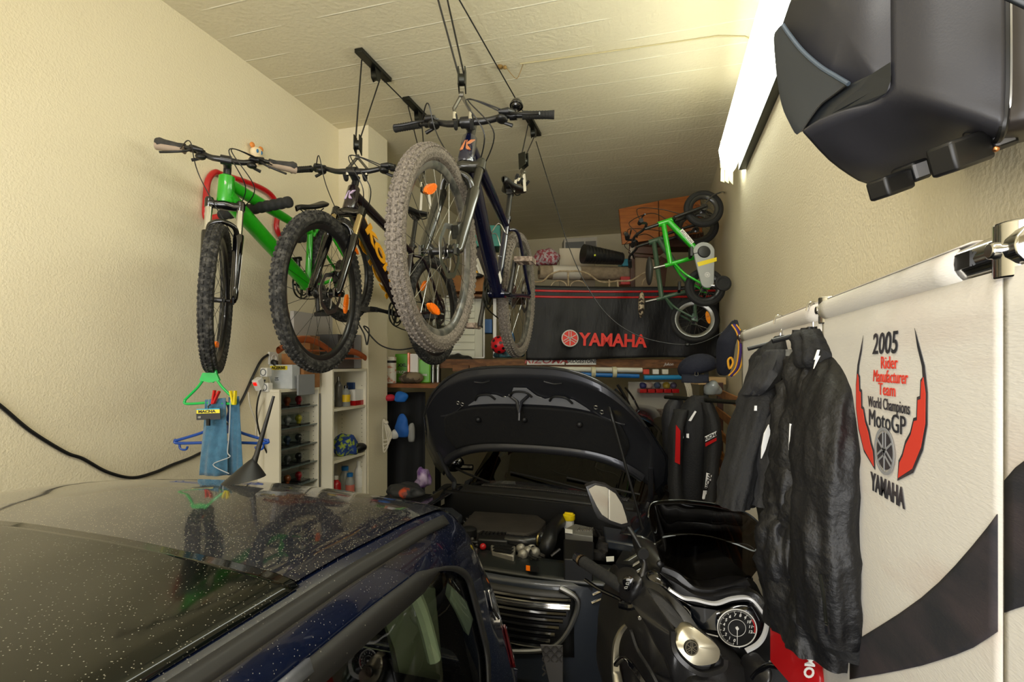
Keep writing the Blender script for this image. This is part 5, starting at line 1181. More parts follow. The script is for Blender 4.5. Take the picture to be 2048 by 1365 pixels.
# ---------------------------------------------------------------- white banner on chrome frame
XB = .36
def BP(u, v, dx=-.018): return PX(u, v, XB + dx) 
fb_ = thing('chrome_frame', 'chrome tube frame with clamps holding the white banner', 'frame', V((XB, 1.3, 1.9)))
y_a, y_b, y_c = BP(1483, 700).y, BP(1643, 650).y, BP(2004, 500).y
o = fb_.location
def PL(p): return V(p) - o
zr = 1.918
MB().cyl(PL((XB, y_a + .1, zr)), PL((XB, .30, zr + .0)), .0165).build('top_rail', m_chrome, fb_)
for y in (y_a, y_b, y_c):
    po = MB().cyl(PL((XB, y, 0)), PL((XB, y, zr)), .0165).build('post', m_chrome, fb_)
    c_ = MB(); c_.cyl(PL((XB, y, zr - .03)), PL((XB, y, zr + .028)), .024); c_.cyl(PL((XB, y - .03, zr)), PL((XB, y + .09, zr)), .023); c_.cyl(PL((XB - .03, y, zr)), PL((XB + .03, y, zr)), .009)
    cc = c_.build('clamp', m_chrome, po, bevel=.002)
    lb_ = MB(); lb_.bb(PL((XB - .0245, y + .045, zr - .008)), PL((XB - .022, y + .085, zr + .01))); tag(lb_.build('clamp_label', m_blk, cc), 'black clamp label')
m_ban = mat('white_banner_fabric', '#d8d4cb', .85, col2='#cbbdb2', nscale=5, bump=.15, bscale=260, stretch=(1, .35, 1.6), ramp=(.5, .75))
m_bblk = mat('black_banner_print', '#232429', .8, col2='#3a3336', nscale=9, stretch=(1, .5, 2), bump=.15, bscale=260)
m_bred = mat('red_banner_print', '#d43a26', .8)
def wave(y, z): return .0022 * math.sin(9 * y + 1.5 * z) + .001 * math.sin(21 * y - 2 * z)
def surf(y, z): return XB - .0180 + wave(y, z) * (1 - .8 * (z - .1) / (zr - .16))
def panel(name, label, ya, yb, sl=None):
    r = thing(name, label, 'banner', V((XB, (ya + yb) / 2, 0))); o = r.location
    b = MB(); b.grid(lambda u, v: V((XB - .016 + wave(lerp(ya, yb, u), lerp(.1, zr - .06, v)) * (1 - .8 * v), lerp(ya, yb, u), lerp(.1, zr - .02, v))) - o, 40, 40)
    b.build('fabric', m_ban, r, thick=.002, smooth=80)
    if sl is not False: b = MB(); b.grid(lambda u, v: V((XB + .026 * math.cos(math.pi * 1.9 * v + 2.4), lerp(ya, sl or yb, u), zr + .026 * math.sin(math.pi * 1.9 * v + 2.4))) - o, 12, 24); b.build('rail_sleeve', m_ban, r, thick=.002, smooth=80)
    return r
p0 = panel('white_banner', 'white banner section behind the hanging black jackets', y_a - .02, y_b + .004)
p1 = panel('white_banner', 'large white banner with red laurel print and black swoosh beside the jackets', y_b, y_c + .003, BP(1922, 520).y)
p2 = panel('white_banner', 'white banner section at the right edge beyond the seam', y_c, .30, False)
o = p1.location
sbk = [(y_b - .05, 1.5)]
def printed(root, name, pts, m, lab=None, lift=.0012):
    k = [BP(u, v) for u, v in pts]; o_ = root.location
    # fine strip mesh following the fabric
    vs = [V((XB - .016 - .0035 - lift + wave(p_.y, p_.z) * (1 - .8 * (p_.z - .1) / (zr - .16)), p_.y, p_.z)) - o_ for p_ in k]
    return tag(MB().slab(vs, V((.0006, 0, 0))).build(name, m, root, smooth=0), lab)
up_e = [(1700, 1290), (1721, 1277), (1760, 1254), (1800, 1228), (1843, 1196), (1878, 1165), (1911, 1131), (1945, 1092), (1975, 1055), (1994, 1029)]
lo_e = [(1994, 1264), (1975, 1277), (1945, 1296), (1911, 1310), (1878, 1321), (1843, 1332), (1800, 1342), (1760, 1350), (1721, 1356), (1700, 1360)]
for i in range(len(up_e) - 1):
    pass
b = MB(); o_ = p1.location
def sf2(p_): return V((XB - .0205 + wave(p_.y, p_.z) * (1 - .8 * (p_.z - .1) / (zr - .16)), p_.y, p_.z)) - o_
def band(upp, low, root, nv=14):
    b = MB(); o_ = root.location; n = len(upp); vs = []
    for j in range(nv):
        for (a, c_) in zip(upp, low):
            p_ = BP(*a).lerp(BP(*c_), j / (nv - 1)); vs.append(V((surf(p_.y, p_.z), p_.y, p_.z)) - o_)
    b.add(vs, [(j * n + i, j * n + i + 1, (j + 1) * n + i + 1, (j + 1) * n + i) for j in range(nv - 1) for i in range(n - 1)])
    return tag(b.build('black_swoosh', m_bblk, root, thick=.0008), 'broad black printed swoosh')
band(up_e, lo_e[::-1], p1); band([(2008, 962), (2030, 936), (2070, 905), (2120, 870)], [(2008, 1226), (2030, 1218), (2070, 1206), (2120, 1190)], p2)
def btext(body, u, v, size, m, **k):
    c_ = BP(u, v); M = Matrix(((0, 0, -1, surf(c_.y, c_.z) - .0006), (-1, 0, 0, c_.y), (0, 1, 0, c_.z), (0, 0, 0, 1)))
    M.translation -= p1.location
    return text('lettering', body, M, size, m, p1, ext=.0004, **k)
btext('2005', 1770, 689, .048, m_bblk, shear=.15, bold=.0004); btext('Rider', 1779, 727, .028, m_bred); btext('Manufacturer', 1779, 755, .028, m_bred, shear=.2, sx=.82)
btext('Team', 1775, 781, .028, m_bred); btext('World Champions', 1776, 811, .026, m_bblk, sx=.78); btext('MotoGP', 1773, 845, .040, m_bblk); btext('YAMAHA', 1775, 981, .040, m_bblk, bold=.0014, sx=.74)
c_ = BP(1772, 903); Me = Matrix(((0, 0, -1, surf(c_.y, c_.z) - .0016), (-1, 0, 0, c_.y), (0, 1, 0, c_.z), (0, 0, 0, 1))); Me.translation -= p1.location
b = MB(); b.lathe(Me.translation + V((.001, 0, 0)), V((-1, 0, 0)), [(.029, 0), (.029, .0008)], 36); tag(b.build('emblem_disc', m_bblk, p1), 'round black emblem')
b = MB(); emblem(b, Me, .037, .0008); tag(b.build('emblem_forks', mat('print_grey', '#8d8e90', .8), p1), 'three crossed tuning forks in a ring')
def flame(side):
    # side -1 left, +1 right of the laurel, as (horizontal, vertical) metres round the logo centre
    c0 = BP(1773, 830); yy = lambda h: c0.y - h * side if side > 0 else c0.y + h
    P_ = lambda h, vz: V((surf(c0.y - h * side, c0.z + vz) - .0002, c0.y - h * side, c0.z + vz)) - p1.location
    red = [(.045, -.090), (.088, -.068), (.113, -.034), (.125, 0), (.126, .04), (.120, .062), (.115, .055), (.113, .032), (.105, .030), (.103, .002), (.094, 0), (.085, -.02), (.07, -.036), (.060, -.055), (.05, -.066)]
    blk = [(.041, -.095), (.090, -.073), (.117, -.037), (.129, -.001), (.130, .042), (.122, .078), (.108, .104), (.094, .13), (.102, .103), (.115, .077), (.117, .062), (.111, .058), (.109, .036), (.101, .034), (.099, .006), (.091, .004), (.081, -.017), (.066, -.032), (.056, -.052), (.045, -.064)]
    MB().slab([P_(*q) for q in blk], V((-.0004, 0, 0))).build('laurel_outline', m_bblk, p1, smooth=0); tag(MB().slab([P_(*q) + V((-.0006, 0, 0)) for q in red], V((-.0005, 0, 0))).build('laurel_flame', m_bred, p1, smooth=0), 'red flame laurel')
flame(-1); flame(1)
# ---------------------------------------------------------------- front jackets on wire hangers
def wire_hanger(label, u, v, Y, top):
    r = thing('wire_hanger', label, 'hanger', P(u, v, Y)); 
    ob = ptube([P(u, v + 40 / Y, Y), P(u, v + 5, Y), P(u + 8, v - 12, Y), P(u + 2, v - 26, Y), P(u - 10, v - 24, Y), P(u - 14, v - 10, Y)], .003, 8, 5).build('hook', m_chrome, None); placed(ob, r)
    ob = ptube([P(u - 90 / Y, v + 60 / Y, Y) + CF * .02, P(u, v + 36 / Y, Y), P(u + 60 / Y, v + 62 / Y, Y) - CF * .05], .006, 8).build('shoulder_bar', m_blk, None); placed(ob, r); return r
wire_hanger('chrome hook of the hanger under the nearest black jacket', 1628, 632, 1.2, 0)
wire_hanger('chrome hook of the hanger under the left black jacket', 1562, 658, 1.5, 0)
j = thing('motorcycle_jacket', 'long black nylon jacket with white reflective strips, nearest to the banner', 'jacket', P(1640, 700, 1.15))
placed(loft([(1632, 655, 1.2, 20, .03), (1640, 690, 1.2, 42, .05), (1642, 730, 1.18, 56, .08), (1645, 800, 1.15, 60, .10), (1642, 900, 1.13, 62, .11), (1640, 1020, 1.12, 64, .11), (1640, 1120, 1.11, 70, .11), (1638, 1210, 1.1, 76, .11), (1636, 1280, 1.1, 78, .11)], 'body', m_jk, None, wr=.02, fr=9, seed=1, n=100, power=2.2), j)
placed(loft([(1672, 706, 1.11, 14, .04), (1672, 730, 1.07, 27, .06), (1662, 790, 1.03, 38, .075), (1652, 880, 1.0, 47, .08), (1650, 1000, .99, 50, .075), (1654, 1120, .98, 52, .075), (1660, 1220, .98, 53, .07), (1662, 1268, .98, 50, .06)], 'sleeve', m_jk, None, wr=.010, fr=10, seed=2, n=100, power=2.2), j)
placed(loft([(1676, 1250, .975, 40, .06), (1684, 1296, .975, 38, .06)], 'cuff', m_jk2, None, n=30), j)
placed(loft([(1612, 712, 1.22, 20, .05), (1600, 790, 1.2, 28, .07), (1590, 900, 1.18, 30, .07), (1576, 985, 1.17, 32, .07), (1570, 1020, 1.16, 27, .06), (1568, 1050, 1.16, 30, .06), (1570, 1110, 1.16, 44, .07), (1582, 1200, 1.15, 42, .07), (1600, 1265, 1.14, 34, .06)], 'sleeve', m_jk, None, wr=.016, fr=16, seed=4, n=90), j)
placed(loft([(1618, 660, 1.19, 20, .03), (1630, 672, 1.17, 34, .045), (1640, 700, 1.14, 44, .055), (1642, 724, 1.13, 46, .055), (1642, 736, 1.13, 40, .05)], 'collar', m_jk2, None, wr=.014, fr=14, seed=14, n=60), j)
patch(j, 'reflective_strip', [(1684, 842, 1.02), (1699, 834, 1.02), (1702, 852, 1.02), (1687, 862, 1.02)], m_refl, .004, 'white reflective strip')
patch(j, 'reflective_strip', [(1581, 848, 1.06), (1586, 850, 1.06), (1588, 900, 1.06), (1584, 930, 1.06), (1579, 900, 1.06)], m_refl, .004, 'white reflective strip')
patch(j, 'bolt_logo', [(1636, 700, 1.055), (1640, 700, 1.055), (1637, 712, 1.055), (1641, 712, 1.055), (1628, 738, 1.055), (1632, 720, 1.055), (1629, 720, 1.055)], m_refl, .003, 'white bolt shaped logo')
placed(ptube([(1640, 1150, .905), (1648, 1200, .905), (1652, 1245, .91)], .003, 6, 4).build('zip', m_dsteel), j)
placed(ptube([(1653, 1250, .905), (1656, 1268, .905)], .004, 6).build('zip_pull', m_chrome), j)
j = thing('motorcycle_jacket', 'black and grey textile jacket hanging left of the nylon one', 'jacket', P(1540, 720, 1.5))
placed(loft([(1562, 672, 1.5, 10, .03), (1556, 692, 1.5, 26, .05), (1550, 730, 1.5, 40, .08), (1545, 800, 1.48, 40, .1), (1548, 900, 1.46, 42, .1), (1560, 990, 1.44, 38, .09), (1568, 1060, 1.42, 34, .08), (1575, 1150, 1.4, 30, .08)], 'body', m_jk2, None, wr=.018, fr=8, seed=21, n=50), j)
placed(loft([(1536, 712, 1.45, 20, .05), (1515, 790, 1.42, 26, .07), (1496, 860, 1.4, 27, .07), (1478, 940, 1.38, 26, .06), (1466, 1010, 1.36, 30, .06)], 'sleeve', m_jk2, None, wr=.012, fr=9, seed=22, n=40), j)
placed(loft([(1553, 700, 1.40, 16, .03), (1540, 730, 1.39, 22, .05), (1525, 765, 1.38, 24, .05), (1505, 790, 1.4, 14, .04)], 'collar', m_jg, None, wr=.012, seed=23), j)
placed(loft([(1546, 820, 1.36, 12, .04), (1532, 880, 1.34, 18, .05), (1526, 950, 1.33, 18, .05), (1522, 1010, 1.32, 15, .04)], 'grey_panel', m_jg, None, wr=.01, fr=10, seed=24), j)
placed(loft([(1572, 700, 1.4, 16, .04), (1566, 725, 1.38, 18, .04), (1562, 750, 1.38, 12, .03)], 'lining', m_lin, None, wr=.014, fr=14, seed=25), j)
patch(j, 'reflective_strip', [(1538, 850, 1.285), (1541, 851, 1.285), (1540, 870, 1.285), (1531, 900, 1.285), (1523, 918, 1.285), (1524, 895, 1.285), (1529, 868, 1.285)], m_refl, .004, 'curved white reflective strip')
patch(j, 'zip_pull', [(1510, 812, 1.31), (1514, 812, 1.31), (1514, 822, 1.31), (1509, 822, 1.31)], m_refl, .003, 'white zip pull')
# red bag in the corner beyond the scooter
rb = thing('red_bag', 'red bag with white letters on the floor by the jackets', 'bag', P(1630, 1330, 1.1))
placed(dome([(1608, 1312, 1.15), (1640, 1316, 1.15), (1660, 1345, 1.15), (1662, 1400, 1.15), (1608, 1400, 1.15)], .03, .15).build('bag', m_red), rb)
placed(text('lettering', 'MO', inplane(P(1618, 1335, 1.11), CR * -.1 - UP, CR), .03, m_paper, None, bold=.001), rb)
# ================================================================ cars
def carbody(Mc, half, ztop, wid, ys, hole=None, nu=72):
    """half: (s, dx, z) table from roof centre to sill; ztop/wid: y tables; Mc: car frame (x right, y back->, z up)"""
    tx = [(s_, d) for s_, d, _ in half]; tz = [(s_, z_) for s_, _, z_ in half]
    ZR = half[0][2]
    def sm(t, x, w_=.03): return (interp(x - w_, t) + interp(x, t) * 2 + interp(x + w_, t)) / 4
    def pt(s_, y, off=0):
        a = abs(s_); k = sm(wid, y, .06); zt = sm(ztop, y, .06)
        x = sm(tx, a) * k; z = sm(tz, a)
        if zt < ZR:
            lo = half[-1][2]; z = lo + (z - lo) * (zt - lo) / (ZR - lo)
        p_ = V((math.copysign(x, s_), y, z))
        if off:
            e = 1e-3; sx = 1 if s_ >= 0 else -1
            du = pt(s_ + e, y) - pt(s_ - e, y); dv = pt(s_, y + e) - pt(s_, y - e); n_ = du.cross(dv)
            if n_.length > 1e-12:
                n_.normalize()
                if n_.z < 0 or (abs(n_.z) < .3 and n_.x * sx < 0): n_ = -n_
                if n_.z < -.2: n_ = -n_
                p_ = p_ + n_ * off
        return p_
    return pt
def skin(pt, name, m, parent, s0, s1, y0, y1, ns, ny, off=0, skip=None, thick=0, shape=None):
    mb = MB(); vs = []
    for j in range(ny):
        for i in range(ns):
            a, c_ = i / (ns - 1), j / (ny - 1)
            if shape: s_, y = shape(a, c_)
            else: s_, y = lerp(s0, s1, a), lerp(y0, y1, c_)
            vs.append(pt(s_, y, off))
    fs = []
    for j in range(ny - 1):
        for i in range(ns - 1):
            if skip:
                sc, yc = lerp(s0, s1, (i + .5) / (ns - 1)), lerp(y0, y1, (j + .5) / (ny - 1))
                if skip(sc, yc): continue
            fs.append((j * ns + i, j * ns + i + 1, (j + 1) * ns + i + 1, (j + 1) * ns + i))
    mb.add(vs, fs); return mb.build(name, m, parent, smooth=60, thick=thick)
m_bcar = mat('dusty_blue_paint', '#07112c', .2, coat=1, spots='#8d8a80', sscale=210, sth=(.1, .2))
m_roofp = mat('dusty_roof_paint', '#0a0f20', .3, coat=1, spots='#b9b5a3', sscale=260, sth=(.14, .26))
m_gl = mat('dusty_roof_glass', '#060a07', .1, coat=.15, spec=.35, spots='#8f8b7b', sscale=230, sth=(.1, .22))
m_trim = mat('dusty_black_trim', '#1d1d1d', .55, spots='#8a877c', sscale=80, sth=(.04, .1))
CX = -1.13
half = [(0, 0, 1.495), (.15, .22, 1.49), (.3, .45, 1.475), (.4, .59, 1.46), (.46, .625, 1.42), (.52, .65, 1.37), (.62, .685, 1.22), (.72, .72, 1.05), (.78, .74, .95), (.86, .745, .75), (.94, .74, .45), (1, .70, .22)]
ztop = [(-1.75, .55), (-1.65, .72), (-1.3, .88), (-.95, .97), (-.55, 1.22), (-.15, 1.45), (.1, 1.495), (.8, 1.495), (1.1, 1.475), (1.3, 1.44), (1.42, 1.39), (1.5, 1.29), (1.62, 1.15), (1.75, 1.04), (1.84, .90), (1.90, .6)]
wid = [(-1.75, .6), (-1.6, .9), (-1.2, .98), (.9, 1.0), (1.15, .985), (1.35, .94), (1.5, .925), (1.65, .92), (1.78, .84), (1.86, .7), (1.90, .5)]
car = thing('small_hatchback', 'dusty dark blue small hatchback with glass roof, parked rear towards the other car', 'car', V((CX, 0, 0)))
pt = carbody(None, half, ztop, wid, None)
WS, WE = .53, .745
def inwin(s_, y):
    a = abs(s_)
    if not (WS < a < WE): return False
    t = (a - WS) / (WE - WS)
    yr = 1.24 - .02 * t - .20 * max(0, 1 - t * 3.2) ** 2 + .10 * (t if t > .3 else .3) - .2 * max(0, (t - .75) * 4) ** 2 * .3
    return .52 < y < yr
def rear_of(t): return 1.24 - .02 * t - .20 * max(0, 1 - t * 3.2) ** 2 + .10 * (t if t > .3 else .3) - .06 * max(0, (t - .75) * 4) ** 2
skin(pt, 'body_shell', m_bcar, car, -1, 1, -1.75, 1.90, 150, 170, skip=inwin)
rf = skin(pt, 'roof_panel', m_roofp, car, -.40, .40, -.12 + .80, 1.36, 50, 30, .0045)
gl = skin(pt, 'roof_glass', m_gl, car, -.41, .41, -.12, .675, 50, 30, .005, thick=.004)
for s in (-1, 1): 
    skin(pt, 'roof_drip_strip', m_trim, car, s * .425, s * .455, -.15, 1.24, 4, 40, .006, thick=.003)
    skin(pt, 'window_frame', m_trim, car, 0, 0, 0, 0, 3, 120, .006, thick=.006, shape=lambda a, c_, s=s: ((lambda P_: (s * P_[0], P_[1]))((
        (lerp(WS - .022, WS + .012, a), lerp(.2, .98, c_ / .4)) if c_ < .4 else
        (lambda th: (lerp(1, .86, a) * 0 + WS + (WE - WS) * min(1, max(-.12, ((c_ - .4) / .45))) - (.022 if c_ < .42 else 0) * 0, rear_of(max(0, min(1, (c_ - .4) / .45))) + lerp(.022, -.02, a)))(0) if c_ < .85 else
        (WE + lerp(.02, -.012, a), lerp(rear_of(1), .2, (c_ - .85) / .15))))))
    go = skin(pt, 'side_window', glassy('side_glass', '#dde6dc', 1), car, s * WS, s * WE, .52, 1.27, 12, 24, -.004)
    skin(pt, 'door_frame_panel', m_trim, car, s * .55, s * .74, .42, .56, 10, 8, .008, thick=.006)
    skin(pt, 'front_door_window', m_gl, car, s * .56, s * .74, -.35, .40, 10, 16, .004, thick=.003)
    skin(pt, 'door_frame_moulding', mat('grey_moulding', '#5d6068', .4, spots='#9a978c', sscale=80, sth=(.04, .1)), car, s * .505, s * .522, -.3, .62, 4, 20, .010, thick=.008)
MB().add([pt(lerp(-.39, .39, i / 20), 1.362 , .004) for i in range(21)] + [pt(lerp(-.39, .39, i / 20), 1.368, .004) for i in range(21)], [(i, i + 1, 22 + i, 21 + i) for i in range(20)]).build('spoiler_seam', m_blk, car, thick=.002)
# interior seen through the quarter window
m_int = mat('pale_interior', '#b9c4ae', .8); m_dint = mat('dark_interior', '#15171a', .8)
q_ = [P(u, v, Y) - V((CX, 0, 0)) for u, v, Y in ((752, 1195, 1.5), (800, 1165, 1.55), (872, 1178, 1.62), (886, 1345, 1.72), (888, 1420, 1.7), (812, 1420, 1.6), (790, 1300, 1.52))]
MB().slab(q_, V((-.05, .05, 0))).build('interior_trim', m_int, car, bevel=.006)
q_ = [P(u, v, Y) - V((CX, 0, 0)) for u, v, Y in ((905, 1175, 1.45), (935, 1205, 1.5), (948, 1240, 1.53), (938, 1275, 1.55), (920, 1235, 1.5), (900, 1200, 1.46))]
MB().slab(q_, V((-.03, .03, 0))).build('interior_trim', m_int, car, bevel=.005)
MB().bb((-.6, -.6, .3), (.6, 1.35, .9)).build('interior_floor', m_dint, car)
skin(pt, 'headlining', m_dint, car, -.52, .52, -.1, 1.3, 20, 20, -.05)
for s in (-1, 1):
    b = MB(); b.ball((s * .3, .45, .95), (.22, .09, .3)); b.ball((s * .3, .48, 1.28), (.11, .05, .09)); b.build('front_seat', m_dint, car)
b = MB(); b.tube(catmull([V((.53, 1.02, 1.33)), V((.54, 1.12, 1.28)), V((.56, 1.17, 1.18)), V((.58, 1.2, 1.05))], 6), .018, 8); b.build('pillar_trim', m_int, car)
b = MB(); q = V((.57, .80, 1.30)); b.ball(q, (.01, .018, .03)); b.ball(V((.6, .83, 1.12)), (.01, .014, .02)); tag(b.build('belt_anchor', m_blk, car), 'seat belt anchor')
# rear lights, number plate area, bumper
for s in (-1, 1):
    skin(pt, 'tail_lamp', mat('tail_red', '#520a0d', .08, coat=1), car, s * .63, s * .74, 1.62, 1.78, 10, 12, .005, thick=.008)
    skin(pt, 'lamp_chrome', m_chrome, car, s * .60, s * .64, 1.46, 1.54, 8, 8, .006, thick=.006)
    w_ = MB(); w_.lathe(V((s * .60, 1.25, .29)), (s, 0, 0), [(.2, 0), (.29, .01), (.29, .13), (.2, .14)], 30); w_.build('rear_wheel', m_rub, car)
    w_ = MB(); w_.lathe(V((s * .60, -1.05, .29)), (s, 0, 0), [(.2, 0), (.29, .01), (.29, .13), (.2, .14)], 30); w_.build('front_wheel', m_rub, car)
b = MB(); b.grid(lambda u, v: V(((u - .5) * 1.2, 1.90 + .03 * math.cos((u - .5) * 3) , lerp(.35, .62, v))), 20, 6); b.build('rear_bumper', m_bcar, car, thick=.03)
# roof aerial
q = PZ(503, 972, 1.47) - V((CX, 0, 0))
q = V((.01, 1.19, 1.475))
ae = MB()
ae.grid(lambda u, v: q + V((.034 * (1 - .35 * v) * math.cos(2 * math.pi * u) * (1 - v) ** .6, .075 * math.sin(2 * math.pi * u) * (1 - v) ** .9 + .03 * v - .01, .055 * v)), 20, 10, closed_u=True)
an = ae.build('aerial_base', m_blk, car)
ae = MB(); ae.tube([q + V((0, .02, .035)), q + V((0, .035, .06)), q + V((.03, .07, .23))], [.011, .0075, .004], 10); ae.build('aerial_mast', m_blk, an)
# ---------------------------------------------------------------- second car, bonnet open
Oc = P(1088, 985, 3.42); Oc.z = 0
rt = V((math.cos(math.radians(-7)), math.sin(math.radians(-7)), 0)); fw = V((-rt.y, rt.x, 0))
Mc = Matrix(((rt.x, fw.x, 0, Oc.x), (rt.y, fw.y, 0, Oc.y), (0, 0, 1, 0), (0, 0, 0, 1)))
m_gp = mat('dark_grey_paint', '#16181c', .25, coat=1); m_gp2 = mat('slate_blue_paint', '#2b3038', .35, coat=.4)
c2 = thing('car_with_open_bonnet', 'dark grey car facing the camera with its bonnet raised and engine showing', 'car', Mc)
half2 = [(0, 0, 1.46), (.2, .28, 1.455), (.36, .50, 1.43), (.44, .60, 1.38), (.5, .65, 1.3), (.62, .72, 1.12), (.7, .78, .98), (.76, .83, .92), (.86, .86, .7), (.95, .85, .4), (1, .82, .2)]
zt2 = [(0, .96), (.2, 1.06), (.5, 1.24), (.85, 1.42), (1.2, 1.46), (2.2, 1.45), (2.7, 1.40), (3.0, 1.15), (3.2, .95), (3.3, .7)]
wd2 = [(0, .97), (.5, 1.0), (2.6, 1.0), (3.1, .93), (3.3, .8)]
pt2 = carbody(None, half2, zt2, wd2, None)
def inws(s_, y): return (abs(s_) < .47 and .06 < y < .82) or (.49 < abs(s_) < .69 and .75 < y < 2.4)
skin(pt2, 'cabin_shell', m_gp, c2, -1, 1, 0.02, 3.3, 100, 90, skip=inws)
m_wsg = glassy('windscreen_glass', '#2a4434', 1)
skin(pt2, 'windscreen', m_wsg, c2, -.475, .475, .055, .83, 30, 20, -.002)
for s in (-1, 1): skin(pt2, 'side_window', m_gl, c2, s * .485, s * .695, .74, 2.42, 8, 20, -.002)
b = MB(); b.bb((-.70, .16, .85), (.70, .62, .93)); b.build('dashboard', m_dint, c2, bevel=.03)
b = MB(); b.bb((-.75, .3, .2), (.75, 3.0, .6)); b.build('interior_floor', m_dint, c2)
for s in (-1, 1): b = MB(); b.ball((s * .36, 1.25, .85), (.24, .12, .35)); b.ball((s * .36, 1.28, 1.25), (.13, .06, .1)); b.build('front_seat', mat('seat_cloth', '#242a2a', .9), c2)
b = MB(); b.ring(V((.36, .72, 1.0)), (0, 1, .4), .18, .015, 36, 8); b.build('steering_wheel', m_blk, c2)
b = MB(); b.ball((0, .62, 1.32), (.12, .02, .035)); b.build('interior_mirror', m_blk, c2)
b = MB(); b.slab([V((-.60, .42, 1.10)), V((-.50, .42, 1.10)), V((-.49, .45, 1.2)), V((-.56, .45, 1.2)), V((-.6, .43, 1.16))], V((0, .01, 0))); tag(b.build('screen_reflection', mat('pale_green_reflection', '#7fa898', .5), c2), 'pale green painted reflection behind the windscreen')  # mirror reflection put in as a small greenish plate
# cowl with grille of slots, wipers
m_cowl = mat('cowl_plastic', '#1f1f1e', .55)
b = MB(); b.grid(lambda u, v: V((lerp(-.80, .80, u), lerp(-.13, .06, v) + .10 * (2 * u - 1) ** 2, .935 + .02 * math.sin(v * 3) - .05 * (2 * u - 1) ** 2 * 1)), 40, 8)
cw = b.build('cowl_panel', m_cowl, c2, thick=.012)
b = MB()
for rr in range(4):
    for i in range(70):
        u = .22 + .62 * i / 69; b.box(V((lerp(-.80, .80, u), -.045 + .022 * rr + .10 * (2 * u - 1) ** 2, .972 - .05 * (2 * u - 1) ** 2)), (.011, .012, .006))
tag(b.build('cowl_slots', m_steel, cw), 'rows of small air slots', kind='stuff')
b = MB(); b.tube(catmull([V((lerp(-.82, .82, t), -.15 + .10 * (2 * t - 1) ** 2, .925 - .05 * (2 * t - 1) ** 2)) for t in [i / 12 for i in range(13)]], 3), .012, 8); b.build('rubber_seal', m_rub, c2)
for pts in ([(.30, .0, .985), (.02, .06, 1.01), (-.30, .13, 1.03)], [(-.40, .0, .975), (-.62, .06, 1.01), (-.72, .10, 1.03)], [(.62, .05, .98), (.40, .08, 1.0), (.12, .12, 1.03)]):
    b = MB(); b.tube(catmull([V(q_) for q_ in pts], 5), .008, 6); b.build('wiper', m_blk, c2)
# engine bay tub
b = MB()
b.bb((-.66, -.72, .3), (.66, -.15, .34)); b.bb((-.66, -.17, .3), (.66, -.13, .93)); b.bb((-.70, -.7, .3), (-.62, -.1, .82)); b.bb((.62, -.7, .3), (.70, -.1, .82)); b.build('engine_bay', m_blk, c2)
for s in (-1, 1):
    b = MB(); b.grid(lambda u, v: V((s * lerp(.60, .86, v ** .8), lerp(-.50, .05, u), interp(u, [(0, .90), (1, .93)]) - .16 * v ** 3)), 16, 10)
    b.grid(lambda u, v: V((s * .86, lerp(-.78, .05, u), lerp(.2, interp(u, [(0, .60), (.3, .70), (1, .77)]), v))), 16, 6)
    b.build('front_wing', m_gp, c2, thick=.004)
    w_ = MB(); w_.lathe(V((s * .68, -.42, .31)), (s, 0, 0), [(.2, 0), (.31, .01), (.31, .15), (.2, .16)], 30); w_.build('front_wheel', m_rub, c2)
    w_ = MB(); w_.lathe(V((s * .68, 2.2, .31)), (s, 0, 0), [(.2, 0), (.31, .01), (.31, .15), (.2, .16)], 30); w_.build('rear_wheel', m_rub, c2)
    b = MB(); b.ball(V((s * .98, .50, .98)), (.11, .06, .075)); b.tube([V((s * .80, .52, .95)), V((s * .9, .5, .95))], .025, 8); b.build('door_mirror', m_gloss, c2)
m_eng = mat('engine_plastic', '#2b2723', .75, col2='#35302a', nscale=8, bump=.15)
m_cast = mat('cast_aluminium', '#9c988e', .5, .7, bump=.4, bscale=40)
Ici = Mc.inverted()
LC = lambda u, v, z_: Ici @ PZ(u, v, z_)
def plate(name, pts, z_, h_, m, bev=.01, par=c2, lab=None, taper=0):
    q = [LC(u, v, z_) for u, v in pts]; ob = MB().slab(q, V((0, 0, -h_))).build(name, m, par, bevel=bev); return tag(ob, lab)
ec = plate('engine_cover', [(925, 1048), (948, 1022), (1075, 1030), (1092, 1042), (1078, 1060), (1055, 1068), (955, 1062), (930, 1058)], .84, .1, m_eng, .012)
plate('intake_box', [(958, 1064), (1018, 1068), (1016, 1082), (955, 1078)], .83, .08, m_blk, .01)
b = MB(); 
for i in range(7): a = LC(963 + 8 * i, 1066, .835); b.box(a, (.015, .05, .008))
b.build('intake_ribs', m_blk, c2)
b = MB(); pts = [LC(1012, 1080, .82), LC(1045, 1084, .82), LC(1075, 1082, .82), LC(1086, 1072, .84), LC(1105, 1058, .85), LC(1118, 1048, .85)]; q = catmull(pts, 6)
b.tube(q, [.028 + .004 * (i % 2) for i in range(len(q))], 14); b.build('ribbed_hose', m_blk2, c2)
b = MB(); b.tube(catmull([LC(1120, 1042, .86), LC(1104, 1062, .86), LC(1096, 1090, .82), LC(1085, 1112, .74)], 6), .042, 14); b.build('intake_hose', m_blk, c2)
b = MB(); c_ = LC(1077, 1080, .83); b.ring(c_, rt * .2 + V((1, .2, 0)), .031, .006, 24, 8); tag(b.build('brass_clamp', mat('brass', '#b8a468', .3, 1), c2), 'brass coloured hose clamp')
hs = plate('heat_shield', [(980, 1086), (1032, 1092), (1028, 1112), (984, 1102)], .80, .10, m_cast, .008, lab='pale slotted heat shield')
for i in range(3): b = MB(); b.bb(LC(986, 1090 + 6 * i, .803) + V((0, -.006, 0)), LC(1026, 1093 + 6 * i, .803) + V((0, .006, .004))); b.build('heat_shield_slot', m_blk, hs)
b = MB(); 
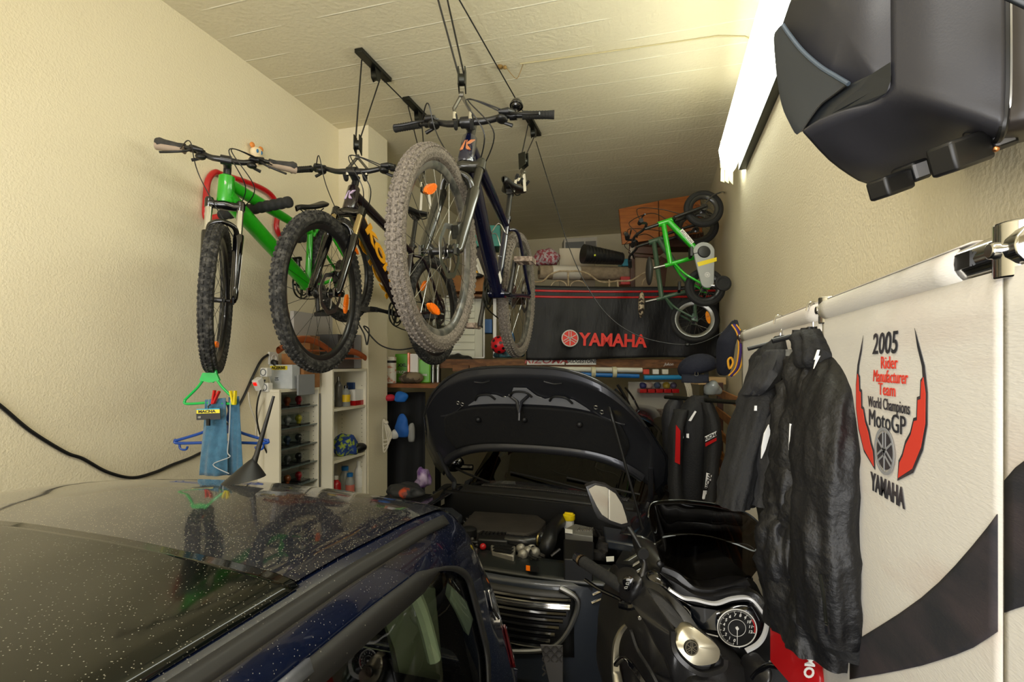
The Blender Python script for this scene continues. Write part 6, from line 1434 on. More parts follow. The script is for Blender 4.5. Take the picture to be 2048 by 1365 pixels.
for i, (u, v) in enumerate(((1042, 1098), (1050, 1092), (1056, 1104), (1062, 1096), (1070, 1106), (1046, 1110), (1040, 1088))): b.ball(LC(u, v, .79), (.03, .028, .03), 10, 6)
b.build('turbo_castings', m_cast, c2)
b = MB(); b.ball(LC(966, 1094, .80), .018); tag(b.build('red_plug', m_red, c2), 'red cap')
b = MB(); b.lathe(LC(938, 1062, .84), UP, [(.045, -.03), (.045, .01), (.03, .02)], 16); b.build('oil_filler_cap', m_blk, c2)
b = MB(); a = LC(1138, 1040, .87); b.lathe(a, UP, [(.03, -.05), (.03, 0)], 20); tag(b.build('washer_neck', m_white, c2), 'pale reservoir neck')
b = MB(); b.lathe(a, UP, [(.034, 0), (.036, .004), (.036, .03), (.03, .034)], 24); b.box(a + V((0, 0, .037)), (.05, .012, .01)); tag(b.build('yellow_cap', mat('cap_bright_yellow', '#e8cc10', .4), c2), 'bright yellow reservoir cap')
bt = plate('battery', [(1127, 1078), (1188, 1084), (1186, 1122), (1128, 1118)], .85, .18, m_blk, .006)
plate('battery_cover', [(1130, 1058), (1150, 1048), (1186, 1056), (1186, 1074), (1130, 1066)], .86, .08, mat('fusebox_grey', '#6f6e68', .5), .005)
b = MB()
for i in range(9): b.box(LC(1155 + 3.6 * i, 1060, .862), (.006, .05, .012))
b.build('fuse_ribs', m_cast, c2)
plate('battery_label', [(1130, 1058), (1145, 1060), (1145, 1067), (1130, 1065)], .868, .004, m_paper, 0, lab='white battery label')
plate('white_label', [(1212, 1114), (1228, 1113), (1228, 1122), (1213, 1123)], .80, .004, m_paper, 0, lab='small white label')
plate('strut_tower', [(1205, 1052), (1250, 1060), (1285, 1075), (1280, 1092), (1212, 1080)], .86, .05, m_gp2, .01)
plate('strut_tower', [(862, 1015), (905, 1015), (925, 1030), (905, 1045), (868, 1040)], .88, .05, m_gp2, .01)
b = MB(); random.seed(3)
for i in range(26):
    u, v = random.uniform(880, 960), random.uniform(1035, 1105); a = LC(u, v, random.uniform(.76, .82)); b.ball(a, random.uniform(.010, .022), 8, 6); a = LC(random.uniform(1035, 1110), random.uniform(1092, 1122), .77); b.cyl(a, a + V((random.uniform(-.05, .05), random.uniform(-.03, .03), random.uniform(.0, .04))), random.uniform(.005, .012), n=8)
for i in range(16):
    u, v = random.uniform(1195, 1290), random.uniform(1062, 1120); a = LC(u, v, random.uniform(.78, .84)); b.box(a, (random.uniform(.03, .09), random.uniform(.03, .06), .04))
tag(b.build('engine_fittings', mat('oily_metal', '#4a4743', .4, .6, col2='#1c1b1a', nscale=18), c2), kind='stuff')
for pts in ([(905, 1060), (925, 1075), (950, 1085), (980, 1080)], [(890, 1040), (915, 1050), (935, 1075), (920, 1100)], [(1190, 1060), (1200, 1075), (1195, 1095), (1205, 1110)], [(1060, 1068), (1068, 1085), (1060, 1110), (1075, 1120)], [(1150, 1078), (1165, 1090), (1155, 1110), (1160, 1120)]):
    b = MB(); b.tube(catmull([LC(u, v, .80) for u, v in pts], 6), .009, 8); b.build('hose', m_blk, c2)
# slam panel, label, bumper, grille, lamp
b = MB(); b.grid(lambda u, v: V((lerp(-.62, .62, u), lerp(-.85, -.70, v) + .06 * (2 * u - 1) ** 2, lerp(.735, .775, v))), 30, 6); b.build('slam_panel', mat('slam_plastic', '#1a1d1b', .4, coat=.3), c2, thick=.02)
MB().slab([LC(1052, 1132, .776), LC(1078, 1136, .776), LC(1078, 1146, .776), LC(1052, 1142, .776)], V((0, 0, .002))).build('warning_label', m_blk, c2)
tag(MB().slab([LC(1052, 1132, .778), LC(1060, 1133, .778), LC(1060, 1143, .778), LC(1052, 1142, .778)], V((0, 0, .002))).build('orange_label', m_orange, c2), 'orange warning label')
def fr(u, v, lift=0):      # bumper face: u across -1..1, v height
    x = .84 * u; return V((x, -.87 + .33 * abs(u) ** 2.6 - lift - .04 * math.sin(v * 3), lerp(.22, .74, v)))
b = MB(); b.grid(lambda u, v: fr(u * 2 - 1, v), 50, 16); b.build('front_bumper', m_gp2, c2, thick=.01)
GL = lambda s0, s1, z0, z1, lift, m, name, sag=0, th=.012: None
b = MB(); b.grid(lambda u, v: fr(lerp(-.60, .54, u), lerp(.34, .93, v), .012), 30, 8); gp = b.build('grille_recess', m_blk, c2, thick=.004)
for k in range(9):
    z_ = .38 + .06 * k; e = .40 - .18 * (1 - k / 8) ** 2
    b = MB(); b.tube([fr(lerp(-.58, .52 - .16 * (1 - k / 8) ** 1.5, t / 20), z_, .024) for t in range(21)], .010, 6); b.build('grille_bar', m_gloss, gp)
b = MB()
for dz, r in ((0, .012), (.012, .009)): b.tube([fr(lerp(-.50, .52, t / 20), .80 + dz * 2 - .05 * max(0, .06 - t / 20) * 16, .034) for t in range(21)], r, 8)
b.build('chrome_grille_bar', m_chrome, gp)
b = MB(); b.tube(catmull([fr(.46, .97, .03), fr(.56, .86, .03), fr(.52, .62, .03), fr(.42, .44, .03), fr(.2, .36, .03), fr(0, .34, .03), fr(-.3, .34, .03)], 6), .013, 8); tag(b.build('grille_surround', m_alu, gp), 'satin silver grille surround')
for s in (-1, 1):
    hl = MB(); hl.grid(lambda u, v: V((s * lerp(.50, .84, u), -.80 + .24 * u ** 1.4 + .07 * v, lerp(.62 + .12 * u, .74 + .18 * u, v))), 16, 8)
    ho = hl.build('headlamp', mat('lamp_lens', '#20221f', .05, coat=1), c2, thick=.01)
    for k in range(3):
        b = MB(); b.tube([V((s * lerp(.53, .83, t), -.815 + .24 * t ** 1.4 + .02 * k, lerp(.655 + .03 * k, .79 + .045 * k, t))) for t in (0, .25, .5, .75, 1)], .007, 6); b.build('lamp_chrome_bar', m_chrome, ho)
# raised bonnet
HL, HA = .935, math.radians(118)      # length and opening angle from pointing forward (0) to up
hz0 = .985
def hood(u, v, off=0):
    """u -1..1 across, v 0 hinge .. 1 front edge; off > 0 towards the under side"""
    w_ = interp(v, [(0, .76), (.15, .82), (.4, .84), (1, .82)])
    ln = HL * (1 - .42 * abs(u) ** 3.4); a0 = .27 * (1 - abs(u) ** 4.5); a = a0 + v * (ln - a0); cr = .05 * (1 - u * u) + .03 * math.sin(math.pi * v)
    y = .03 - a * math.cos(math.radians(56)); z = hz0 + a * math.sin(math.radians(56)) 
    n_ = V((0, math.sin(math.radians(56)), math.cos(math.radians(56))))
    return V((-.02 + u * w_ * (1 - .10 * max(0, v - .5) * 2 * abs(u)), y, z)) + n_ * (cr - off)
b = MB(); b.grid(lambda u, v: hood(2 * u - 1, v), 48, 30); bn_ = b.build('bonnet', m_gp, c2, thick=.006)
m_hin = mat('bonnet_inner_metal', '#3a3b40', .34, .6, coat=.4)
b = MB()
def inner(u, v):
    U = (2 * u - 1) * .965; Vv = lerp(.0, .985, v); e = min(1, min(1 - abs(2 * u - 1), v * 1.2, 1 - v) * 14)
    return hood(U, Vv, .008 + .03 * e)
b.grid(inner, 60, 44); inn = b.build('bonnet_inner_frame', m_hin, bn_)
m_lin2 = mat('insulation_pad', '#0d0d0e', .9, bump=.3, bscale=50)
b = MB()
b.grid(lambda u, v: hood((2 * u - 1) * interp(v, [(0, .70), (.5, .74), (1, .70)]), lerp(.12, .56, v), .046), 50, 22); b.build('insulation_pad', m_lin2, bn_, thick=.012)
b = MB(); b.grid(lambda u, v: hood((2 * u - 1) * .86, lerp(.015, .11, v), .044 + .018 * math.sin(math.pi * v)), 50, 8); b.build('rear_stiffener', m_hin, bn_)
# darker pressed recesses toward the front edge
def ht(pts, r=.006, off=.042, m=m_hin, nm='pressed_rib'): b = MB(); b.tube(catmull([hood(u, v, off) for u, v in pts], 4), r, 8); return b.build(nm, m, bn_)
m_sheen = mat('painted_sheen_grey', '#94969b', .42, .35)  # reflection on the inner frame put into a lighter base colour
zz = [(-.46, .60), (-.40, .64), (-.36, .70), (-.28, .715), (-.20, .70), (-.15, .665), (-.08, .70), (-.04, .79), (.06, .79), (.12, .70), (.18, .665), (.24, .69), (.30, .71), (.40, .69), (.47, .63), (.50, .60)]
b = MB(); n_ = len(zz); b.add([hood(u, lerp(.595, v, k / 6), .047) for k in range(7) for u, v in zz], [(k * n_ + i, k * n_ + i + 1, (k + 1) * n_ + i + 1, (k + 1) * n_ + i) for k in range(6) for i in range(n_ - 1)]); tag(b.build('sheen_panel', m_sheen, bn_, thick=.003, smooth=0), 'lighter centre panel with the sheen painted in')
m_rec = mat('recess_satin', '#0f1012', .5)
for u0 in (-.30, 0, .30):
    q = .745 - .12 * abs(u0); ht([(u0 - .085, q - .055), (u0 - .045, q), (u0 + .045, q), (u0 + .085, q - .055)], .0075, .052, m_rec)
for s in (-1, 1): ht([(s * .52, .60), (s * .58, .56), (s * .68, .56), (s * .74, .60)]); ht([(s * .28 - .07, .87), (s * .28, .85), (s * .28 + .07, .87)], .005)
for u0 in (-.55, -.36, -.14, .14, .36, .55):
    for dv in (0, .035):
        b = MB(); b.ring(hood(u0 + dv, .655 - dv, .041), hood(0, .5, 1) - hood(0, .5, 0), .012, .004, 14, 6); b.build('bonnet_hole', m_steel, bn_)
for u0 in (-.4, -.02, .4): b = MB(); b.ball(hood(u0, .42, .058), (.02, .02, .02)); b.build('pad_clip', m_rec, bn_)
b = MB(); c_ = hood(-.02, .66, .05)
b.tube([hood(-.10, .70, .045), hood(-.04, .64, .06), hood(-.02, .56, .10)], .010, 8); b.tube([hood(.06, .70, .045), hood(.0, .64, .06), hood(-.02, .56, .10)], .010, 8); b.tube([hood(-.02, .62, .06), hood(-.02, .50, .13)], .009, 8); b.build('latch', m_hin, bn_)
ht([(s_, .997 - 0 * s_) for s_ in (-.98, -.8, -.5, -.2, .1, .4, .7, .9, .98)], .007, .012, m_rub, 'edge_seal')
for s in (-1, 1):
    b = MB(); b.tube(catmull([hood(s * .88, .22, .03), V((s * .70, -.05, 1.02)), V((s * .68, .0, .95)), V((s * .66, -.08, .88))], 5), .018, 8); b.build('hinge', m_hin, c2)
b = MB(); a, c_ = Ici @ P(1214, 796, 2.92), LC(1290, 1075, .86); b.tube(catmull([a, a.lerp(c_, .5) + V((.0, 0, .0)), c_], 4), .008, 8); b.cyl(a.lerp(c_, .12), a.lerp(c_, .18), .011); b.build('bonnet_stay', m_blk, c2)
# patterned metal ramp plate between the cars
rp = thing('chequer_plate', 'grey chequer plate standing between the blue car and the scooter', 'plate', P(1100, 1340, 2.2)); 
m_chk = mat('chequer_grey', '#4a4744', .5, .5)
q = [P(1080, 1290, 2.3), P(1126, 1292, 2.3), P(1127, 1420, 2.25), P(1110, 1420, 2.25)]
placed(MB().slab(q, CF * .006).build('plate', m_chk, bevel=.003), rp)
b = MB()
for i in range(5):
    for k in range(12):
        if 1084 + 9 * i < 1092 + k * 2 and k > 6: continue
        c_ = P(1088 + 8.5 * i, 1298 + 8.5 * k, 2.29 - .0004 * k); s = 1 if (i + k) % 2 else -1
        if c_ : b.box(c_, (.02, .005, .006), (Matrix.Rotation(TH, 3, 'Z') @ Matrix.Rotation(s * .8, 3, 'Y')))
placed(tag(b.build('raised_lugs', m_chk), kind='stuff'), rp)
# ================================================================ maxi scooter
sc_ = thing('maxi_scooter', 'matt black maxi scooter', 'scooter', V((.12, 1.5, 0)))
sc_['label'] = 'matt black maxi scooter with tinted windscreen and silver handlebar cover in front'
def sp(ob, lab=None, root=sc_): placed(ob, root); return tag(ob, lab)
m_mb = mat('matt_black_panel', '#161515', .38, bump=.05, bscale=300, coat=.15); m_mb2 = mat('grained_black', '#1c1b1a', .6, bump=.15, bscale=350)
m_sil = mat('titanium_cover', '#9c9684', .3, .9)
# windscreen, leaning back to the rider
m_ws = glassy('smoked_screen', '#8f8a84', .8)
ol = [(1297, 1035), (1303, 1008), (1345, 1001), (1390, 1003), (1440, 1010), (1490, 1025), (1520, 1050), (1533, 1085), (1538, 1110)]
def wsc(u, v):
    t = v
    top = catmull([V((a, c_, 0)) for a, c_ in ol], 6); q = top[min(len(top) - 1, int(u * (len(top) - 1)))]
    bot = V((interp(u, [(0, 1322), (.5, 1425), (1, 1500)]), interp(u, [(0, 1128), (.25, 1155), (.5, 1177), (.75, 1170), (1, 1160)]), 0))
    m_ = q.lerp(bot, t); side = (2 * u - 1) ** 2
    return P(m_.x, m_.y, lerp(1.42, 1.70, t) + .16 * side * -1 * 0 - .10 * side)
b = MB(); b.grid(wsc, 49, 24); wo = sp(b.build('windscreen', m_ws, thick=.004))
b = MB(); b.tube([wsc(i / 40, 0) for i in range(41)], .0017, 6); sp(b.build('windscreen_edge', mat('edge_light', '#3c403e', .25, coat=.6)), 'light catching screen edge')
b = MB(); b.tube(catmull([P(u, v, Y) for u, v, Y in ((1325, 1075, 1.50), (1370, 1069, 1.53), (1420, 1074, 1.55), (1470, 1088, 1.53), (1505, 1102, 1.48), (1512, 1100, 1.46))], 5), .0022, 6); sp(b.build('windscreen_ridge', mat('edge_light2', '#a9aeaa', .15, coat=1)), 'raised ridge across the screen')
for u, v in ((1320, 1128), (1497, 1158)): b = MB(); b.lathe(P(u, v, 1.6), -CF, [(.011, 0), (.011, .008), (.006, .012)], 14); sp(b.build('screen_bolt', m_blk))
# cowl around the instruments
def sdome(name, pts, m, bulge=.02, thick=.04, lab=None, n=4, flat=0, p=2, rings=8): return sp(dome(pts, bulge, thick, n=n, flat=flat, p=p, rings=rings).build(name, m, None, smooth=60), lab)
def ribbon(name, pts, w_, m, t=.012, lab=None, N=None):
    """raised band following the points; w_ half width in metres"""
    q = catmull([P(*a) for a in pts], 6); mb = MB(); vs = []; k = len(q)
    for i, p_ in enumerate(q):
        d = (q[min(i + 1, k - 1)] - q[max(i - 1, 0)]).normalized(); s = d.cross(CF).normalized(); ww = w_ if not isinstance(w_, tuple) else lerp(w_[0], w_[1], i / (k - 1))
        for a, h_ in ((-1, 0), (-.7, -t), (.7, -t), (1, 0), (.9, t), (-.9, t)): vs.append(p_ + s * (a * ww) + CF * h_)
    mb.add(vs, [(i * 6 + j, i * 6 + (j + 1) % 6, (i + 1) * 6 + (j + 1) % 6, (i + 1) * 6 + j) for i in range(k - 1) for j in range(6)] + [tuple(range(6)), tuple((k - 1) * 6 + j for j in range(6))])
    return sp(mb.build(name, m, None, smooth=50), lab)
sdome('front_fairing', [(1300, 1140, 1.72), (1325, 1128, 1.7), (1385, 1165, 1.66), (1425, 1176, 1.62), (1500, 1160, 1.58), (1530, 1200, 1.5), (1600, 1270, 1.4), (1640, 1330, 1.36), (1650, 1420, 1.34), (1500, 1430, 1.44), (1420, 1340, 1.52), (1360, 1270, 1.62)], m_mb, .02, .25, n=5, p=1.5)
# brow over the dash: three stepped bands
ribbon('dash_brow', [(1322, 1138, 1.60), (1352, 1150, 1.58), (1385, 1178, 1.55), (1420, 1184, 1.53), (1455, 1178, 1.52), (1496, 1164, 1.50)], .012, m_mb, .008)
ribbon('dash_brow', [(1305, 1152, 1.59), (1345, 1172, 1.56), (1385, 1196, 1.53), (1428, 1200, 1.51), (1470, 1192, 1.49), (1505, 1195, 1.48), (1535, 1240, 1.44)], .020, m_mb, .012)
ribbon('silver_trim', [(1338, 1179, 1.49), (1365, 1196, 1.475), (1390, 1200, 1.465), (1430, 1208, 1.45), (1465, 1198, 1.44), (1500, 1198, 1.425), (1525, 1226, 1.41), (1534, 1242, 1.40), (1529, 1270, 1.39), (1515, 1290, 1.385), (1492, 1303, 1.385)], .0045, mat('silver_paint', '#d4d4d2', .35, .2), .006, 'thin bright trim round the instruments')
dash = sdome('instrument_panel', [(1340, 1190, 1.56), (1385, 1210, 1.53), (1430, 1218, 1.51), (1470, 1208, 1.49), (1505, 1212, 1.47), (1526, 1242, 1.45), (1516, 1275, 1.44), (1488, 1300, 1.44), (1455, 1285, 1.46), (1428, 1272, 1.48), (1395, 1262, 1.5), (1365, 1230, 1.53)], m_gloss, .004, .03, flat=.6)
def plate2(name, pts, m, t=.003, lab=None, root=sc_): return sp(MB().slab([P(*q) for q in pts], CF * t).build(name, m, None, smooth=0), lab, root)
plate2('lcd_screen', [(1380, 1213, 1.49), (1433, 1222, 1.475), (1434, 1262, 1.462), (1398, 1258, 1.475), (1384, 1240, 1.485)], mat('lcd_dark', '#10151c', .12, coat=1, spots='#59606a', sscale=180, sth=(.03, .12)), lab='dark dusty display')
# round tachometer
gc = P(1474, 1257, 1.435); gR = .053
gx = (CR + CF * -.12).normalized(); gu = V((0, 0, 1)); gu = (gu - gx * gu.dot(gx)).normalized(); gu = (gu * .93 - gx.cross(gu) * -.0).normalized(); gn = gx.cross(gu)
G = Matrix(((gx.x, gu.x, gn.x, gc.x), (gx.y, gu.y, gn.y, gc.y), (gx.z, gu.z, gn.z, gc.z), (0, 0, 0, 1)))
def gauge(Gm, R_, nums=True, lab='round tachometer with white ring'):
    b = MB(); b.lathe(Gm.translation - gn * .003, gn, [(R_ * .96, 0), (R_ * .96, .002)], 48); go = sp(b.build('dial_face', mat('dial_black', '#101010', .3)), lab)
    b = MB(); b.ring(Gm.translation, gn, R_ * .98, .0016, 64, 8); sp(b.build('dial_ring', m_white)); 
    b = MB(); b.ring(Gm.translation, gn, R_ * .44, .0006, 48, 6); sp(b.build('inner_ring', m_white))
    b = MB()
    for k in range(61):
        a = math.radians(258 - k * (258 + 14) / 60 * 1.0); L_ = .12 if k % 5 == 0 else .06
        e = V((math.cos(a), math.sin(a), 0)); s = V((-e.y, e.x, 0)) * .008 * R_ * (1.6 if k % 5 == 0 else 1)
        b.slab([Gm @ (e * R_ * (.92 - L_) - s), Gm @ (e * R_ * .92 - s), Gm @ (e * R_ * .92 + s), Gm @ (e * R_ * (.92 - L_) + s)], gn * .0006)
    tag(sp(b.build('dial_ticks', m_white)), kind='stuff')
    if nums:
        for k in range(13):
            a = math.radians(258 - k * 272 / 12); e = V((math.cos(a), math.sin(a), 0)) * R_ * .68
            sp(text('dial_number', str(k), Gm @ Matrix.Translation(e), .0115, m_white, None, ext=.0002, bold=.0002, shear=.2))
    b = MB(); b.slab([Gm @ V((-.001, .006, .002)), Gm @ V((.001, .006, .002)), Gm @ V((.0006, -R_ * .85, .002)), Gm @ V((-.0006, -R_ * .85, .002))], gn * .001); b.lathe(Gm @ V((0, 0, 0)), gn, [(.0045, 0), (.004, .004)], 14); sp(b.build('dial_needle', m_white))
    b = MB()
    for k in range(14):
        a = math.radians(258 - (10 + k / 7) * 272 / 12); e = V((math.cos(a), math.sin(a), 0)); s = V((-e.y, e.x, 0)) * .03 * R_
        b.slab([Gm @ (e * R_ * .86 - s), Gm @ (e * R_ * .93 - s), Gm @ (e * R_ * .93 + s), Gm @ (e * R_ * .86 + s)], gn * .0007)
    tag(sp(b.build('red_zone', m_red)), 'red zone marks')
gauge(G, gR)
g2c = P(1352, 1240, 1.50); G2 = G.copy(); G2.translation = g2c
b = MB(); b.lathe(g2c - gn * .003, gn, [(.044, 0), (.044, .002)], 40); sp(b.build('dial_face', m_blk), 'speedometer partly hidden by the handlebar cover'); b = MB(); b.ring(g2c, gn, .045, .0015, 48, 6); sp(b.build('dial_ring', m_white))
sp(ptube([(1395, 1264, 1.47), (1420, 1270, 1.46), (1436, 1274, 1.455)], .002, 6).build('dash_lower_trim', m_white))
# handlebar cover and silver badge plate
sdome('handlebar_cover', [(1262, 1178, 1.58), (1285, 1162, 1.56), (1318, 1172, 1.52), (1345, 1195, 1.47), (1375, 1225, 1.43), (1400, 1262, 1.39), (1425, 1290, 1.36), (1450, 1325, 1.34), (1440, 1370, 1.33), (1400, 1385, 1.34), (1350, 1370, 1.38), (1335, 1330, 1.40), (1310, 1290, 1.45), (1285, 1240, 1.50), (1262, 1205, 1.56)], m_mb, .035, .06, n=5)
sdome('inset_panel', [(1300, 1186, 1.47), (1330, 1200, 1.44), (1372, 1250, 1.385), (1354, 1258, 1.38), (1325, 1225, 1.42)], m_mb2, .004, .03)
sp(ptube([(1300, 1188, 1.465), (1325, 1222, 1.43), (1350, 1255, 1.385)], .0012, 6, 5).build('panel_line', m_blk))
bp_ = sdome('badge_cover', [(1362, 1256, 1.37), (1382, 1253, 1.36), (1410, 1272, 1.34), (1432, 1290, 1.325), (1440, 1306, 1.32), (1432, 1326, 1.315), (1395, 1332, 1.32), (1372, 1318, 1.33), (1355, 1296, 1.345), (1352, 1275, 1.36)], m_sil, .007, .02, 'silver cover with crossed tuning fork badge')
ec_ = P(1383, 1297, 1.312); ex = (CR + UP * -.12).normalized(); Mb_ = inplane(ec_, ex, UP + CF * .25)
b = MB(); b.lathe(ec_ - Mb_.to_3x3() @ V((0, 0, .006)), Mb_.to_3x3() @ V((0, 0, 1)), [(.0185, 0), (.0185, .005), (.0165, .007)], 36); sp(b.build('badge_base', mat('badge_dark', '#3a3834', .3, .8)), 'dark round badge')
b = MB(); emblem(b, Mb_ @ Matrix.Translation((0, 0, .0012)), .0165, .0012); sp(b.build('badge_forks', m_sil))
ribbon('badge_rim', [(1345, 1262, 1.37), (1348, 1300, 1.35), (1372, 1330, 1.33), (1405, 1348, 1.32), (1445, 1338, 1.315), (1450, 1318, 1.32)], .008, m_mb, .006)
# left grip, bar end, switch pod
ga, gb = P(1166, 1124, 1.78), P(1246, 1176, 1.60); d = (gb - ga).normalized()
b = MB(); n = 30; b.tube([ga.lerp(gb, i / n) for i in range(n + 1)], [.0185 + (.0015 if i % 3 else 0) for i in range(n + 1)], 20); sp(b.build('left_grip', m_rub))
b = MB(); b.tube([ga - d * .045, ga - d * .04, ga - d * .012], [.012, .017, .018], 18); sp(b.build('bar_end', mat('bar_end_blue', '#0e1a33', .2, .8, coat=1)), 'dark blue bar end weight')
b = MB(); b.tube([ga - d * .014, ga - d * .004], .0205, 18); sp(b.build('bar_end_collar', mat('copper_collar', '#b09a84', .25, 1)), 'pale metal collar')
sdome('switch_pod', [(1238, 1160, 1.60), (1252, 1148, 1.60), (1272, 1150, 1.57), (1284, 1162, 1.55), (1280, 1188, 1.55), (1262, 1206, 1.56), (1246, 1202, 1.58), (1236, 1182, 1.6)], m_mb, .022, .05)
pod = sdome('switch_face', [(1246, 1160, 1.552), (1258, 1154, 1.547), (1268, 1160, 1.54), (1266, 1174, 1.54), (1254, 1184, 1.543), (1248, 1174, 1.548)], m_gloss, .004, .01)
for (u, v) in ((1256, 1160), (1255, 1168), (1252, 1176)):
    sp(ptube([(u - 3, v - 1, 1.533), (u + 3, v - 2, 1.533), (u + 2, v + 2, 1.533), (u - 3, v + 2, 1.533)], .0007, 5, closed=True).build('switch_symbol', m_white))
sp(ptube([(1246, 1206, 1.57), (1238, 1198, 1.60), (1200, 1180, 1.68), (1170, 1160, 1.74)], .006, 8, 5).build('brake_lever', m_gloss), 'left brake lever')
sp(ptube([(1240, 1210, 1.58), (1262, 1214, 1.56), (1275, 1205, 1.57)], .012, 8, 4).build('master_cylinder', m_gloss))
# left mirror with stalk
mo = [(1174, 975), (1190, 967), (1213, 971), (1235, 985), (1248, 1007), (1257, 1035), (1262, 1050), (1245, 1056), (1218, 1048), (1196, 1038), (1187, 1020)]
sdome('left_mirror', [(1172, 974, 1.64)] + [(u, v, 1.64) for u, v in mo[1:]], m_mb, .002, .035, n=0, flat=.9)
m_mir = mat('mirror_glass', '#dfdcd0', .02, 1)
mi = [(1177, 979), (1191, 971), (1211, 975), (1231, 988), (1244, 1009), (1252, 1033), (1255, 1046), (1243, 1049), (1222, 1042), (1204, 1030), (1194, 1014)]
q_ = [P(u, v, 1.632) for u, v in mi]; cen = sum(q_, V()) / len(q_)
sp(MB().slab(q_, CF * .002).build('mirror_glass', m_mir, None, smooth=0), 'pale reflecting mirror glass')
sp(ptube([(1252, 1048, 1.66), (1268, 1072, 1.63), (1283, 1098, 1.61)], [.008, .0075, .006], 10).build('mirror_stalk', m_blk))
b = MB(); b.lathe(P(1284, 1105, 1.615), -CF, [(.017, 0), (.019, .01), (.017, .018)], 26); b.lathe(P(1284, 1105, 1.597), -CF, [(.005, 0), (.005, .002)], 14); sp(b.build('mirror_joint', m_blk))
sp(ptube([(1284, 1112, 1.62), (1290, 1128, 1.61), (1286, 1150, 1.60), (1282, 1168, 1.59)], [.008, .009, .014, .018], 10, 4).build('mirror_mount', m_mb))
# dark grille/vent pieces between bar and fairing
sdome('reservoir_cover', [(1298, 1152, 1.56), (1318, 1150, 1.55), (1345, 1172, 1.53), (1338, 1184, 1.52), (1300, 1166, 1.55)], m_gloss, .008, .03)
# body side panels and leg shields toward the camera
sdome('side_panel', [(1262, 1205, 1.62), (1290, 1235, 1.55), (1318, 1290, 1.48), (1345, 1345, 1.40), (1400, 1390, 1.34), (1400, 1460, 1.3), (1240, 1470, 1.5), (1228, 1350, 1.58), (1236, 1280, 1.62)], m_mb, .03, .3, n=5)
ribbon('silver_side_trim', [(1252, 1252, 1.57), (1240, 1268, 1.56), (1232, 1295, 1.55), (1232, 1340, 1.53), (1238, 1380, 1.5)], (.006, .016), m_sil, .006, 'curved silver side trim')
ribbon('side_crease', [(1262, 1262, 1.55), (1275, 1300, 1.5), (1300, 1340, 1.42), (1318, 1375, 1.38)], .005, m_mb2, .006)
ribbon('side_crease', [(1228, 1335, 1.54), (1245, 1318, 1.5), (1262, 1330, 1.46), (1290, 1370, 1.42)], .008, m_gloss, .006)
sdome('console_lid', [(1392, 1385, 1.30), (1420, 1350, 1.33), (1440, 1318, 1.33), (1475, 1330, 1.36), (1505, 1350, 1.38), (1520, 1400, 1.38), (1400, 1420, 1.3)], m_mb2, .015, .15)
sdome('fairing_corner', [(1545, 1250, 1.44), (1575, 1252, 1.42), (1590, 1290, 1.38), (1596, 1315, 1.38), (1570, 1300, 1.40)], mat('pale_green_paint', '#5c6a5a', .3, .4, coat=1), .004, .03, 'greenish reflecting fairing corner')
for u, v in ((1549, 1283), (1279, 1237), (1541, 1326)): b = MB(); b.lathe(P(u, v, 1.36 if u > 1500 else 1.5), -CF, [(.006, 0), (.005, .003)], 12); sp(b.build('panel_screw', m_chrome))
sp(ptube([(1505, 1358, 1.33), (1520, 1342, 1.32), (1545, 1332, 1.30), (1600, 1350, 1.25), (1680, 1380, 1.2)], .0075, 10, 5).build('right_brake_lever', m_gloss), 'right brake lever')
sp(ptube([(1640, 1342, 1.2), (1680, 1346, 1.18), (1720, 1356, 1.16)], .008, 8, 4).build('right_mirror_stalk', m_gloss))
sdome('right_switch_pod', [(1500, 1338, 1.34), (1530, 1328, 1.32), (1545, 1350, 1.3), (1535, 1385, 1.3), (1505, 1385, 1.32)], m_mb, .02, .05)
# lower body, seat and wheels that carry it
b = MB(); b.tube([V((.12, 1.95, .80)), V((.14, 1.75, .62)), V((.12, 1.3, .38)), V((.10, .7, .40)), V((.08, .2, .55))], [.14, .2, .2, .18, .15], 20); sp(b.build('lower_body', m_mb))
b = MB(); b.ball(V((.09, .55, .72)), (.17, .5, .10)); sp(b.build('seat', m_mb2))
for y in (2.05, .45): b = MB(); b.ring(V((.12, y, .28)), (1, 0, 0), .22, .06, 40, 10); b.lathe(V((.09, y, .28)), (1, 0, 0), [(.17, 0), (.17, .06)], 28); sp(b.build('wheel', m_rub))
b = MB(); b.tube([V((.14, 1.9, .8)), V((.12, 2.05, .28))], .03, 10); sp(b.build('front_fork', m_blk))
# ================================================================ motorcycle case on the right wall
tc = thing('motorcycle_top_case', 'black hard motorcycle case mounted high on the right wall', 'luggage case', P(1800, 150, .8))
m_case = mat('case_black', '#2c2c31', .45, bump=.04, bscale=400); m_case2 = mat('case_satin', '#2b2f33', .35)
def tp(ob, lab=None): placed(ob, tc); return tag(ob, lab)
Ez = .64
ring1 = [(1783, -90, Ez), (1783, 60, Ez), (1784, 150, Ez), (1781, 176, .643), (1770, 194, .65), (1745, 206, .665), (1690, 220, .69), (1640, 240, .72), (1606, 262, .75), (1604, 250, .77), (1572, 195, .80), (1560, 120, .82), (1563, 60, .82), (1580, 10, .80), (1600, -40, .78), (1612, -90, .77)]
Yf = lambda u: lerp(.64, .82, (1783 - u) / 223)
front = [P(u, v, Yf(u)) for u, v, _ in ring1]
mb = MB(); cen = P(1690, 60, Yf(1690)); k = len(front)
mb.add(front + [cen], [(i, (i + 1) % k, k) for i in range(k)])
tp(mb.build('case_end', m_case, None, smooth=25, thick=.004))
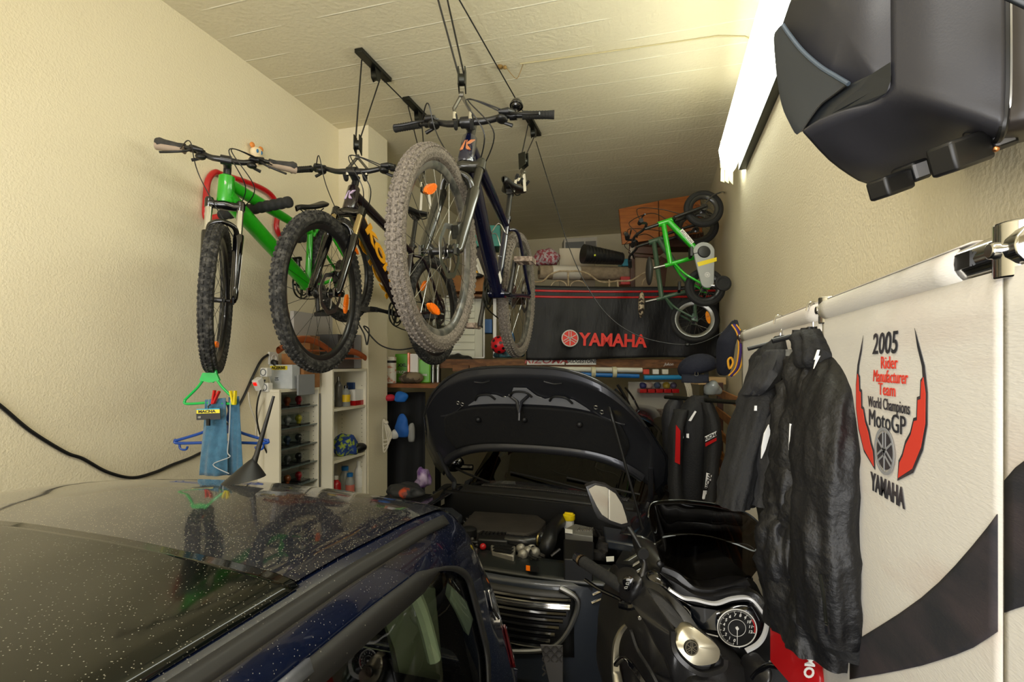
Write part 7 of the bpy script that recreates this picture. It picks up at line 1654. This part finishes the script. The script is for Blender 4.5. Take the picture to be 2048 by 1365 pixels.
def gridpoly(rows, name, m, lab=None, sm=4, smooth=70):
    rs = [catmull([P(*q) for q in r], sm) for r in rows]; n = len(rs[0]); cols_ = [catmull([r[i] for r in rs], sm) for i in range(n)]
    mb = MB(); h = len(cols_[0]); mb.add([cols_[i][j] for j in range(h) for i in range(n)], [(j * n + i, j * n + i + 1, (j + 1) * n + i + 1, (j + 1) * n + i) for j in range(h - 1) for i in range(n - 1)])
    return tp(mb.build(name, m, None, smooth=smooth, thick=.004), lab)
# large side facing the room, and the tapering bottom
gridpoly([[(1783, -90, Ez), (1860, -90, .60), (1950, -90, .57), (2008, -90, .555)], [(1784, 60, Ez), (1860, 62, .60), (1950, 64, .57), (2010, 66, .555)],
          [(1784, 150, Ez), (1860, 165, .60), (1950, 185, .57), (2009, 200, .555)], [(1781, 178, .643), (1855, 208, .607), (1940, 240, .58), (2004, 262, .562)],
          [(1745, 206, .666), (1830, 250, .66), (1925, 285, .65), (1985, 292, .64)], [(1690, 221, .692), (1790, 300, .72), (1890, 325, .72), (1970, 300, .70)],
          [(1640, 240, .722), (1720, 325, .76), (1830, 350, .77), (1960, 304, .74)], [(1606, 262, .75), (1680, 335, .80), (1768, 368, .82), (1950, 308, .80)]], 'case_shell', m_case)
Yf = lambda u: lerp(.64, .82, (1783 - u) / 223)
def endplate(name, pts, m, dy, th, lab=None, bev=.003):
    q = catmull([P(u, v, Yf(u) - dy) for u, v in pts], 3, True)
    return tp(MB().slab(q, CF * th).build(name, m, None, bevel=bev), lab)
endplate('corner_trim', [(1556, 64), (1566, 50), (1578, 66), (1605, 100), (1640, 132), (1672, 152), (1697, 168), (1668, 190), (1640, 212), (1618, 240), (1604, 262), (1588, 238), (1572, 200), (1562, 140)], m_case2, .012, .014, 'satin grey corner trim')
tp(ptube([(u, v, Yf(u) - .014) for u, v in ((1566, 50), (1578, 68), (1605, 102), (1640, 133), (1672, 153), (1697, 168))], .003, 8, 5).build('corner_ridge', mat('ridge_blue_grey', '#4a5560', .3)))
tp(ptube([(u, v, Yf(u) - .013) for u, v in ((1697, 168), (1668, 190), (1642, 210), (1620, 238), (1604, 262))], .0014, 6, 5).build('trim_shadow_line', m_blk))
tp(MB().slab([P(u, v, Yf(u) - .004) for u, v in ((1697, 170), (1740, 150), (1781, 124), (1782, 160), (1772, 186), (1745, 202), (1690, 218), (1640, 238), (1608, 260), (1640, 212), (1668, 190))], CF * .01).build('lower_band', mat('case_band', '#202326', .35), None, smooth=0), 'slightly glossier lower band')
# second half shell beyond the seam
gridpoly([[(2016, -90, .555), (2060, -90, .54), (2120, -90, .53), (2200, -90, .52)], [(2018, 60, .555), (2060, 60, .54), (2120, 60, .53), (2200, 60, .52)], [(2018, 200, .555), (2060, 200, .54), (2120, 200, .53), (2200, 200, .52)], [(2008, 262, .565), (2060, 256, .555), (2120, 246, .55), (2200, 240, .54)], [(1975, 300, .66), (2050, 280, .66), (2120, 270, .66), (2200, 260, .66)]], 'rear_shell', mat('case_brown_black', '#2a2523', .4))
tp(ptube([(2012, -90, .556), (2014, 60, .556), (2013, 200, .556), (2004, 266, .562), (1985, 292, .62)], .004, 8, 5).build('seam_gasket', m_blk))
tp(ptube([(2021, -90, .552), (2023, 60, .552), (2022, 190, .552), (2016, 240, .556)], .0018, 6, 5).build('seam_trim', m_steel))
gridpoly([[(1985, -60, .5), (2030, -60, .49), (2080, -60, .48), (2140, -60, .47)], [(1985, -10, .5), (2015, 0, .49), (2080, 30, .48), (2140, 50, .47)]], 'lid_rim', m_case2)
for i, (u, v, Y, s) in enumerate(((1955, 296, .60, 1.15), (1805, 362, .70, .9))):
    w_ = .045 * s; r = MB(); c_ = P(u, v, Y); Mx = Matrix.Rotation(TH + .25, 3, 'Z') @ Matrix.Rotation(-.35, 3, 'Y')
    r.box(c_ - Mx @ V((w_ * .55, 0, 0)), (w_ * 1.2, .03, .03 * s), Mx); r.box(c_ + Mx @ V((w_ * .45, .0, .006)), (w_ * .7, .034, .03 * s), Mx); lt = tp(r.build('latch', m_blk, None, bevel=.004))
    r = MB(); r.box(c_ + Mx @ V((w_ * .3, -.018, .006)), (w_ * .5, .004, .02 * s), Mx); tp(r.build('latch_tab', mat('latch_grey', '#7d7d80', .4)), 'grey latch tab')
b = MB(); b.ball(P(1992, 298, .57), .0035, 10, 6); tp(b.build('latch_rivet', mat('rivet_copper', '#c98a5a', .3, 1)), 'small copper rivet')
b = MB(); a = P(1960, 150, .72); b.bb((.34, a.y - .12, 2.15), (XR, a.y + .2, 2.5)); tp(b.build('wall_mount', m_blk, None))
